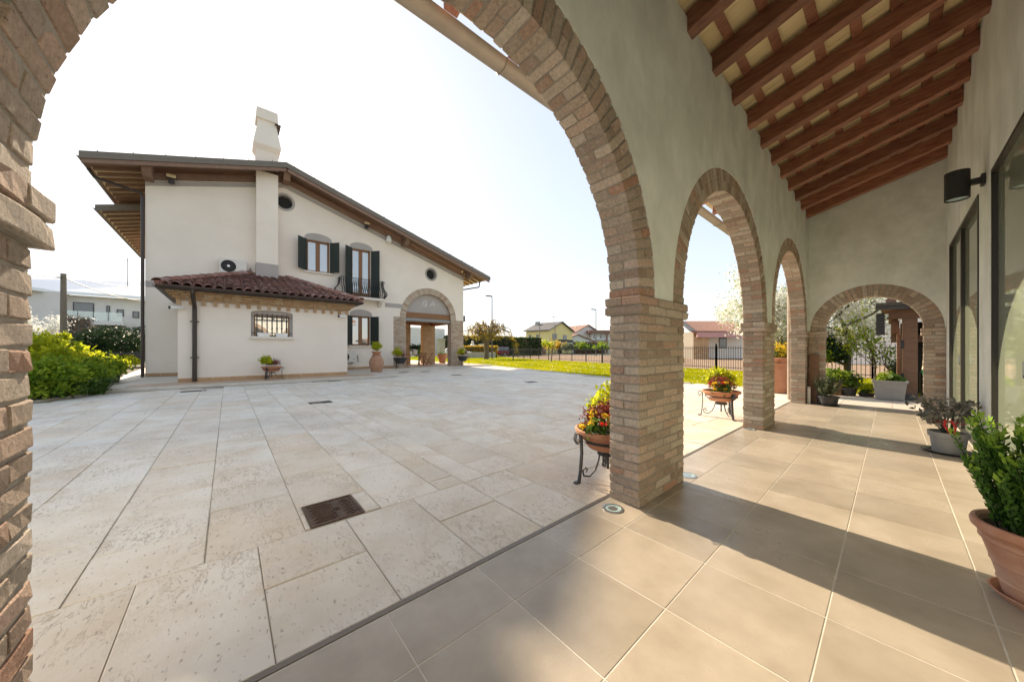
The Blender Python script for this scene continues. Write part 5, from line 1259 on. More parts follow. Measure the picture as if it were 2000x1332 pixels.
# tall terracotta urn beyond the third arch
t = thing('tall_urn', 'tall cylindrical terracotta urn beside the brown downpipe', 'urn')
MB().lathe([(0.29, 0), (0.32, 0.02), (0.32, 0.12), (0.34, 0.14), (0.34, 0.78), (0.37, 0.80), (0.37, 0.84), (0.345, 0.86), (0.345, 0.90), (0.38, 0.93), (0.385, 0.99), (0.35, 1.0), (0.33, 0.93)], n=36).build('urn', 'terracotta', t, smooth=35)
P, q = clump_points((0, 0, 1.12), (0.33, 0.33, 0.26), 60, 18, 0.05, 15, shell=0.2); leaves('yellow_flowers', 'petal_yellow', t, P, 0.06, 16, tint=q)
P, q = clump_points((0, 0, 1.05), (0.33, 0.33, 0.2), 40, 14, 0.05, 17, shell=0.2); leaves('foliage', 'leaf_mid', t, P, 0.08, 18, tint=q)
t.location = (-2.15, 11.9, 0)
def roundpot(name, label, loc, r_, h, m_, prof=None, lip=True, saucer=None, rim=1.06):
    t = thing(name, label, 'potted plant')
    pr_ = prof or [(0.78 * r_, 0), (0.82 * r_, 0.01), (0.97 * r_, h * 0.8), (rim * r_, h * 0.82), (rim * 1.02 * r_, h), (0.96 * r_, h), (0.9 * r_, h * 0.85)]
    MB().lathe(pr_, n=36).build('pot', m_, t, smooth=35)
    MB().lathe([(0.001, h * 0.88), (0.93 * r_, h * 0.88)], n=24, capb=False).build('soil', 'soil', t)
    if saucer: MB().lathe([(saucer * 0.85, 0.0), (saucer, 0.025), (saucer * 0.96, 0.025), (saucer * 0.82, 0.006)], n=32).build('saucer', m_ if m_.startswith('terra') else 'plastic_black', t, smooth=35)
    t.location = loc; return t
# rosemary
t = roundpot('rosemary_pot', 'rosemary bush in a black plastic pot at the end arch', (-0.90, 9.92, 0), 0.175, 0.21, 'plastic_black', saucer=0.2)
g = np.random.default_rng(3); pts = []; D = []
for k in range(90):
    a = g.uniform(0, 2 * math.pi); s_ = g.uniform(0.02, 0.26); top = np.array([math.cos(a) * s_, math.sin(a) * s_, g.uniform(0.36, 0.66)]); base = np.array([math.cos(a) * s_ * 0.3, math.sin(a) * s_ * 0.3, 0.19])
    for j in range(34):
        f_ = g.uniform(0.25, 1); pts.append(base + (top - base) * f_ + g.normal(size=3) * 0.008); D.append((top - base) * 0.6 + g.normal(size=3) * 0.25)
leaves('foliage', 'leaf_rosemary', t, pts, 0.05, 4, D=D, elong=4)
t = roundpot('herb_pot', 'terracotta pot of bright green leaves outside the end arch', (-1.02, 12.45, 0), 0.17, 0.34, 'terracotta', saucer=0.19)
P, q = clump_points((0.02, 0, 0.5), (0.26, 0.26, 0.2), 50, 14, 0.05, 25, shell=0.2); leaves('foliage', 'leaf_bush', t, P, 0.085, 26, tint=q)
MB().tube([(-0.02, 0, 0.3), (-0.03, 0.01, 0.8)], 0.012, 6).build('stake', 'pole_wood', t)
t = roundpot('shrub_pot', 'black pot with leafy green shrub next to the terracotta pot', (-0.74, 12.52, 0), 0.165, 0.22, 'plastic_black')
P, q = clump_points((0, 0.05, 0.42), (0.26, 0.26, 0.22), 60, 14, 0.05, 27, shell=0.2); leaves('foliage', 'leaf_mid', t, P, 0.07, 28, tint=q)
t = roundpot('seedling_bowl', 'shallow black bowl of seedlings beside the grey planter', (-0.42, 12.62, 0), 0.16, 0.09, 'plastic_black')
P, q = clump_points((0, 0, 0.13), (0.13, 0.13, 0.05), 24, 10, 0.02, 29, shell=0.2); leaves('foliage', 'leaf_mid', t, P, 0.05, 30)
t = thing('grey_planter', 'rectangular grey plastic planter with broad leaves outside the end arch', 'planter')
m = MB(); lv = ((0.40, 0.0), (0.44, 0.02), (0.52, 0.42), (0.565, 0.43), (0.57, 0.47), (0.53, 0.47), (0.5, 0.36))
m.add([(a * s_ * 0.52, b * s_ * 0.36, z) for s_, z in lv for a, b in ((-1, -1), (1, -1), (1, 1), (-1, 1))], [(3, 2, 1, 0)] + [(i * 4 + q, i * 4 + (q + 1) % 4, i * 4 + 4 + (q + 1) % 4, i * 4 + 4 + q) for i in range(len(lv) - 1) for q in range(4)] + [tuple(len(lv) * 4 - 4 + q for q in range(4))])
m.build('tub', 'plastic_grey', t, bevel=0.008)
P, q = clump_points((-0.08, 0, 0.55), (0.15, 0.14, 0.1), 26, 12, 0.03, 31, shell=0.2); leaves('foliage', 'leaf_bush', t, P, 0.06, 32, tint=q)
g = np.random.default_rng(33); leaves('broad_leaves', 'leaf_mid', t, [(g.uniform(-0.1, 0.24), g.uniform(-0.15, 0.15), g.uniform(0.48, 0.58)) for _ in range(14)], 0.2, 34, elong=1.3, up=0.0)
t.location = (-0.02, 12.2, 0)
# hellebore-like dark plant with a red ribbon
t = roundpot('ribbon_pot', 'grey pot of dark bronze leaves tied with a red ribbon', (0.445, 6.45, 0), 0.155, 0.25, 'plastic_grey', prof=[(0.115, 0), (0.12, 0.005), (0.14, 0.185), (0.155, 0.19), (0.16, 0.25), (0.15, 0.25), (0.14, 0.2)], saucer=0.21)
g = np.random.default_rng(8); pts = []; tn = []; m = MB()
for k in range(26):
    a = g.uniform(0, 2 * math.pi); s_ = g.uniform(0.05, 0.3); tip = Vector((math.cos(a) * s_ * (0.8 if math.cos(a) > 0 else 1), math.sin(a) * s_, g.uniform(0.36, 0.62)))
    m.tube([(0.03 * math.cos(a), 0.03 * math.sin(a), 0.2), (tip.x * 0.5, tip.y * 0.5, tip.z * 0.75), tip], 0.004, 5)
    for j in range(15): pts.append(np.array(tip) + g.normal(size=3) * np.array([0.045, 0.045, 0.03])); tn.append(g.uniform(0, 1))
m.build('stems', 'leaf_bronze', t); leaves('foliage', 'leaf_bronze', t, pts, 0.065, 9, up=-0.1, elong=2.0, tint=tn)
m = MB(); m.tube([(0.13 * math.cos(a), 0.13 * math.sin(a), 0.375 + 0.01 * math.sin(3 * a)) for a in [2 * math.pi * k / 20 for k in range(21)]], 0.005, 5, cap=False)
for a, b in ((-0.02, 0.0), (0.02, 0.02)): m.tube([(-0.02, -0.12, 0.37), (-0.01 + a, -0.17, 0.40), (0.0 + a * 2, -0.16, 0.34), (0.01 + b, -0.15, 0.24)], [0.006, 0.013, 0.012, 0.008], 5)
m.build('ribbon', 'red', t)
# big pot at the right edge
t = thing('big_clay_pot', 'large terracotta pot with garland relief and green shrub by the glazed door', 'potted plant')
r_ = 0.30; h = 0.42
MB().lathe([(0.175, 0.02), (0.18, 0.03), (0.195, 0.10), (0.205, 0.105), (0.20, 0.115), (0.225, 0.20), (0.232, 0.205), (0.23, 0.215), (0.262, 0.315), (0.275, 0.325), (0.275, 0.345), (0.268, 0.352), (0.285, 0.365), (0.305, 0.385), (0.31, 0.41), (0.302, 0.428), (0.285, 0.43), (0.272, 0.415), (0.262, 0.36)], n=56).build('pot', 'terracotta_big', t, smooth=30)
MB().lathe([(0.001, 0.385), (0.27, 0.385)], n=32, capb=False).build('soil', 'soil', t)
MB().lathe([(0.19, 0.0), (0.235, 0.045), (0.225, 0.048), (0.185, 0.012), (0.001, 0.012)], n=40).build('saucer', 'terracotta_big', t, smooth=30)
g = random.Random(12); gm = MB()
for k in range(8):
    for j in range(10):
        a = 2 * math.pi * (k + j / 10) / 8; z = 0.285 - 0.035 * math.sin(math.pi * j / 10); rr = 0.250 - (0.315 - z) * 0.33
        gm.lathe([(0.004, -0.012), (0.012 + 0.004 * math.sin(math.pi * j / 10), 0), (0.004, 0.012)], (rr * math.cos(a), rr * math.sin(a), z), 6)
    a = 2 * math.pi * k / 8; 
    for z in (0.27, 0.25, 0.235): gm.lathe([(0.004, -0.01), (0.010, 0), (0.003, 0.01)], ((0.238 - (0.27 - z) * 0.3) * math.cos(a), (0.238 - (0.27 - z) * 0.3) * math.sin(a), z), 6)
gm.build('garland', 'terracotta_big', t, smooth=60)
# shrub: upright leafy shoots
g = np.random.default_rng(21); sh = MB(); P1 = []; D1_ = []; T1 = []; P2 = []; D2_ = []
shoots = [(g.uniform(0, 2 * math.pi), g.uniform(0.02, 0.2), g.uniform(0.5, 1.12)) for _ in range(95)] + [(R(200), 0.1, 1.12), (R(120), 0.12, 1.1), (R(170), 0.16, 0.9), (R(140), 0.2, 0.7)]
for (a, s_, ln) in shoots:
    base = np.array([math.cos(a) * s_, math.sin(a) * s_, 0.38]); lean = g.uniform(0.10, 0.75); kx = 0.6 if math.cos(a) > 0 else 1.0
    d = np.array([math.cos(a) * lean * kx, math.sin(a) * lean, 1.0]); d /= np.linalg.norm(d); L = ln * 0.62
    bend = np.array([math.cos(a), math.sin(a), 0]) * -0.05
    pth = [base + d * L * f_ + bend * f_ * f_ for f_ in (0, 0.33, 0.66, 1.0)]
    sh.tube([tuple(p) for p in pth], [0.005, 0.004, 0.003, 0.0015], 5)
    n = int(L / 0.0085)
    for j in range(n):
        f_ = 0.06 + 0.94 * j / n; p = base + d * L * f_ + bend * f_ * f_; ph = j * 2.4
        o_ = np.array([math.cos(ph), math.sin(ph), 0.75]) ; o_ /= np.linalg.norm(o_)
        (P2 if f_ > 0.91 else P1).append(p + o_ * 0.018); (D2_ if f_ > 0.91 else D1_).append(o_)
        if f_ <= 0.91: T1.append(0.15 + 0.6 * f_)
sh.build('stems', 'leaf_dark', t)
leaves('foliage', 'leaf_box', t, P1, 0.042, 22, D=D1_, elong=2.2, tint=T1); tag(leaves('young_tips', 'leaf_tip', t, P2, 0.044, 23, D=D2_, elong=2.0), kind='stuff')
t.location = (0.495, 2.92, 0); t.scale = (0.74, 0.74, 0.86)
# creeping side shoot is part of the shrub above

# ================================================================== PORCH FURNITURE
def chair(label, loc, rz):
    t = thing('garden_chair', label, 'chair', 'folding wooden chairs in the porch')
    m = MB()
    for k in range(6): MB().box(-0.21 + 0.07 * k, -0.15 + 0.07 * k, -0.21, 0.21, 0.43, 0.45).build('seat_slat', 'window_wood', t)
    for k in range(5): MB().box(-0.245 - 0.012 * k, -0.225 - 0.012 * k, -0.2, 0.2, 0.52 + 0.085 * k, 0.58 + 0.085 * k).build('back_slat', 'window_wood', t)
    for y in (-0.22, 0.22):
        MB().bar((0.22, y, 0), (-0.28, y, 0.92), 0.03, 0.045).build('leg', 'window_wood', t); MB().bar((-0.24, y * 0.9, 0), (0.2, y * 0.9, 0.44), 0.03, 0.045).build('leg', 'window_wood', t)
    t.location = loc; t.rotation_euler = (0, 0, rz); return t
tb = px(815, 672, X0 - 2.2)
chair('wooden folding chair facing the porch table with its back to the court', (X0 - 1.5, px(824, 690, X0 - 1.5)[0], ZP), R(175))
chair('wooden folding chair at the right end of the porch table', (X0 - 2.2, px(838, 690, X0 - 2.2)[0], ZP), R(245))
t = thing('porch_table', 'brown wooden garden table in the porch', 'table'); ty_ = px(806, 690, X0 - 2.3)[0]
for k in range(7): bx('top_slat', 'window_wood', t, X0 - 2.0 - 0.12 * k - 0.11, X0 - 2.0 - 0.12 * k, ty_ - 0.8, ty_ + 0.8, ZP + 0.72, ZP + 0.75)
for a in (-2.05, -2.75):
    for b in (-0.7, 0.7): bx('leg', 'window_wood', t, X0 + a - 0.04, X0 + a + 0.04, ty_ + b - 0.04, ty_ + b + 0.04, ZP, ZP + 0.72)
t = roundpot('table_pot', 'white decorated pot of dark leaves on the porch table', (X0 - 2.2, ty_ + 0.1, ZP + 0.75), 0.22, 0.4, 'white_stone')
P, q = clump_points((0, 0, 0.52), (0.36, 0.36, 0.2), 40, 12, 0.07, 41, shell=0.2); leaves('foliage', 'leaf_dark', t, P, 0.12, 42)
cp = px(866, 703, X0 - 6.4)
t = roundpot('terrace_pot', 'tapered orange terracotta pot behind the porch pier', (X0 - 4.4, px(864, 700, X0 - 4.4)[0], ZP), 0.42, 0.75, 'terracotta', prof=[(0.24, 0), (0.38, 0.6), (0.42, 0.61), (0.44, 0.75), (0.38, 0.75), (0.35, 0.6)])
P, q = clump_points((0, 0, 0.75), (0.3, 0.3, 0.1), 20, 10, 0.05, 43); leaves('foliage', 'leaf_mid', t, P, 0.1, 44)

# ================================================================== GARDEN AT THE LEFT
m = MB(); m.extrude([[(-13.05, -3.45), (-14.35, -2.8), (-16.5, -3.4), (-40, -4.7), (-60, -12), (-60, -40), (-8.6, -20), (-8.7, -9), (-9.5, -6.3)]], lambda a, b, d: (a, b, 0.0 - d), 0.1)
struct(m.build('garden_bed', 'bed_soil', recalc=True), 'planted garden bed left of the house')
kp = [Vector((-8.6, -9.0, 0)), Vector((-9.5, -6.25, 0)), Vector((-13.0, -3.42, 0)), Vector((-14.4, -2.74, 0))]
ks = struct(MB().box(-8.75, -8.6, -9.6, -9.0, -0.03, 0.04).build('bed_kerb', 'porch_kerb'), 'pale stone kerb around the garden bed')
for a, b in zip(kp[:-1], kp[1:]):
    n = max(1, int((b - a).length / 0.8))
    for k in range(n):
        p, q = a.lerp(b, k / n), a.lerp(b, (k + 1) / n); part('kerb_stone', MB().bar((0, 0, 0), (q - p) * 0.985, 0.10, 0.09).mesh('kerb_stone'), ks, p).data.materials.append(MATS['porch_kerb'])
def bush(name, label, loc, rad, mt, seed, ncl, per, lsize, spread=0.09, shell=0.55, stems=True, group=None, cat='shrub', flat=0.35, up=0.3):
    t = thing(name, label, cat, group)
    P, q = clump_points((0, 0, rad[2] * 0.95), rad, ncl, per, spread, seed, shell=shell, flat=flat); P[:, 2] = np.maximum(P[:, 2], 0.02)
    leaves('foliage', mt, t, P, lsize, seed + 1, tint=q * 0.75 + 0.12, up=up)
    if stems:
        g = random.Random(seed); m = MB()
        for k in range(9):
            a = g.uniform(0, 6.28); e = Vector((math.cos(a) * rad[0] * 0.7, math.sin(a) * rad[1] * 0.7, rad[2] * g.uniform(1.0, 1.6)))
            m.tube([(0.04 * math.cos(a), 0.04 * math.sin(a), 0), e * 0.5 + Vector((0, 0, 0.1)), e], [0.025, 0.015, 0.006], 5)
        m.build('stems', 'bark', t)
    t.location = loc; return t
GB = 'leafy shrubs in the garden bed'
bush('garden_shrub', 'tall lime green shrub nearest the left brick pier', gp(62, 762), (1.0, 1.0, 0.85), 'leaf_lime', 101, 130, 26, 0.15, group=GB)
bush('garden_shrub', 'lime green shrub in the middle of the garden bed', gp(112, 738), (1.3, 1.2, 0.78), 'leaf_lime', 103, 150, 26, 0.16, group=GB)
bush('garden_shrub', 'low lime shrub reaching the side path', gp(188, 730), (1.5, 1.1, 0.42), 'leaf_lime', 105, 150, 24, 0.16, group=GB)
bush('garden_shrub', 'lime shrub at the far end of the bed by the dark round bush', gp(240, 718), (1.8, 0.8, 0.36), 'leaf_lime', 107, 120, 24, 0.17, group=GB)
bush('garden_shrub', 'mid green low shrub at the front of the bed', gp(118, 768), (0.95, 0.9, 0.46), 'leaf_bush', 109, 130, 24, 0.12, group=GB)
bush('garden_shrub', 'mid green shrub close to the kerb by the pier', gp(60, 782), (0.8, 0.8, 0.5), 'leaf_bush', 111, 120, 24, 0.12, group=GB)
bush('garden_shrub', 'mid green shrub behind the white narcissi', gp(168, 752), (1.1, 1.0, 0.5), 'leaf_bush', 113, 120, 24, 0.12, group=GB)
bush('ground_cover', 'low green ground cover along the bed kerb', gp(96, 779), (0.9, 0.55, 0.24), 'leaf_bush', 117, 110, 22, 0.09, spread=0.07, cat='ground cover')
bush('ground_cover', 'low green ground cover below the arching leaf tuft', gp(142, 775), (0.8, 0.5, 0.2), 'leaf_mid', 119, 100, 22, 0.09, spread=0.07, cat='ground cover')
bush('garden_shrub', 'large lime shrub rising at the back of the bed', gp(84, 722), (1.6, 1.6, 1.15), 'leaf_lime', 115, 150, 26, 0.2, group=GB)
bush('round_bush', 'dark clipped round bush in front of the white villa', gp(222, 717), (2.1, 2.1, 1.32), 'leaf_dark', 121, 500, 26, 0.13, spread=0.13, shell=0.8)
# iris-like tuft and white narcissi
def tuft(label, loc, n, hgt, rad, mt, seed, cat='plant'):
    t = thing('leaf_tuft', label, cat); g = random.Random(seed); m = MB()
    for k in range(n):
        a = g.uniform(0, 6.28); r0 = rad * 0.35 * math.sqrt(g.random()); o_ = Vector((math.cos(a), math.sin(a), 0)); hh = hgt * g.uniform(0.6, 1.1); ln = rad * g.uniform(0.3, 1.0); m.cur = g.random()
        s_ = Vector((-o_.y, o_.x, 0)) * 0.013; p0 = o_ * r0; p1 = p0 + o_ * ln * 0.35 + Vector((0, 0, hh * 0.75)); p2 = p0 + o_ * ln + Vector((0, 0, hh * g.uniform(0.65, 1.0)))
        b = len(m.v); m.add([p0 - s_, p0 + s_, p1 + s_, p1 - s_, p2], [(0, 1, 2, 3), (3, 2, 4)])
    m.build('blades', mt, t, attr=True); t.location = loc; return t
tuft('arching tuft of narrow green leaves at the corner of the bed', gp(176, 770), 420, 0.5, 0.75, 'leaf_mid', 5)
tuft('dark grey-green iris tuft next to the side path', gp(219, 748), 200, 0.62, 0.5, 'leaf_dark', 6)
t = tuft('white narcissi blooming in the garden bed', gp(160, 762), 60, 0.55, 0.3, 'leaf_mid', 7, 'flowers')
g = np.random.default_rng(2)
for k in range(6):
    c = np.array([g.uniform(-0.2, 0.2), g.uniform(-0.2, 0.2), 0.58 + g.uniform(0, 0.08)]); a = g.normal(size=(14, 3)); a /= np.linalg.norm(a, axis=1)[:, None]
    leaves('bloom', 'petal_white', t, c + a * 0.035, 0.07, 50 + k, D=a * 0.5)
bush('red_shrub', 'reddish shrub beyond the dark round bush', gp(236, 705), (2.6, 2.6, 1.7), 'leaf_red', 131, 160, 22, 0.3, shell=0.3)
bush('grey_shrub', 'dusky olive shrub against the white villa', gp(258, 704), (3.6, 3.6, 2.1), 'leaf_rosemary', 133, 160, 20, 0.32, shell=0.4)
bush('evergreen_bush', 'small dark bush at the foot of the wooden pole', gp(122, 707), (2.2, 2.2, 1.6), 'leaf_dark', 135, 130, 24, 0.25)
# ================================================================== TREES
def limb_tree(t, seed, height, trunk_r, spread, levels=3, lean=(0, 0), bark='bark', first=0.28, gravity=0.0, nb=5):
    """trunk, limbs; returns list of (tip, direction)"""
    g = random.Random(seed); tips = []; m = MB()
    def grow(p, d, L, r_, lev):
        n = 5; path = [p]; rs = [r_]; q = p.copy(); dd = d.copy()
        for k in range(n):
            dd = (dd + Vector((g.gauss(0, 0.16), g.gauss(0, 0.16), g.gauss(0, 0.10) - gravity * lev * 0.1))).normalized(); q = q + dd * L / n; path.append(q); rs.append(r_ * (1 - 0.55 * (k + 1) / n))
        m.tube(path, rs, 8 if lev == 0 else 5)
        for k in range(2, 6): 
            if lev >= levels - 1: tips.append((path[k], dd))
        if lev < levels:
            cnt = nb if lev == 0 else 4
            for k in range(cnt):
                f_ = first + (1 - first) * (k + g.random()) / cnt; i = min(n - 1, int(f_ * n)); b = path[i].lerp(path[i + 1], f_ * n - i)
                a = g.uniform(0, 6.28); side = Vector((math.cos(a), math.sin(a), 0)); nd = (dd * 0.55 + side * spread + Vector((0, 0, 0.25))).normalized()
                grow(b, nd, L * g.uniform(0.5, 0.72), rs[i] * 0.55, lev + 1)
    grow(Vector((0, 0, -0.05)), Vector((lean[0], lean[1], 1)).normalized(), height * 0.55, trunk_r, 0)
    m.build('trunk', bark, t, smooth=60); return tips
def leafy(t, tips, name, mt, per, spread, size, seed, up=0.2, tint=None):
    g = np.random.default_rng(seed); T = np.array([tuple(p) for p, d in tips]); P = np.repeat(T, per, axis=0) + g.normal(size=(len(T) * per, 3)) * spread
    q = np.repeat(g.uniform(0, 1, len(T)), per); leaves(name, mt, t, P, size, seed + 1, tint=q, up=up)
def tree(name, label, loc, height, seed, tr, spread, sets, levels=3, nb=5, **kw):
    t = thing(name, label, 'tree'); tips = limb_tree(t, seed, height, tr, spread, levels=levels, nb=nb, **kw)
    for i, (nm, mt, per, sp, sz) in enumerate(sets): leafy(t, tips, nm, mt, per, sp, sz, seed * 7 + i)
    t.location = loc; return t
tree('blossom_tree', 'white flowering cherry tree standing at the corner of the portico', (-2.3, 15.4, 0), 4.3, 211, 0.11, 0.62, [('blossom', 'petal_white', 44, 0.17, 0.085), ('young_leaves', 'leaf_bush', 6, 0.2, 0.08)], nb=7, first=0.22)
tree('blossom_tree', 'white flowering tree spreading behind the end arch', (-1.0, 17.2, 0), 5.2, 223, 0.12, 0.95, [('blossom', 'petal_white', 30, 0.22, 0.10), ('young_leaves', 'leaf_bush', 4, 0.22, 0.08)], nb=7, first=0.2)
tree('young_maple', 'slender young tree with yellow-green leaves in front of the iron fence', (-0.35, 14.8, 0), 2.5, 231, 0.03, 0.45, [('foliage', 'leaf_bush', 3, 0.10, 0.09), ('yellow_leaves', 'leaf_lime', 2, 0.12, 0.08)], levels=2, nb=7, first=0.4)
tree('young_maple', 'thin young tree beside the shed post', (0.05, 15.0, 0), 2.1, 233, 0.025, 0.4, [('foliage', 'leaf_bush', 2, 0.10, 0.09)], levels=2, nb=6, first=0.4)
bush('laurel_bush', 'dense dark laurel bush left in the end arch', (-1.9, 16.6, 0), (0.85, 1.1, 0.95), 'leaf_dark', 241, 320, 26, 0.10, shell=0.7)
bush('privet_bush', 'yellow-green privet bush at the left of the end arch', (-1.95, 15.2, 0), (0.55, 0.6, 0.95), 'leaf_bush', 243, 200, 22, 0.08, shell=0.4)
bush('lavender_bush', 'grey-green lavender bush at the foot of the fence by the shed', (0.42, 16.6, 0), (0.42, 0.5, 0.5), 'leaf_rosemary', 245, 130, 20, 0.09, shell=0.3)
# pollarded weeping mulberry on the lawn
def mulberry():
    t = thing('mulberry_tree', 'pollarded weeping tree with gnarled curling branches on the lawn', 'tree'); g = random.Random(5); m = MB()
    m.tube([(0, 0, -0.1), (0.02, 0, 0.7), (-0.03, 0.02, 1.6), (0, 0, 2.3), (0.02, 0, 2.8)], [0.36, 0.31, 0.30, 0.42, 0.56], 12)
    tips = []
    for k in range(30):
        a = 2 * math.pi * k / 30 + g.uniform(-0.2, 0.2); o_ = Vector((math.cos(a), math.sin(a), 0)); L = g.uniform(0.9, 3.0); hz = 3.2 + g.uniform(0.5, 1.7) * (1.1 - L / 4.5)
        p0 = o_ * 0.25 + Vector((0, 0, g.uniform(2.1, 2.8))); p1 = o_ * (0.3 + L * 0.3) + Vector((0, 0, (hz + 2.9) / 2 + 0.1)); p2 = o_ * (0.3 + L * 0.6) + Vector((g.gauss(0, .1), g.gauss(0, .1), hz + 0.35)); p3 = o_ * (0.3 + L) + Vector((0, 0, hz - 0.0)); p4 = o_ * (0.5 + L) + Vector((0, 0, max(2.75, hz - 0.8 - g.random() * 0.4)))
        m.tube([p0, p1, p2, p3, p4], [0.13, 0.10, 0.07, 0.045, 0.025], 6); tips += [p2, p3, p3.lerp(p4, 0.5), p4]
        # curl
        c = p2 + Vector((0, 0, 0.05)); r_ = g.uniform(0.2, 0.4); sgn = g.choice((-1, 1)); pts = [c + o_ * r_ * (1 - math.cos(s)) * sgn * (1 - s / 9) + Vector((0, 0, r_ * math.sin(s) * 1.2)) for s in [j * 0.5 for j in range(10)]]
        m.tube(pts, [0.06 - 0.004 * j for j in range(10)], 5); tips += [pts[5], pts[9]]
        for j in range(3):
            q = p2.lerp(p4, g.random()); m.tube([q, q + Vector((g.gauss(0, .15), g.gauss(0, .15), 0.15)), q + o_ * 0.3 + Vector((g.gauss(0, .25), g.gauss(0, .25), -0.35))], [0.03, 0.022, 0.012], 4); tips.append(q + o_ * 0.3 + Vector((0, 0, -0.3)))
    m.build('trunk', 'bark', t, smooth=60)
    gg = np.random.default_rng(6); T = np.array([tuple(p) for p in tips]); P = np.repeat(T, 12, axis=0) + gg.normal(size=(len(T) * 12, 3)) * 0.16
    leaves('foliage', 'leaf_gold', t, P, 0.13, 8); return t
p = gp(950, 701); mulberry().location = (p.x, p.y, 0)
# ================================================================== BACKGROUND: FENCE
def fence(pts, label, h=1.45, gap=0.14):
    t = thing('iron_fence', label, 'fence'); bars = MB()
    for a, b in zip(pts[:-1], pts[1:]):
        a = Vector((*a, 0)); b = Vector((*b, 0)); L = (b - a).length; d = (b - a) / L
        for z in (0.16, h - 0.14): MB().bar(a + Vector((0, 0, z)), b + Vector((0, 0, z)), 0.02, 0.035).build('rail', 'iron', t)
        n = int(L / gap)
        for k in range(n):
            p = a + d * (k + 0.5) * L / n; bars.box(p.x - 0.010, p.x + 0.010, p.y - 0.010, p.y + 0.010, 0.05, h)
        n = max(1, round(L / 2.6))
        for k in range(n + 1):
            p = a + d * k * L / n; MB().box(p.x - 0.035, p.x + 0.035, p.y - 0.035, p.y + 0.035, 0, h + 0.12).build('post', 'iron', t)
    tag(bars.build('bars', 'iron', t), kind='stuff')
fence([(5.5, 18.4), (-0.5, 20.3), (-7, 22.6), (-17.4, 26.1)], 'dark iron railing fence between lawn and ploughed field')
fence([(-17.45, 26.12), (-31.6, 30.6), (-46, 37)], 'far stretch of iron railing fence beyond the weeping tree', 1.4, 0.24)
# daisies and grass blades on the lawn
g = np.random.default_rng(77); pts = []
while len(pts) < 90000:
    x = g.uniform(-34, 3, 4000); y = g.uniform(12.4, 31, 4000)
    for a, b in zip(x, y):
        if inside(lawn_poly, a, b) and g.random() < min(1, 22 / math.hypot(a, b)) ** 1.5: pts.append((a, b, -0.02 + g.uniform(0.0, 0.03)))
P = np.array(pts[:90000]); D = g.normal(size=P.shape) * 0.5 + np.array([0, 0, 1.2]); tn = 0.5 + 0.28 * np.sin(P[:, 0] * 1.1 + 2 * np.sin(P[:, 1] * 0.7)) + 0.22 * np.sin(P[:, 1] * 2.3 + P[:, 0])
o = leaves('grass', 'grass_blade', None, P, 0.075, 78, D=D, elong=5, tint=tn); struct(o, 'short sunlit grass covering the lawn', 'stuff')
k = g.choice(len(P), 900, replace=False); Q = P[k] + np.array([0, 0, 0.05]); o = leaves('daisies', 'petal_white', None, Q, 0.045, 79, elong=1.1, up=0.0); struct(o, 'scattered white daisies in the lawn', 'stuff')
# ---- hedges
def hedge(name, label, p, q, h, d, mt, seed, n, z0=0.0, leaf=0.25):
    t = thing(name, label, 'hedge'); p = Vector((*p, 0)); q = Vector((*q, 0)); L = (q - p).length; a = (q - p) / L; b = Vector((-a.y, a.x, 0))
    MB().obox((p + q) / 2 + Vector((0, 0, z0 + h / 2 - 0.05)), a, b, (0, 0, 1), L - 0.2, d - 0.2, h - 0.1).build('core', 'bed_soil', t)
    g = np.random.default_rng(seed); s = g.uniform(0, 1, (n, 3)); f_ = g.integers(0, 3, n)
    s[f_ == 0, 1] = g.integers(0, 2, (f_ == 0).sum()); s[f_ == 1, 2] = 1; s[f_ == 2, 1] = g.integers(0, 2, (f_ == 2).sum())
    P = np.array(p) + s[:, :1] * L * np.array(a) + (s[:, 1:2] - 0.5) * d * np.array(b) + np.array([0, 0, 1]) * (z0 + s[:, 2:3] * h) + g.normal(size=(n, 3)) * 0.07
    leaves('foliage', mt, t, P, leaf, seed + 1, tint=g.uniform(0, 1, n)); return t
def ap(u, d): v = at(u, HZ, d); return (v.x, v.y)
hedge('clipped_hedge', 'tall dark clipped hedge behind the weeping tree', ap(868, 66), ap(996, 70), 3.9, 1.4, 'hedge_leaf', 301, 5200, leaf=0.4)
hedge('clipped_hedge', 'paler green stretch of clipped hedge in the row', ap(996, 70), ap(1028, 72), 3.75, 1.4, 'leaf_mid', 303, 1500, leaf=0.4)
hedge('clipped_hedge', 'dark clipped hedge ending beside the yellow house', ap(1028, 72), ap(1055, 74), 3.7, 1.4, 'hedge_leaf', 305, 1500, leaf=0.4)
hedge('shaggy_hedge', 'shaggy ochre hedge behind the low wall', ap(895, 54), ap(972, 55), 1.75, 0.9, 'leaf_gold', 307, 2400, leaf=0.25)
hedge('red_hedge', 'red-leaved hedge before the white far house', ap(1122, 100), ap(1178, 104), 3.4, 1.6, 'leaf_red', 309, 2600, leaf=0.45)
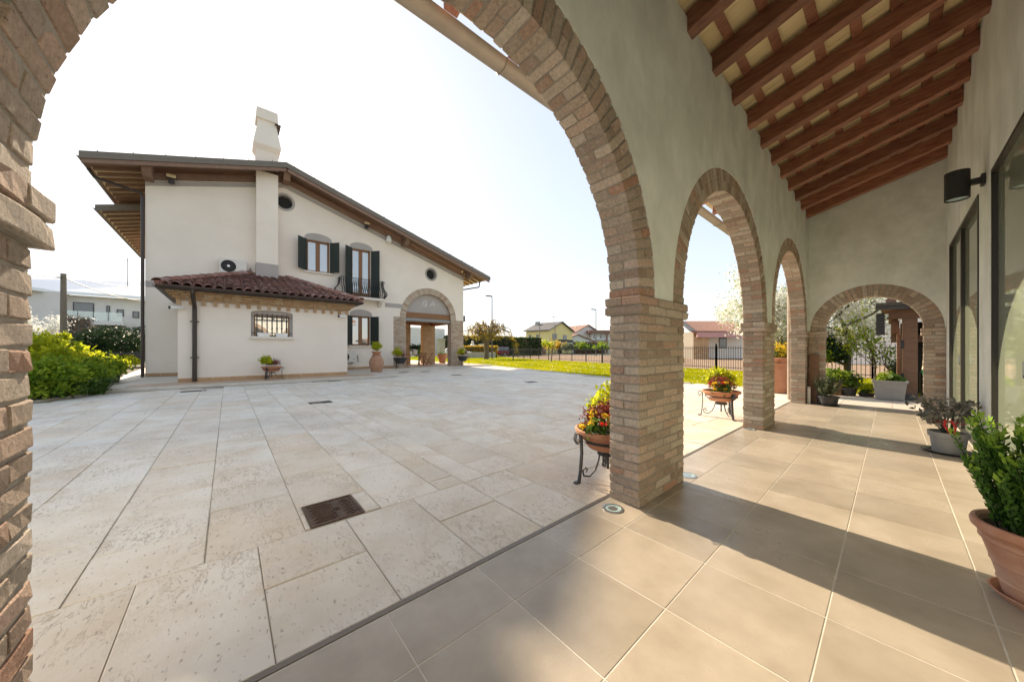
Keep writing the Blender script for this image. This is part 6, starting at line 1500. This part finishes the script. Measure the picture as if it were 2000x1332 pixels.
# low wall, gate pillars with ball finials
def low_wall(label, p, q, h=0.75):
    p = Vector((*p, 0)); q = Vector((*q, 0)); a = (q - p).normalized(); b = Vector((-a.y, a.x, 0)); t = thing('garden_wall', label, 'wall')
    MB().obox((p + q) / 2 + Vector((0, 0, h / 2)), a, b, (0, 0, 1), (q - p).length, 0.25, h).build('wall', 'concrete', t); MB().obox((p + q) / 2 + Vector((0, 0, h + 0.03)), a, b, (0, 0, 1), (q - p).length, 0.33, 0.06).build('coping', 'white_stone', t)
low_wall('low grey garden wall with pale coping beyond the lawn', ap(862, 50), ap(968, 51))
def gate_pillar(label, u, d, h, m_='white_stone', ball=True):
    x, y = ap(u, d); t = thing('gate_pillar', label, 'pillar'); bx('shaft', m_, t, x - 0.4, x + 0.4, y - 0.4, y + 0.4, 0, h); bx('cap', m_, t, x - 0.5, x + 0.5, y - 0.5, y + 0.5, h, h + 0.12)
    if ball: MB().lathe([(0.4, 0.12), (0.3, 0.3), (0.14, 0.42), (0.2, 0.5), (0.27, 0.64), (0.2, 0.8), (0.05, 0.88)], (x, y, h), 16).build('finial', m_, t, smooth=60)
gate_pillar('stone gate pillar with ball finial behind the low wall', 923, 58, 1.9)
gate_pillar('pale stone gate pillar partly behind the weeping tree', 942, 59, 2.1, ball=False)
gate_pillar('grey stone pillar seen through the porch', 861.5, 46, 2.6, 'concrete', ball=False)
# brick and post wall further right
t = thing('boundary_wall', 'distant boundary wall of brown panels and pale posts', 'wall')
for k in range(7):
    p, q = ap(1003 + 9 * k, 78), ap(1012 + 9 * k, 78); p = Vector((*p, 0)); q = Vector((*q, 0)); a = (q - p).normalized(); b = Vector((-a.y, a.x, 0))
    MB().obox((p + q) / 2 + Vector((0, 0, 0.9)), a, b, (0, 0, 1), (q - p).length, 0.2, 1.8).build('panel', 'concrete' if k % 2 else 'red_roof', t); MB().obox(p + Vector((0, 0, 1.0)), a, b, (0, 0, 1), 0.35, 0.3, 2.0).build('post', 'white_wall', t)
# ---- cars
def car(name, label, loc, rz, paint, L=4.3, Wd=1.75, Ht=1.48, box=False):
    t = thing(name, label, 'car'); hw = Wd / 2
    if box: body = [(-L / 2, 0.35), (L / 2, 0.35), (L / 2, 0.85), (L / 2 - 0.7, 1.0), (-L / 2, 1.0)]; cab = [(-L / 2 + 0.02, 0.98), (L / 2 - 0.85, 0.98), (L / 2 - 1.4, Ht), (-L / 2 + 0.1, Ht)]
    else: body = [(-L / 2, 0.4), (-L / 2 + 0.1, 0.28), (L / 2 - 0.1, 0.28), (L / 2, 0.45), (L / 2 - 0.08, 0.72), (L / 2 - 0.9, 0.92), (-L / 2 + 0.3, 0.96), (-L / 2, 0.8)]; cab = [(-L / 2 + 0.25, 0.93), (L / 2 - 1.0, 0.9), (L / 2 - 1.75, Ht), (-L / 2 + 0.95, Ht)]
    m = MB(); m.extrude([body], lambda a, b, d: (a, -hw + d, b), Wd); bd = m.build('body', paint, t, recalc=True, bevel=0.09)
    m = MB(); n = len(cab); ins = lambda z: hw - 0.05 - 0.2 * (z - 0.9) / (Ht - 0.9)
    m.add([(a, -ins(b), b) for a, b in cab] + [(a, ins(b), b) for a, b in cab], [tuple(range(n)), tuple(range(2 * n - 1, n - 1, -1))] + [(i, n + i, n + (i + 1) % n, (i + 1) % n) for i in range(n)]); m.build('cabin_glass', 'far_glass', t, recalc=True, bevel=0.05)
    rz0 = cab[3][0] + 0.02; m = MB(); m.box(rz0, cab[2][0] - 0.02, -ins(Ht) + 0.01, ins(Ht) - 0.01, Ht - 0.03, Ht + 0.025); m.build('roof', paint, t, bevel=0.03)
    for a in (-L / 2 + 0.8, L / 2 - 0.85):
        for s_ in (-1, 1):
            w_ = MB().tube([(a, s_ * (hw - 0.18), 0.32), (a, s_ * (hw + 0.01), 0.32)], 0.32, 18).build('wheel', 'tyre', t, smooth=40); MB().tube([(a, s_ * (hw + 0.0), 0.32), (a, s_ * (hw + 0.02), 0.32)], 0.2, 12).build('rim', 'steel', w_)
    for s_ in (-1, 1): MB().box(L / 2 - 0.2, L / 2 - 0.03, s_ * hw * 0.8 - 0.15, s_ * hw * 0.8 + 0.15, 0.58, 0.72).build('headlight', 'frosted', t); MB().box(-L / 2 - 0.01, -L / 2 + 0.1, s_ * hw * 0.8 - 0.12, s_ * hw * 0.8 + 0.12, 0.65, 0.85).build('tail_light', 'red', t)
    t.location = (*loc, 0); t.rotation_euler = (0, 0, rz); return t
car('parked_car', 'silver-white car parked behind the porch corner pier', ap(898, 52), YAW + R(-8), 'car_white', L=4.6)
car('parked_car', 'dark blue car half hidden by the porch brick pier', ap(885, 57), YAW + R(75), 'car_dark')
car('parked_van', 'small red van behind the far fence', ap(977, 66), YAW + R(180), 'red_car', L=3.6, Ht=1.75, box=True)
# ---- lamps, poles, wires
def street_lamp(label, u, vtop, d):
    x, y = ap(u, d); h = E + (HZ - vtop) / FPX * d; t = thing('street_lamp', label, 'street lamp', 'street lamps along the road')
    MB().tube([(x, y, 0), (x, y, h)], [0.10, 0.06], 8).build('pole', 'iron_grey', t); dr = -RT
    MB().bar(Vector((x, y, h)), Vector((x, y, h + 0.1)) + dr * 0.9, 0.26, 0.14).build('head', 'lamp_black', t)
street_lamp('tall street lamp rising behind the weeping tree', 961, 579, 46); street_lamp('street lamp standing left of the middle pier', 1164, 605, 62)
def upole(label, u, vtop, d, mt='pole_wood', r_=0.12):
    x, y = ap(u, d); h = E + (HZ - vtop) / FPX * d; o = MB().tube([(x, y, -0.05), (x, y, h)], [r_, r_ * 0.75], 10).build('utility_pole', mt, smooth=50); tag(o, label, 'pole', 'utility poles'); return Vector((x, y, h))
pA = upole('grey wooden pole in front of the yellow house, left one', 1054, 627, 84); pB = upole('grey wooden pole in front of the yellow house, right one', 1084, 633, 88)
pL = upole('weathered wooden utility pole left of the house', 124, 535, 22, r_=0.17)
def cable(name, label, a, b, sag, r_): tag(MB().tube([Vector(a).lerp(Vector(b), k / 12) - Vector((0, 0, sag * 4 * (k / 12) * (1 - k / 12))) for k in range(13)], r_, 4).build(name, 'iron'), label, 'cable')
cable('overhead_cable', 'thick overhead cable running from the wooden pole towards the house', pL - Vector((0, 0, 0.25)), at(300, 590, 30), 0.35, 0.03)
cable('overhead_cable', 'overhead cable entering from the left to the wooden pole', at(30, 528, 19), pL - Vector((0, 0, 0.25)), 0.1, 0.03)
cable('overhead_cable', 'upper thin cable from the wooden pole', pL - Vector((0, 0, 0.15)), at(300, 566, 34), 0.1, 0.022)
cable('telephone_wire', 'thin wire between house corner and far pole', (X0 - 1, YRr + 0.3, px(905, 623, X0)[1]), pA - Vector((0, 0, 0.2)), 0.6, 0.012); cable('telephone_wire', 'thin wire strung between the two grey poles', pA - Vector((0, 0, 0.2)), pB - Vector((0, 0, 0.2)), 0.2, 0.014)
def antenna(label, base, h, mt='iron_grey'):
    t = thing('aerial', label, 'aerial'); MB().tube([base, Vector(base) + Vector((0, 0, h))], 0.03, 5).build('mast', mt, t); c = Vector(base) + Vector((0, 0, h * 0.93)); MB().bar(c - RT * 1.0, c + RT * 0.1, 0.03, 0.03).build('boom', mt, t)
    for k in range(6): p = c - RT * (0.1 + 0.17 * k); MB().bar(p - Vector((0, 0, 0.16)), p + Vector((0, 0, 0.16)), 0.015, 0.015).build('element', mt, t)
# ================================================================== BACKGROUND HOUSES
def gwin(parent, p, q, z0, z1, out, mt='far_glass', fm='iron_grey', name='window'):
    """window between ground points p, q on a wall; out: outward unit vector"""
    p = Vector((*p, 0)); q = Vector((*q, 0)); a = (q - p).normalized(); c = (p + q) / 2 + Vector((0, 0, (z0 + z1) / 2)); o = Vector((*out, 0))
    w_ = MB().obox(c + o * 0.02, a, o, (0, 0, 1), (q - p).length, 0.10, z1 - z0).build(name, fm, parent); MB().obox(c + o * 0.075, a, o, (0, 0, 1), (q - p).length - 0.16, 0.02, z1 - z0 - 0.16).build('pane', mt, w_); return w_
# white villa at the left
VX = -57.0; V = lambda u, v: px(u, v, VX)
t = thing('white_villa', 'white modern two storey villa with glass balcony behind the garden', 'house')
yl, yr = V(62, 600)[0], V(300, 600)[0]; ze = V(150, 577)[1]; ybay = V(131, 600)[0]
bx('wall', 'white_wall', t, VX - 9, VX, ybay, yr, 0, ze); bx('side_wing', 'white_wall', t, VX - 9, VX + 1.4, yl - 6, ybay, 0, ze + 0.1)
m = MB(); zr = ze + 3.4; ov = 0.9
m.add([(VX + ov, ybay - 0.6, ze - 0.05), (VX + ov, yr + 3, ze - 0.05), (VX - 8, yr + 3, zr), (VX - 8, yl - 6, zr), (VX + 2.2, yl - 6, ze + 0.05), (VX + 2.2, ybay - 1.6, ze + 0.0)] + [(a, b, c + 0.32) for a, b, c in ((VX + ov, ybay - 0.6, ze - 0.05), (VX + ov, yr + 3, ze - 0.05), (VX - 8, yr + 3, zr), (VX - 8, yl - 6, zr), (VX + 2.2, yl - 6, ze + 0.05), (VX + 2.2, ybay - 1.6, ze + 0.0))], [(0, 1, 2, 3, 4, 5), (11, 10, 9, 8, 7, 6)] + [(i, 6 + i, 6 + (i + 1) % 6, (i + 1) % 6) for i in range(6)])
m.build('roof', 'metal_roof', t, recalc=True)
zs0, zs1 = V(131, 634)[1], V(131, 626)[1]
bx('balcony_slab', 'white_wall', t, VX, VX + 1.6, ybay, V(248, 630)[0], zs0, zs1)
for k in range(4):
    ya = ybay + (V(246, 630)[0] - ybay) * k / 4; yb = ybay + (V(246, 630)[0] - ybay) * (k + 1) / 4; bx('balcony_glass', 'clear_glass', t, VX + 1.52, VX + 1.55, ya + 0.03, yb - 0.03, zs1, zs1 + 0.95)
O = (1, 0)
for (u0, u1, v0, v1) in ((143, 184, 590, 625), (208, 215, 597, 629), (228, 242, 604, 618), (259, 272, 608, 621), (143, 184, 641, 662), (208, 215, 643, 650)):
    gwin(t, (VX, V(u0, v0)[0]), (VX, V(u1, v0)[0]), V(u0, v1)[1], V(u0, v0)[1], O)
antenna('tv aerial on the white villa roof', (VX - 3, px(249, 560, VX - 3)[0], ze + 1.0), 4.2)
x, y = ap(155, 30); t = thing('palm_stump', 'shaggy dead palm stump before the white villa', 'palm'); MB().tube([(x, y, 0), (x, y, 2.4), (x + 0.05, y, 4.0)], [0.45, 0.5, 0.62], 10).build('trunk', 'bark', t)
g = np.random.default_rng(4); n = 700; a = g.uniform(0, 6.28, n); rr = 0.5 + 0.4 * g.uniform(0, 1, n) ** 2; zz_ = g.uniform(0.6, 4.2, n); P = np.stack([x + rr * np.cos(a), y + rr * np.sin(a), zz_], 1); leaves('dead_fronds', 'leaf_bronze', t, P, 0.55, 5, D=np.stack([np.cos(a) * 0.4, np.sin(a) * 0.4, -np.ones(n)], 1), elong=5)
tree('blossom_shrub', 'thin white-flowering shrub before the villa, beside the brick pier', gp(66, 716), 4.2, 251, 0.06, 0.5, [('blossom', 'petal_white', 7, 0.16, 0.12)], levels=3, nb=6, first=0.2)
bx_ = MB(); p, q = Vector((*ap(75, 33), 0)), Vector((*ap(290, 36), 0)); a = (q - p).normalized(); b = Vector((-a.y, a.x, 0)); bx_.obox((p + q) / 2 + Vector((0, 0, 0.9)), a, b, (0, 0, 1), (q - p).length, 0.1, 1.8); tag(bx_.build('dark_fence', 'iron_grey'), 'dark panel fence in front of the white villa', 'fence')
# generic gabled far house: local x to the right as seen, y away
def local_frame(u, d):
    v = at(u, HZ, d); return Vector((v.x, v.y, 0)), RT, FW
def fhouse(name, label, u, d, wid, dep, eave_z, ridge_z, wall, roofm, rot=0.0, gable_right=True, ov=0.7):
    o_, r_, f_ = local_frame(u, d); c, s_ = math.cos(rot), math.sin(rot); X = r_ * c + f_ * s_; Y = f_ * c - r_ * s_
    t = thing(name, label, 'house'); Pt = lambda a, b, z: o_ + X * a + Y * b + Vector((0, 0, z))
    m = MB(); vs = [Pt(a, b, z) for a, b in ((0, 0), (wid, 0), (wid, dep), (0, dep)) for z in (0, eave_z)] + [Pt(wid, dep / 2, ridge_z), Pt(0, dep / 2, ridge_z)]
    m.add(vs, [(0, 2, 3, 1), (2, 4, 5, 8, 3), (4, 6, 7, 5), (6, 0, 1, 9, 7)]); m.build('wall', wall, t, recalc=True)
    sl = (ridge_z - eave_z) / (dep / 2); m = MB()
    for b0_, b1_ in ((-ov, dep / 2), (dep + ov, dep / 2)):
        z0_ = eave_z - sl * ov; q = [Pt(-ov, b0_, z0_ + 0.02), Pt(wid + ov, b0_, z0_ + 0.02), Pt(wid + ov, b1_, ridge_z + 0.02), Pt(-ov, b1_, ridge_z + 0.02)]; up = Vector((0, 0, 0.28)); m.add(q + [v + up for v in q], [(3, 2, 1, 0), (4, 5, 6, 7), (0, 1, 5, 4), (1, 2, 6, 5), (2, 3, 7, 6), (3, 0, 4, 7)])
    rfo = m.build('roof', roofm, t, recalc=True); return t, Pt, X, Y, rfo
def fwin(t, Pt, X, Y, a0, a1, z0, z1, side='front', name='window', fm='white_wall', dep=0, wid=0):
    if side == 'front': p, q, o = Pt(a0, 0, 0), Pt(a1, 0, 0), -Y
    else: p, q, o = Pt(wid, a0, 0), Pt(wid, a1, 0), X
    return gwin(t, (p.x, p.y), (q.x, q.y), z0, z1, (o.x, o.y), fm=fm, name=name)
# yellow house: long side to the left, gable towards the right
t, Pt, X, Y, rfo = fhouse('yellow_house', 'yellow two storey house with dark slate gable roof beyond the field', 1027.5, 112, 9.6, 14, 7.6, 10.4, 'yellow_wall', 'slate_roof', rot=R(-42))
for a in (1.2, 4.4): fwin(t, Pt, X, Y, a, a + 1.0, 4.6, 6.2, fm='iron_grey')
fwin(t, Pt, X, Y, 1.8, 4.4, 4.4, 6.4, 'gable', wid=9.6, fm='iron_grey'); fwin(t, Pt, X, Y, 8.0, 10.4, 3.7, 6.2, 'gable', name='door', wid=9.6, fm='iron_grey')
m = MB(); m.obox(Pt(9.6 + 0.9, 7, 3.5), X, Y, (0, 0, 1), 1.8, 9.5, 0.25); m.build('balcony', 'white_wall', t)
m = MB(); m.obox(Pt(9.6 + 1.75, 7, 4.1), X, Y, (0, 0, 1), 0.05, 9.5, 0.9); m.build('railing', 'iron', t)
c = Pt(1.0, 5.0, 9.4); MB().obox(c + Vector((0, 0, 0.6)), X, Y, (0, 0, 1), 1.1, 1.1, 1.9).build('chimney', 'concrete', rfo)
m = MB(); m.bar(Pt(13, 1, 0.2), Pt(15.5, -3.0, 2.8), 1.2, 0.3); m.build('stairs', 'iron_grey', t)
c = Pt(6.5, 7, 10.5); MB().tube([c, c + Vector((0, 0, 1.9))], 0.05, 5).build('dish_mast', 'iron', t); MB().lathe([(0.05, -0.06), (0.5, 0.0), (0.55, 0.06)], c + Vector((0, 0, 2.0)), 14).build('dish', 'iron_grey', t)
antenna('tv aerial above the yellow house', c + Vector((0, 0, 1.5)), 4.5)
# white house
t, Pt, X, Y, rfo = fhouse('white_farmhouse', 'white two storey house with brown tiled roof far beyond the field', 1172, 138, 14, 13.5, 8.0, 11.2, 'white_wall', 'red_roof', rot=R(118), ov=0.8)
t2, Pt2, X2, Y2, rfo2 = fhouse('white_outhouse', 'low white outhouse with brown roof before the white farmhouse', 1158, 122, 8, 13.5, 4.3, 6.6, 'white_wall', 'red_roof', rot=R(112), ov=0.6)
def glue_win(u0, u1, v0, v1, d, t, fm='iron_grey', name='window'):
    p, q = at(u0, HZ, d), at(u1, HZ, d); gwin(t, (p.x, p.y), (q.x, q.y), E + (HZ - v1) / FPX * d, E + (HZ - v0) / FPX * d, (-FW.x, -FW.y), fm=fm, name=name)
c = at(1144, 645, 136); MB().obox(c, RT, FW, (0, 0, 1), 1.2, 1.2, 2.8).build('chimney', 'white_wall', rfo); c = at(1126, 645, 138); MB().obox(c, RT, FW, (0, 0, 1), 1.0, 1.0, 2.4).build('chimney', 'white_wall', rfo)
o_ = at(1157, HZ, 128); t3 = MB()
lo = thing('white_loggia', 'white loggia wing with balcony at the right of the white farmhouse', 'house')
def fbox(name, mt, par, u0, u1, v0, v1, d, dep):
    a, b = at(u0, v1, d), at(u1, v0, d); c = (a + b) / 2 + FW * dep / 2; return MB().obox(c, RT, FW, (0, 0, 1), abs((b - a).dot(RT)), dep, abs(b.z - a.z)).build(name, mt, par)
fbox('wall', 'white_wall', lo, 1156, 1200, 651, 690, 132, 4); fbox('balcony', 'white_wall', lo, 1156, 1192, 661.5, 664, 130.4, 1.5); fbox('roof', 'red_roof', lo, 1150, 1204, 645, 650.5, 130, 7); fbox('post', 'red_roof', lo, 1184, 1187, 650.6, 690, 130.2, 0.5)
fbox('door', 'far_glass', lo, 1172, 1175, 653, 661.4, 131.9, 0.1); fbox('window', 'far_glass', lo, 1159, 1162, 652, 661.4, 131.9, 0.1)
antenna('tv aerial above the white farmhouse', at(1147, 640, 140), 4.6)
# small brick and white house through the second arch
t = thing('bungalow', 'small white and brick house with tiled roof seen through the second arch', 'house')
fbox('wall', 'white_wall', t, 1384, 1475, 655, 700, 46, 8); 
fbox('brick_wing', 'mortar', t, 1354, 1384, 648, 712, 44, 5)
a = at(1354, 712, 44); b_ = at(1384, 648, 44); m = MB(); br = random.Random(9); L = (b_ - a).dot(RT); z = 0.0; k = 0
while z < b_.z - 0.03:
    s_ = 0
    while s_ < L - 0.02:
        l_ = min(0.55, L - s_); m.cur = br.random(); m.obox(a + RT * (s_ + l_ / 2) + Vector((0, 0, z + 0.09 - a.z)) - FW * 0.01, RT, FW, (0, 0, 1), l_ - 0.02, 0.06, 0.16); s_ += l_
    z += 0.18; k += 1
tag(m.build('brickwork', 'brick_orange', t, attr=True), kind='stuff')
a = at(1352, 650, 43.6); b_ = at(1480, 650, 43.6); up1 = at(1366, 631, 48); m = MB(); n1, n2 = a, b_; r1 = a + RT * 1.0 + FW * 5 + Vector((0, 0, 1.75)); r2 = b_ + FW * 5 + Vector((0, 0, 1.75))
m.add([n1, n2, r2, r1] + [v + Vector((0, 0, 0.16)) for v in (n1, n2, r2, r1)], [(3, 2, 1, 0), (4, 5, 6, 7), (0, 1, 5, 4), (1, 2, 6, 5), (2, 3, 7, 6), (3, 0, 4, 7)]); rr_ = m.build('roof', 'red_roof', t, recalc=True)
d_ = (r1 - n1); L = d_.length
for k in range(26):
    p0 = n1.lerp(n2, (k + 0.5) / 26); p1 = r1.lerp(r2, (k + 0.5) / 26); MB().tube([p0 + Vector((0, 0, 0.15)), p1 + Vector((0, 0, 0.15))], 0.13, 6).build('tile_row', 'red_roof', rr_)
fbox('fascia', 'pink_fascia', t, 1362, 1480, 649.5, 659, 43.4, 0.2); MB().bar(n1 + Vector((0, 0, 0.25)), r1 + Vector((0, 0, 0.25)), 0.7, 0.12).build('verge', 'slate_roof', t)
p, q = at(1404, HZ, 46), at(1419, HZ, 46); gwin(t, (p.x, p.y), (q.x, q.y), E + (HZ - 679.5) / FPX * 46, E + (HZ - 659.5) / FPX * 46, (-FW.x, -FW.y), fm='iron_grey')
# pale wall building seen through end arch and porch
tag(bx('white_barn', 'white_wall', None, -3.2, 9.5, 40, 48, 0, 4.3), 'plain pale blue-white building beyond the end arch fence', 'building')
tag(bx('pale_wall', 'white_wall', None, -62, -61.4, 24.0, 34.5, 0, 5.6), 'plain white building wall seen through the porch', 'building')
bush('agave', 'spiky yucca leaves seen through the porch', (-31, W(838, 660)[0] * 1.45, 0), (0.8, 0.8, 0.9), 'leaf_mid', 401, 40, 12, 0.5, shell=0.3)
# mid-distance shrubs along the field edge and far trees
FS = 'shrubs along the far side of the field'
for i, (u, v, d, w_, h_, mt, lab) in enumerate(((1066, 668, 92, 2.6, 3.4, 'leaf_lime', 'yellow-green shrub below the yellow house'), (1092, 669, 94, 3.0, 3.2, 'leaf_gold', 'golden shrub before the yellow house balcony'), (1133, 669, 92, 3.0, 3.0, 'leaf_bush', 'rounded green bush left of the right street lamp'), (1110, 672, 90, 2.6, 2.6, 'leaf_rosemary', 'olive shrub between the two far houses'), (1176, 672, 88, 2.6, 2.8, 'leaf_bush', 'green shrub beside the middle brick pier edge'), (1040, 676, 86, 2.0, 1.6, 'leaf_dark', 'low dark shrub near the left grey pole'), (1152, 674, 94, 2.6, 2.6, 'leaf_dark', 'dark evergreen shrub behind the right street lamp'))):
    p = at(u, HZ, d); bush('field_shrub', lab, (p.x, p.y, 0), (w_ * 0.9, w_ * 0.9, h_ * 0.6), mt, 500 + i * 3, 70, 16, 0.45, spread=0.25, group=FS, shell=0.35)
for i, (u, d, h_, lab) in enumerate(((1002, 40, 2.0, 'small sapling with few ochre leaves inside the fence'), (1076, 34, 2.2, 'bare dark stump of a sapling by the fence'))):
    p = at(u, HZ, d); tree('sapling', lab, (p.x, p.y, 0), h_ * 1.3, 600 + i, 0.07, 0.6, [('foliage', 'leaf_gold', 2, 0.1, 0.12)], levels=2, nb=4)
for i, (u, d, h_, r_, lab) in enumerate(((1113, 190, 13.5, 4.0, 'round green tree above the gap between the houses'), (1131, 200, 14.5, 3.4, 'green tree directly behind the white farmhouse roof'), (1139, 205, 13.0, 2.6, 'smaller green tree right behind the white farmhouse'), (1034, 150, 14, 4.5, 'bare pale tree behind the yellow house chimney'))):
    p = at(u, HZ, d); t = thing('distant_tree', lab, 'tree', 'far trees behind the houses'); MB().tube([(p.x, p.y, 0), (p.x, p.y, h_ * 0.75)], [0.4, 0.15], 6).build('trunk', 'bark', t)
    P, q = clump_points((p.x, p.y, h_ * 0.68), (r_, r_, h_ * 0.32), 70, 12 if i < 3 else 4, 0.5, 700 + i, shell=0.25); leaves('crown', 'leaf_bush' if i < 3 else 'leaf_gold', t, P, 0.7 if i < 3 else 0.4, 710 + i, tint=q)
# far wood on the horizon
g = np.random.default_rng(9); n = 15000; an_ = g.uniform(R(-75), R(75), n); dist = 620 + 60 * g.uniform(0, 1, n); hh = np.abs(g.normal(0, 1, n)) * 3 + 5.5 + 3.5 * np.sin(an_ * 23) * np.sin(an_ * 61)
P = np.stack([FW.x * dist * np.cos(an_) + RT.x * dist * np.sin(an_), FW.y * dist * np.cos(an_) + RT.y * dist * np.sin(an_), g.uniform(0, 1, n) * np.maximum(hh, 2)], 1)
o = leaves('distant_wood', 'hedge_leaf', None, P, 4.5, 10, elong=1.2); struct(o, 'low line of trees along the horizon', 'stuff')
# ================================================================== SHED BEYOND THE END ARCH
t = thing('wooden_shed', 'open brown timber shed with tools beyond the end arch', 'shed')
sx, sy = 0.30, 12.54
bx('post', 'wood_brown', t, sx - 0.12, sx + 0.12, sy - 0.10, sy + 0.10, 0.02, 1.98); bx('post_shoe', 'iron_grey', t, sx - 0.13, sx + 0.13, sy - 0.115, sy + 0.115, 0.0, 0.16)
bx('beam', 'wood_brown', t, sx - 0.34, sx + 2.4, sy - 0.09, sy + 0.09, 1.98, 2.18); bx('beam', 'wood_brown', t, sx - 0.34, sx - 0.18, sy + 0.095, sy + 2.4, 1.98, 2.16); bx('beam', 'wood_brown', t, sx - 0.3, sx + 2.4, sy + 1.5, sy + 1.7, 1.42, 1.62); bx('post', 'wood_brown', t, sx - 0.12, sx + 0.10, sy + 2.2, sy + 2.4, 0, 1.98)
m = MB(); m.box(sx - 0.48, sx + 2.6, sy - 0.42, sy + 2.6, 2.30, 2.36); rf_ = m.build('roof', 'red_roof', t); gutter(sx - 0.54, sx + 2.6, sy - 0.45, 2.35, 0.085, 'iron_grey', t, axis='x'); bx('fascia', 'iron_grey', t, sx - 0.55, sx + 2.6, sy - 0.46, sy - 0.40, 2.19, 2.33)
for k in range(6): MB().tube([(sx - 0.3 + 0.4 * k, sy - 0.42, 2.40), (sx - 0.3 + 0.4 * k, sy + 2.6, 2.44)], 0.09, 7).build('roof_tile_row', 'red_roof', rf_)
for k in range(4): bx('brace_board', 'wood_brown', t, sx - 0.30, sx - 0.16, sy + 0.15 + 0.55 * k, sy + 0.65 + 0.55 * k, 1.66 - 0.02 * k, 1.95)
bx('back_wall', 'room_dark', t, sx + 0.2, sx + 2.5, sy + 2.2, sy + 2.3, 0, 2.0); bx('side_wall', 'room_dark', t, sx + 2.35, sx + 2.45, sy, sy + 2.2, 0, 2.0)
bx('door_leaf', 'wood_brown', t, sx - 0.20, sx - 0.15, sy + 0.1, sy + 1.0, 0.1, 1.75)
for z in (0.45, 1.25): bx('hinge', 'iron', t, sx - 0.15, sx - 0.09, sy - 0.12, sy - 0.02, z, z + 0.2)
bx('shelf', 'board_cream', t, sx + 0.30, sx + 2.2, sy + 0.9, sy + 1.4, 0.72, 0.76)
d_ = thing('dark_lantern', 'dark slatted hanging lantern box at the shed corner', 'lantern'); bx('box', 'iron', d_, sx - 0.54, sx - 0.40, sy - 0.3, sy - 0.16, 1.58, 2.12)
for k in range(7): bx('slat', 'iron_grey', d_, sx - 0.55, sx - 0.39, sy - 0.32, sy - 0.30, 1.60 + 0.07 * k, 1.625 + 0.07 * k)
bx('hanger', 'plastic_white', d_, sx - 0.72, sx - 0.34, sy - 0.2, sy - 0.18, 1.84, 1.86)
tag(MB().tube([(sx + 0.2, sy - 0.12, 0.75), (sx + 0.26, sy + 0.1, 1.72)], 0.022, 8).build('long_handle', 'board_cream'), 'pale wooden tool handle leaning in the shed', 'tool')
b_ = thing('broom', 'broom with bright green handle and red head in the shed', 'broom'); MB().tube([(sx + 0.18, sy + 0.0, 0.72), (sx + 0.34, sy - 0.18, 0.1)], 0.013, 6).build('handle', 'green_plastic', b_); bx('head', 'red', b_, sx + 0.22, sx + 0.46, sy - 0.23, sy - 0.15, 0.06, 0.12); bx('bristles', 'lamp_black', b_, sx + 0.22, sx + 0.46, sy - 0.23, sy - 0.15, 0.0, 0.06)
tag(bx('tool_crate', 'board_cream', None, sx + 0.42, sx + 0.72, sy + 1.0, sy + 1.3, 0.765, 0.98), 'yellow wooden box on the shed shelf', 'box'); tag(bx('green_crate', 'leaf_dark', None, sx + 0.36, sx + 0.8, sy + 0.95, sy + 1.35, 0.985, 1.06), 'dark green tray on the yellow box in the shed', 'tray')
tag(bx('timber_block', 'board_cream', None, sx - 0.40, sx - 0.16, sy - 0.05, sy + 0.05, 0, 0.10), 'small pale timber block beside the shed post', 'block'); tag(bx('black_sack', 'lamp_black', None, sx + 0.18, sx + 0.42, sy + 0.4, sy + 0.8, 0, 0.72, 0.06), 'tall black sack leaning in the shed', 'sack')
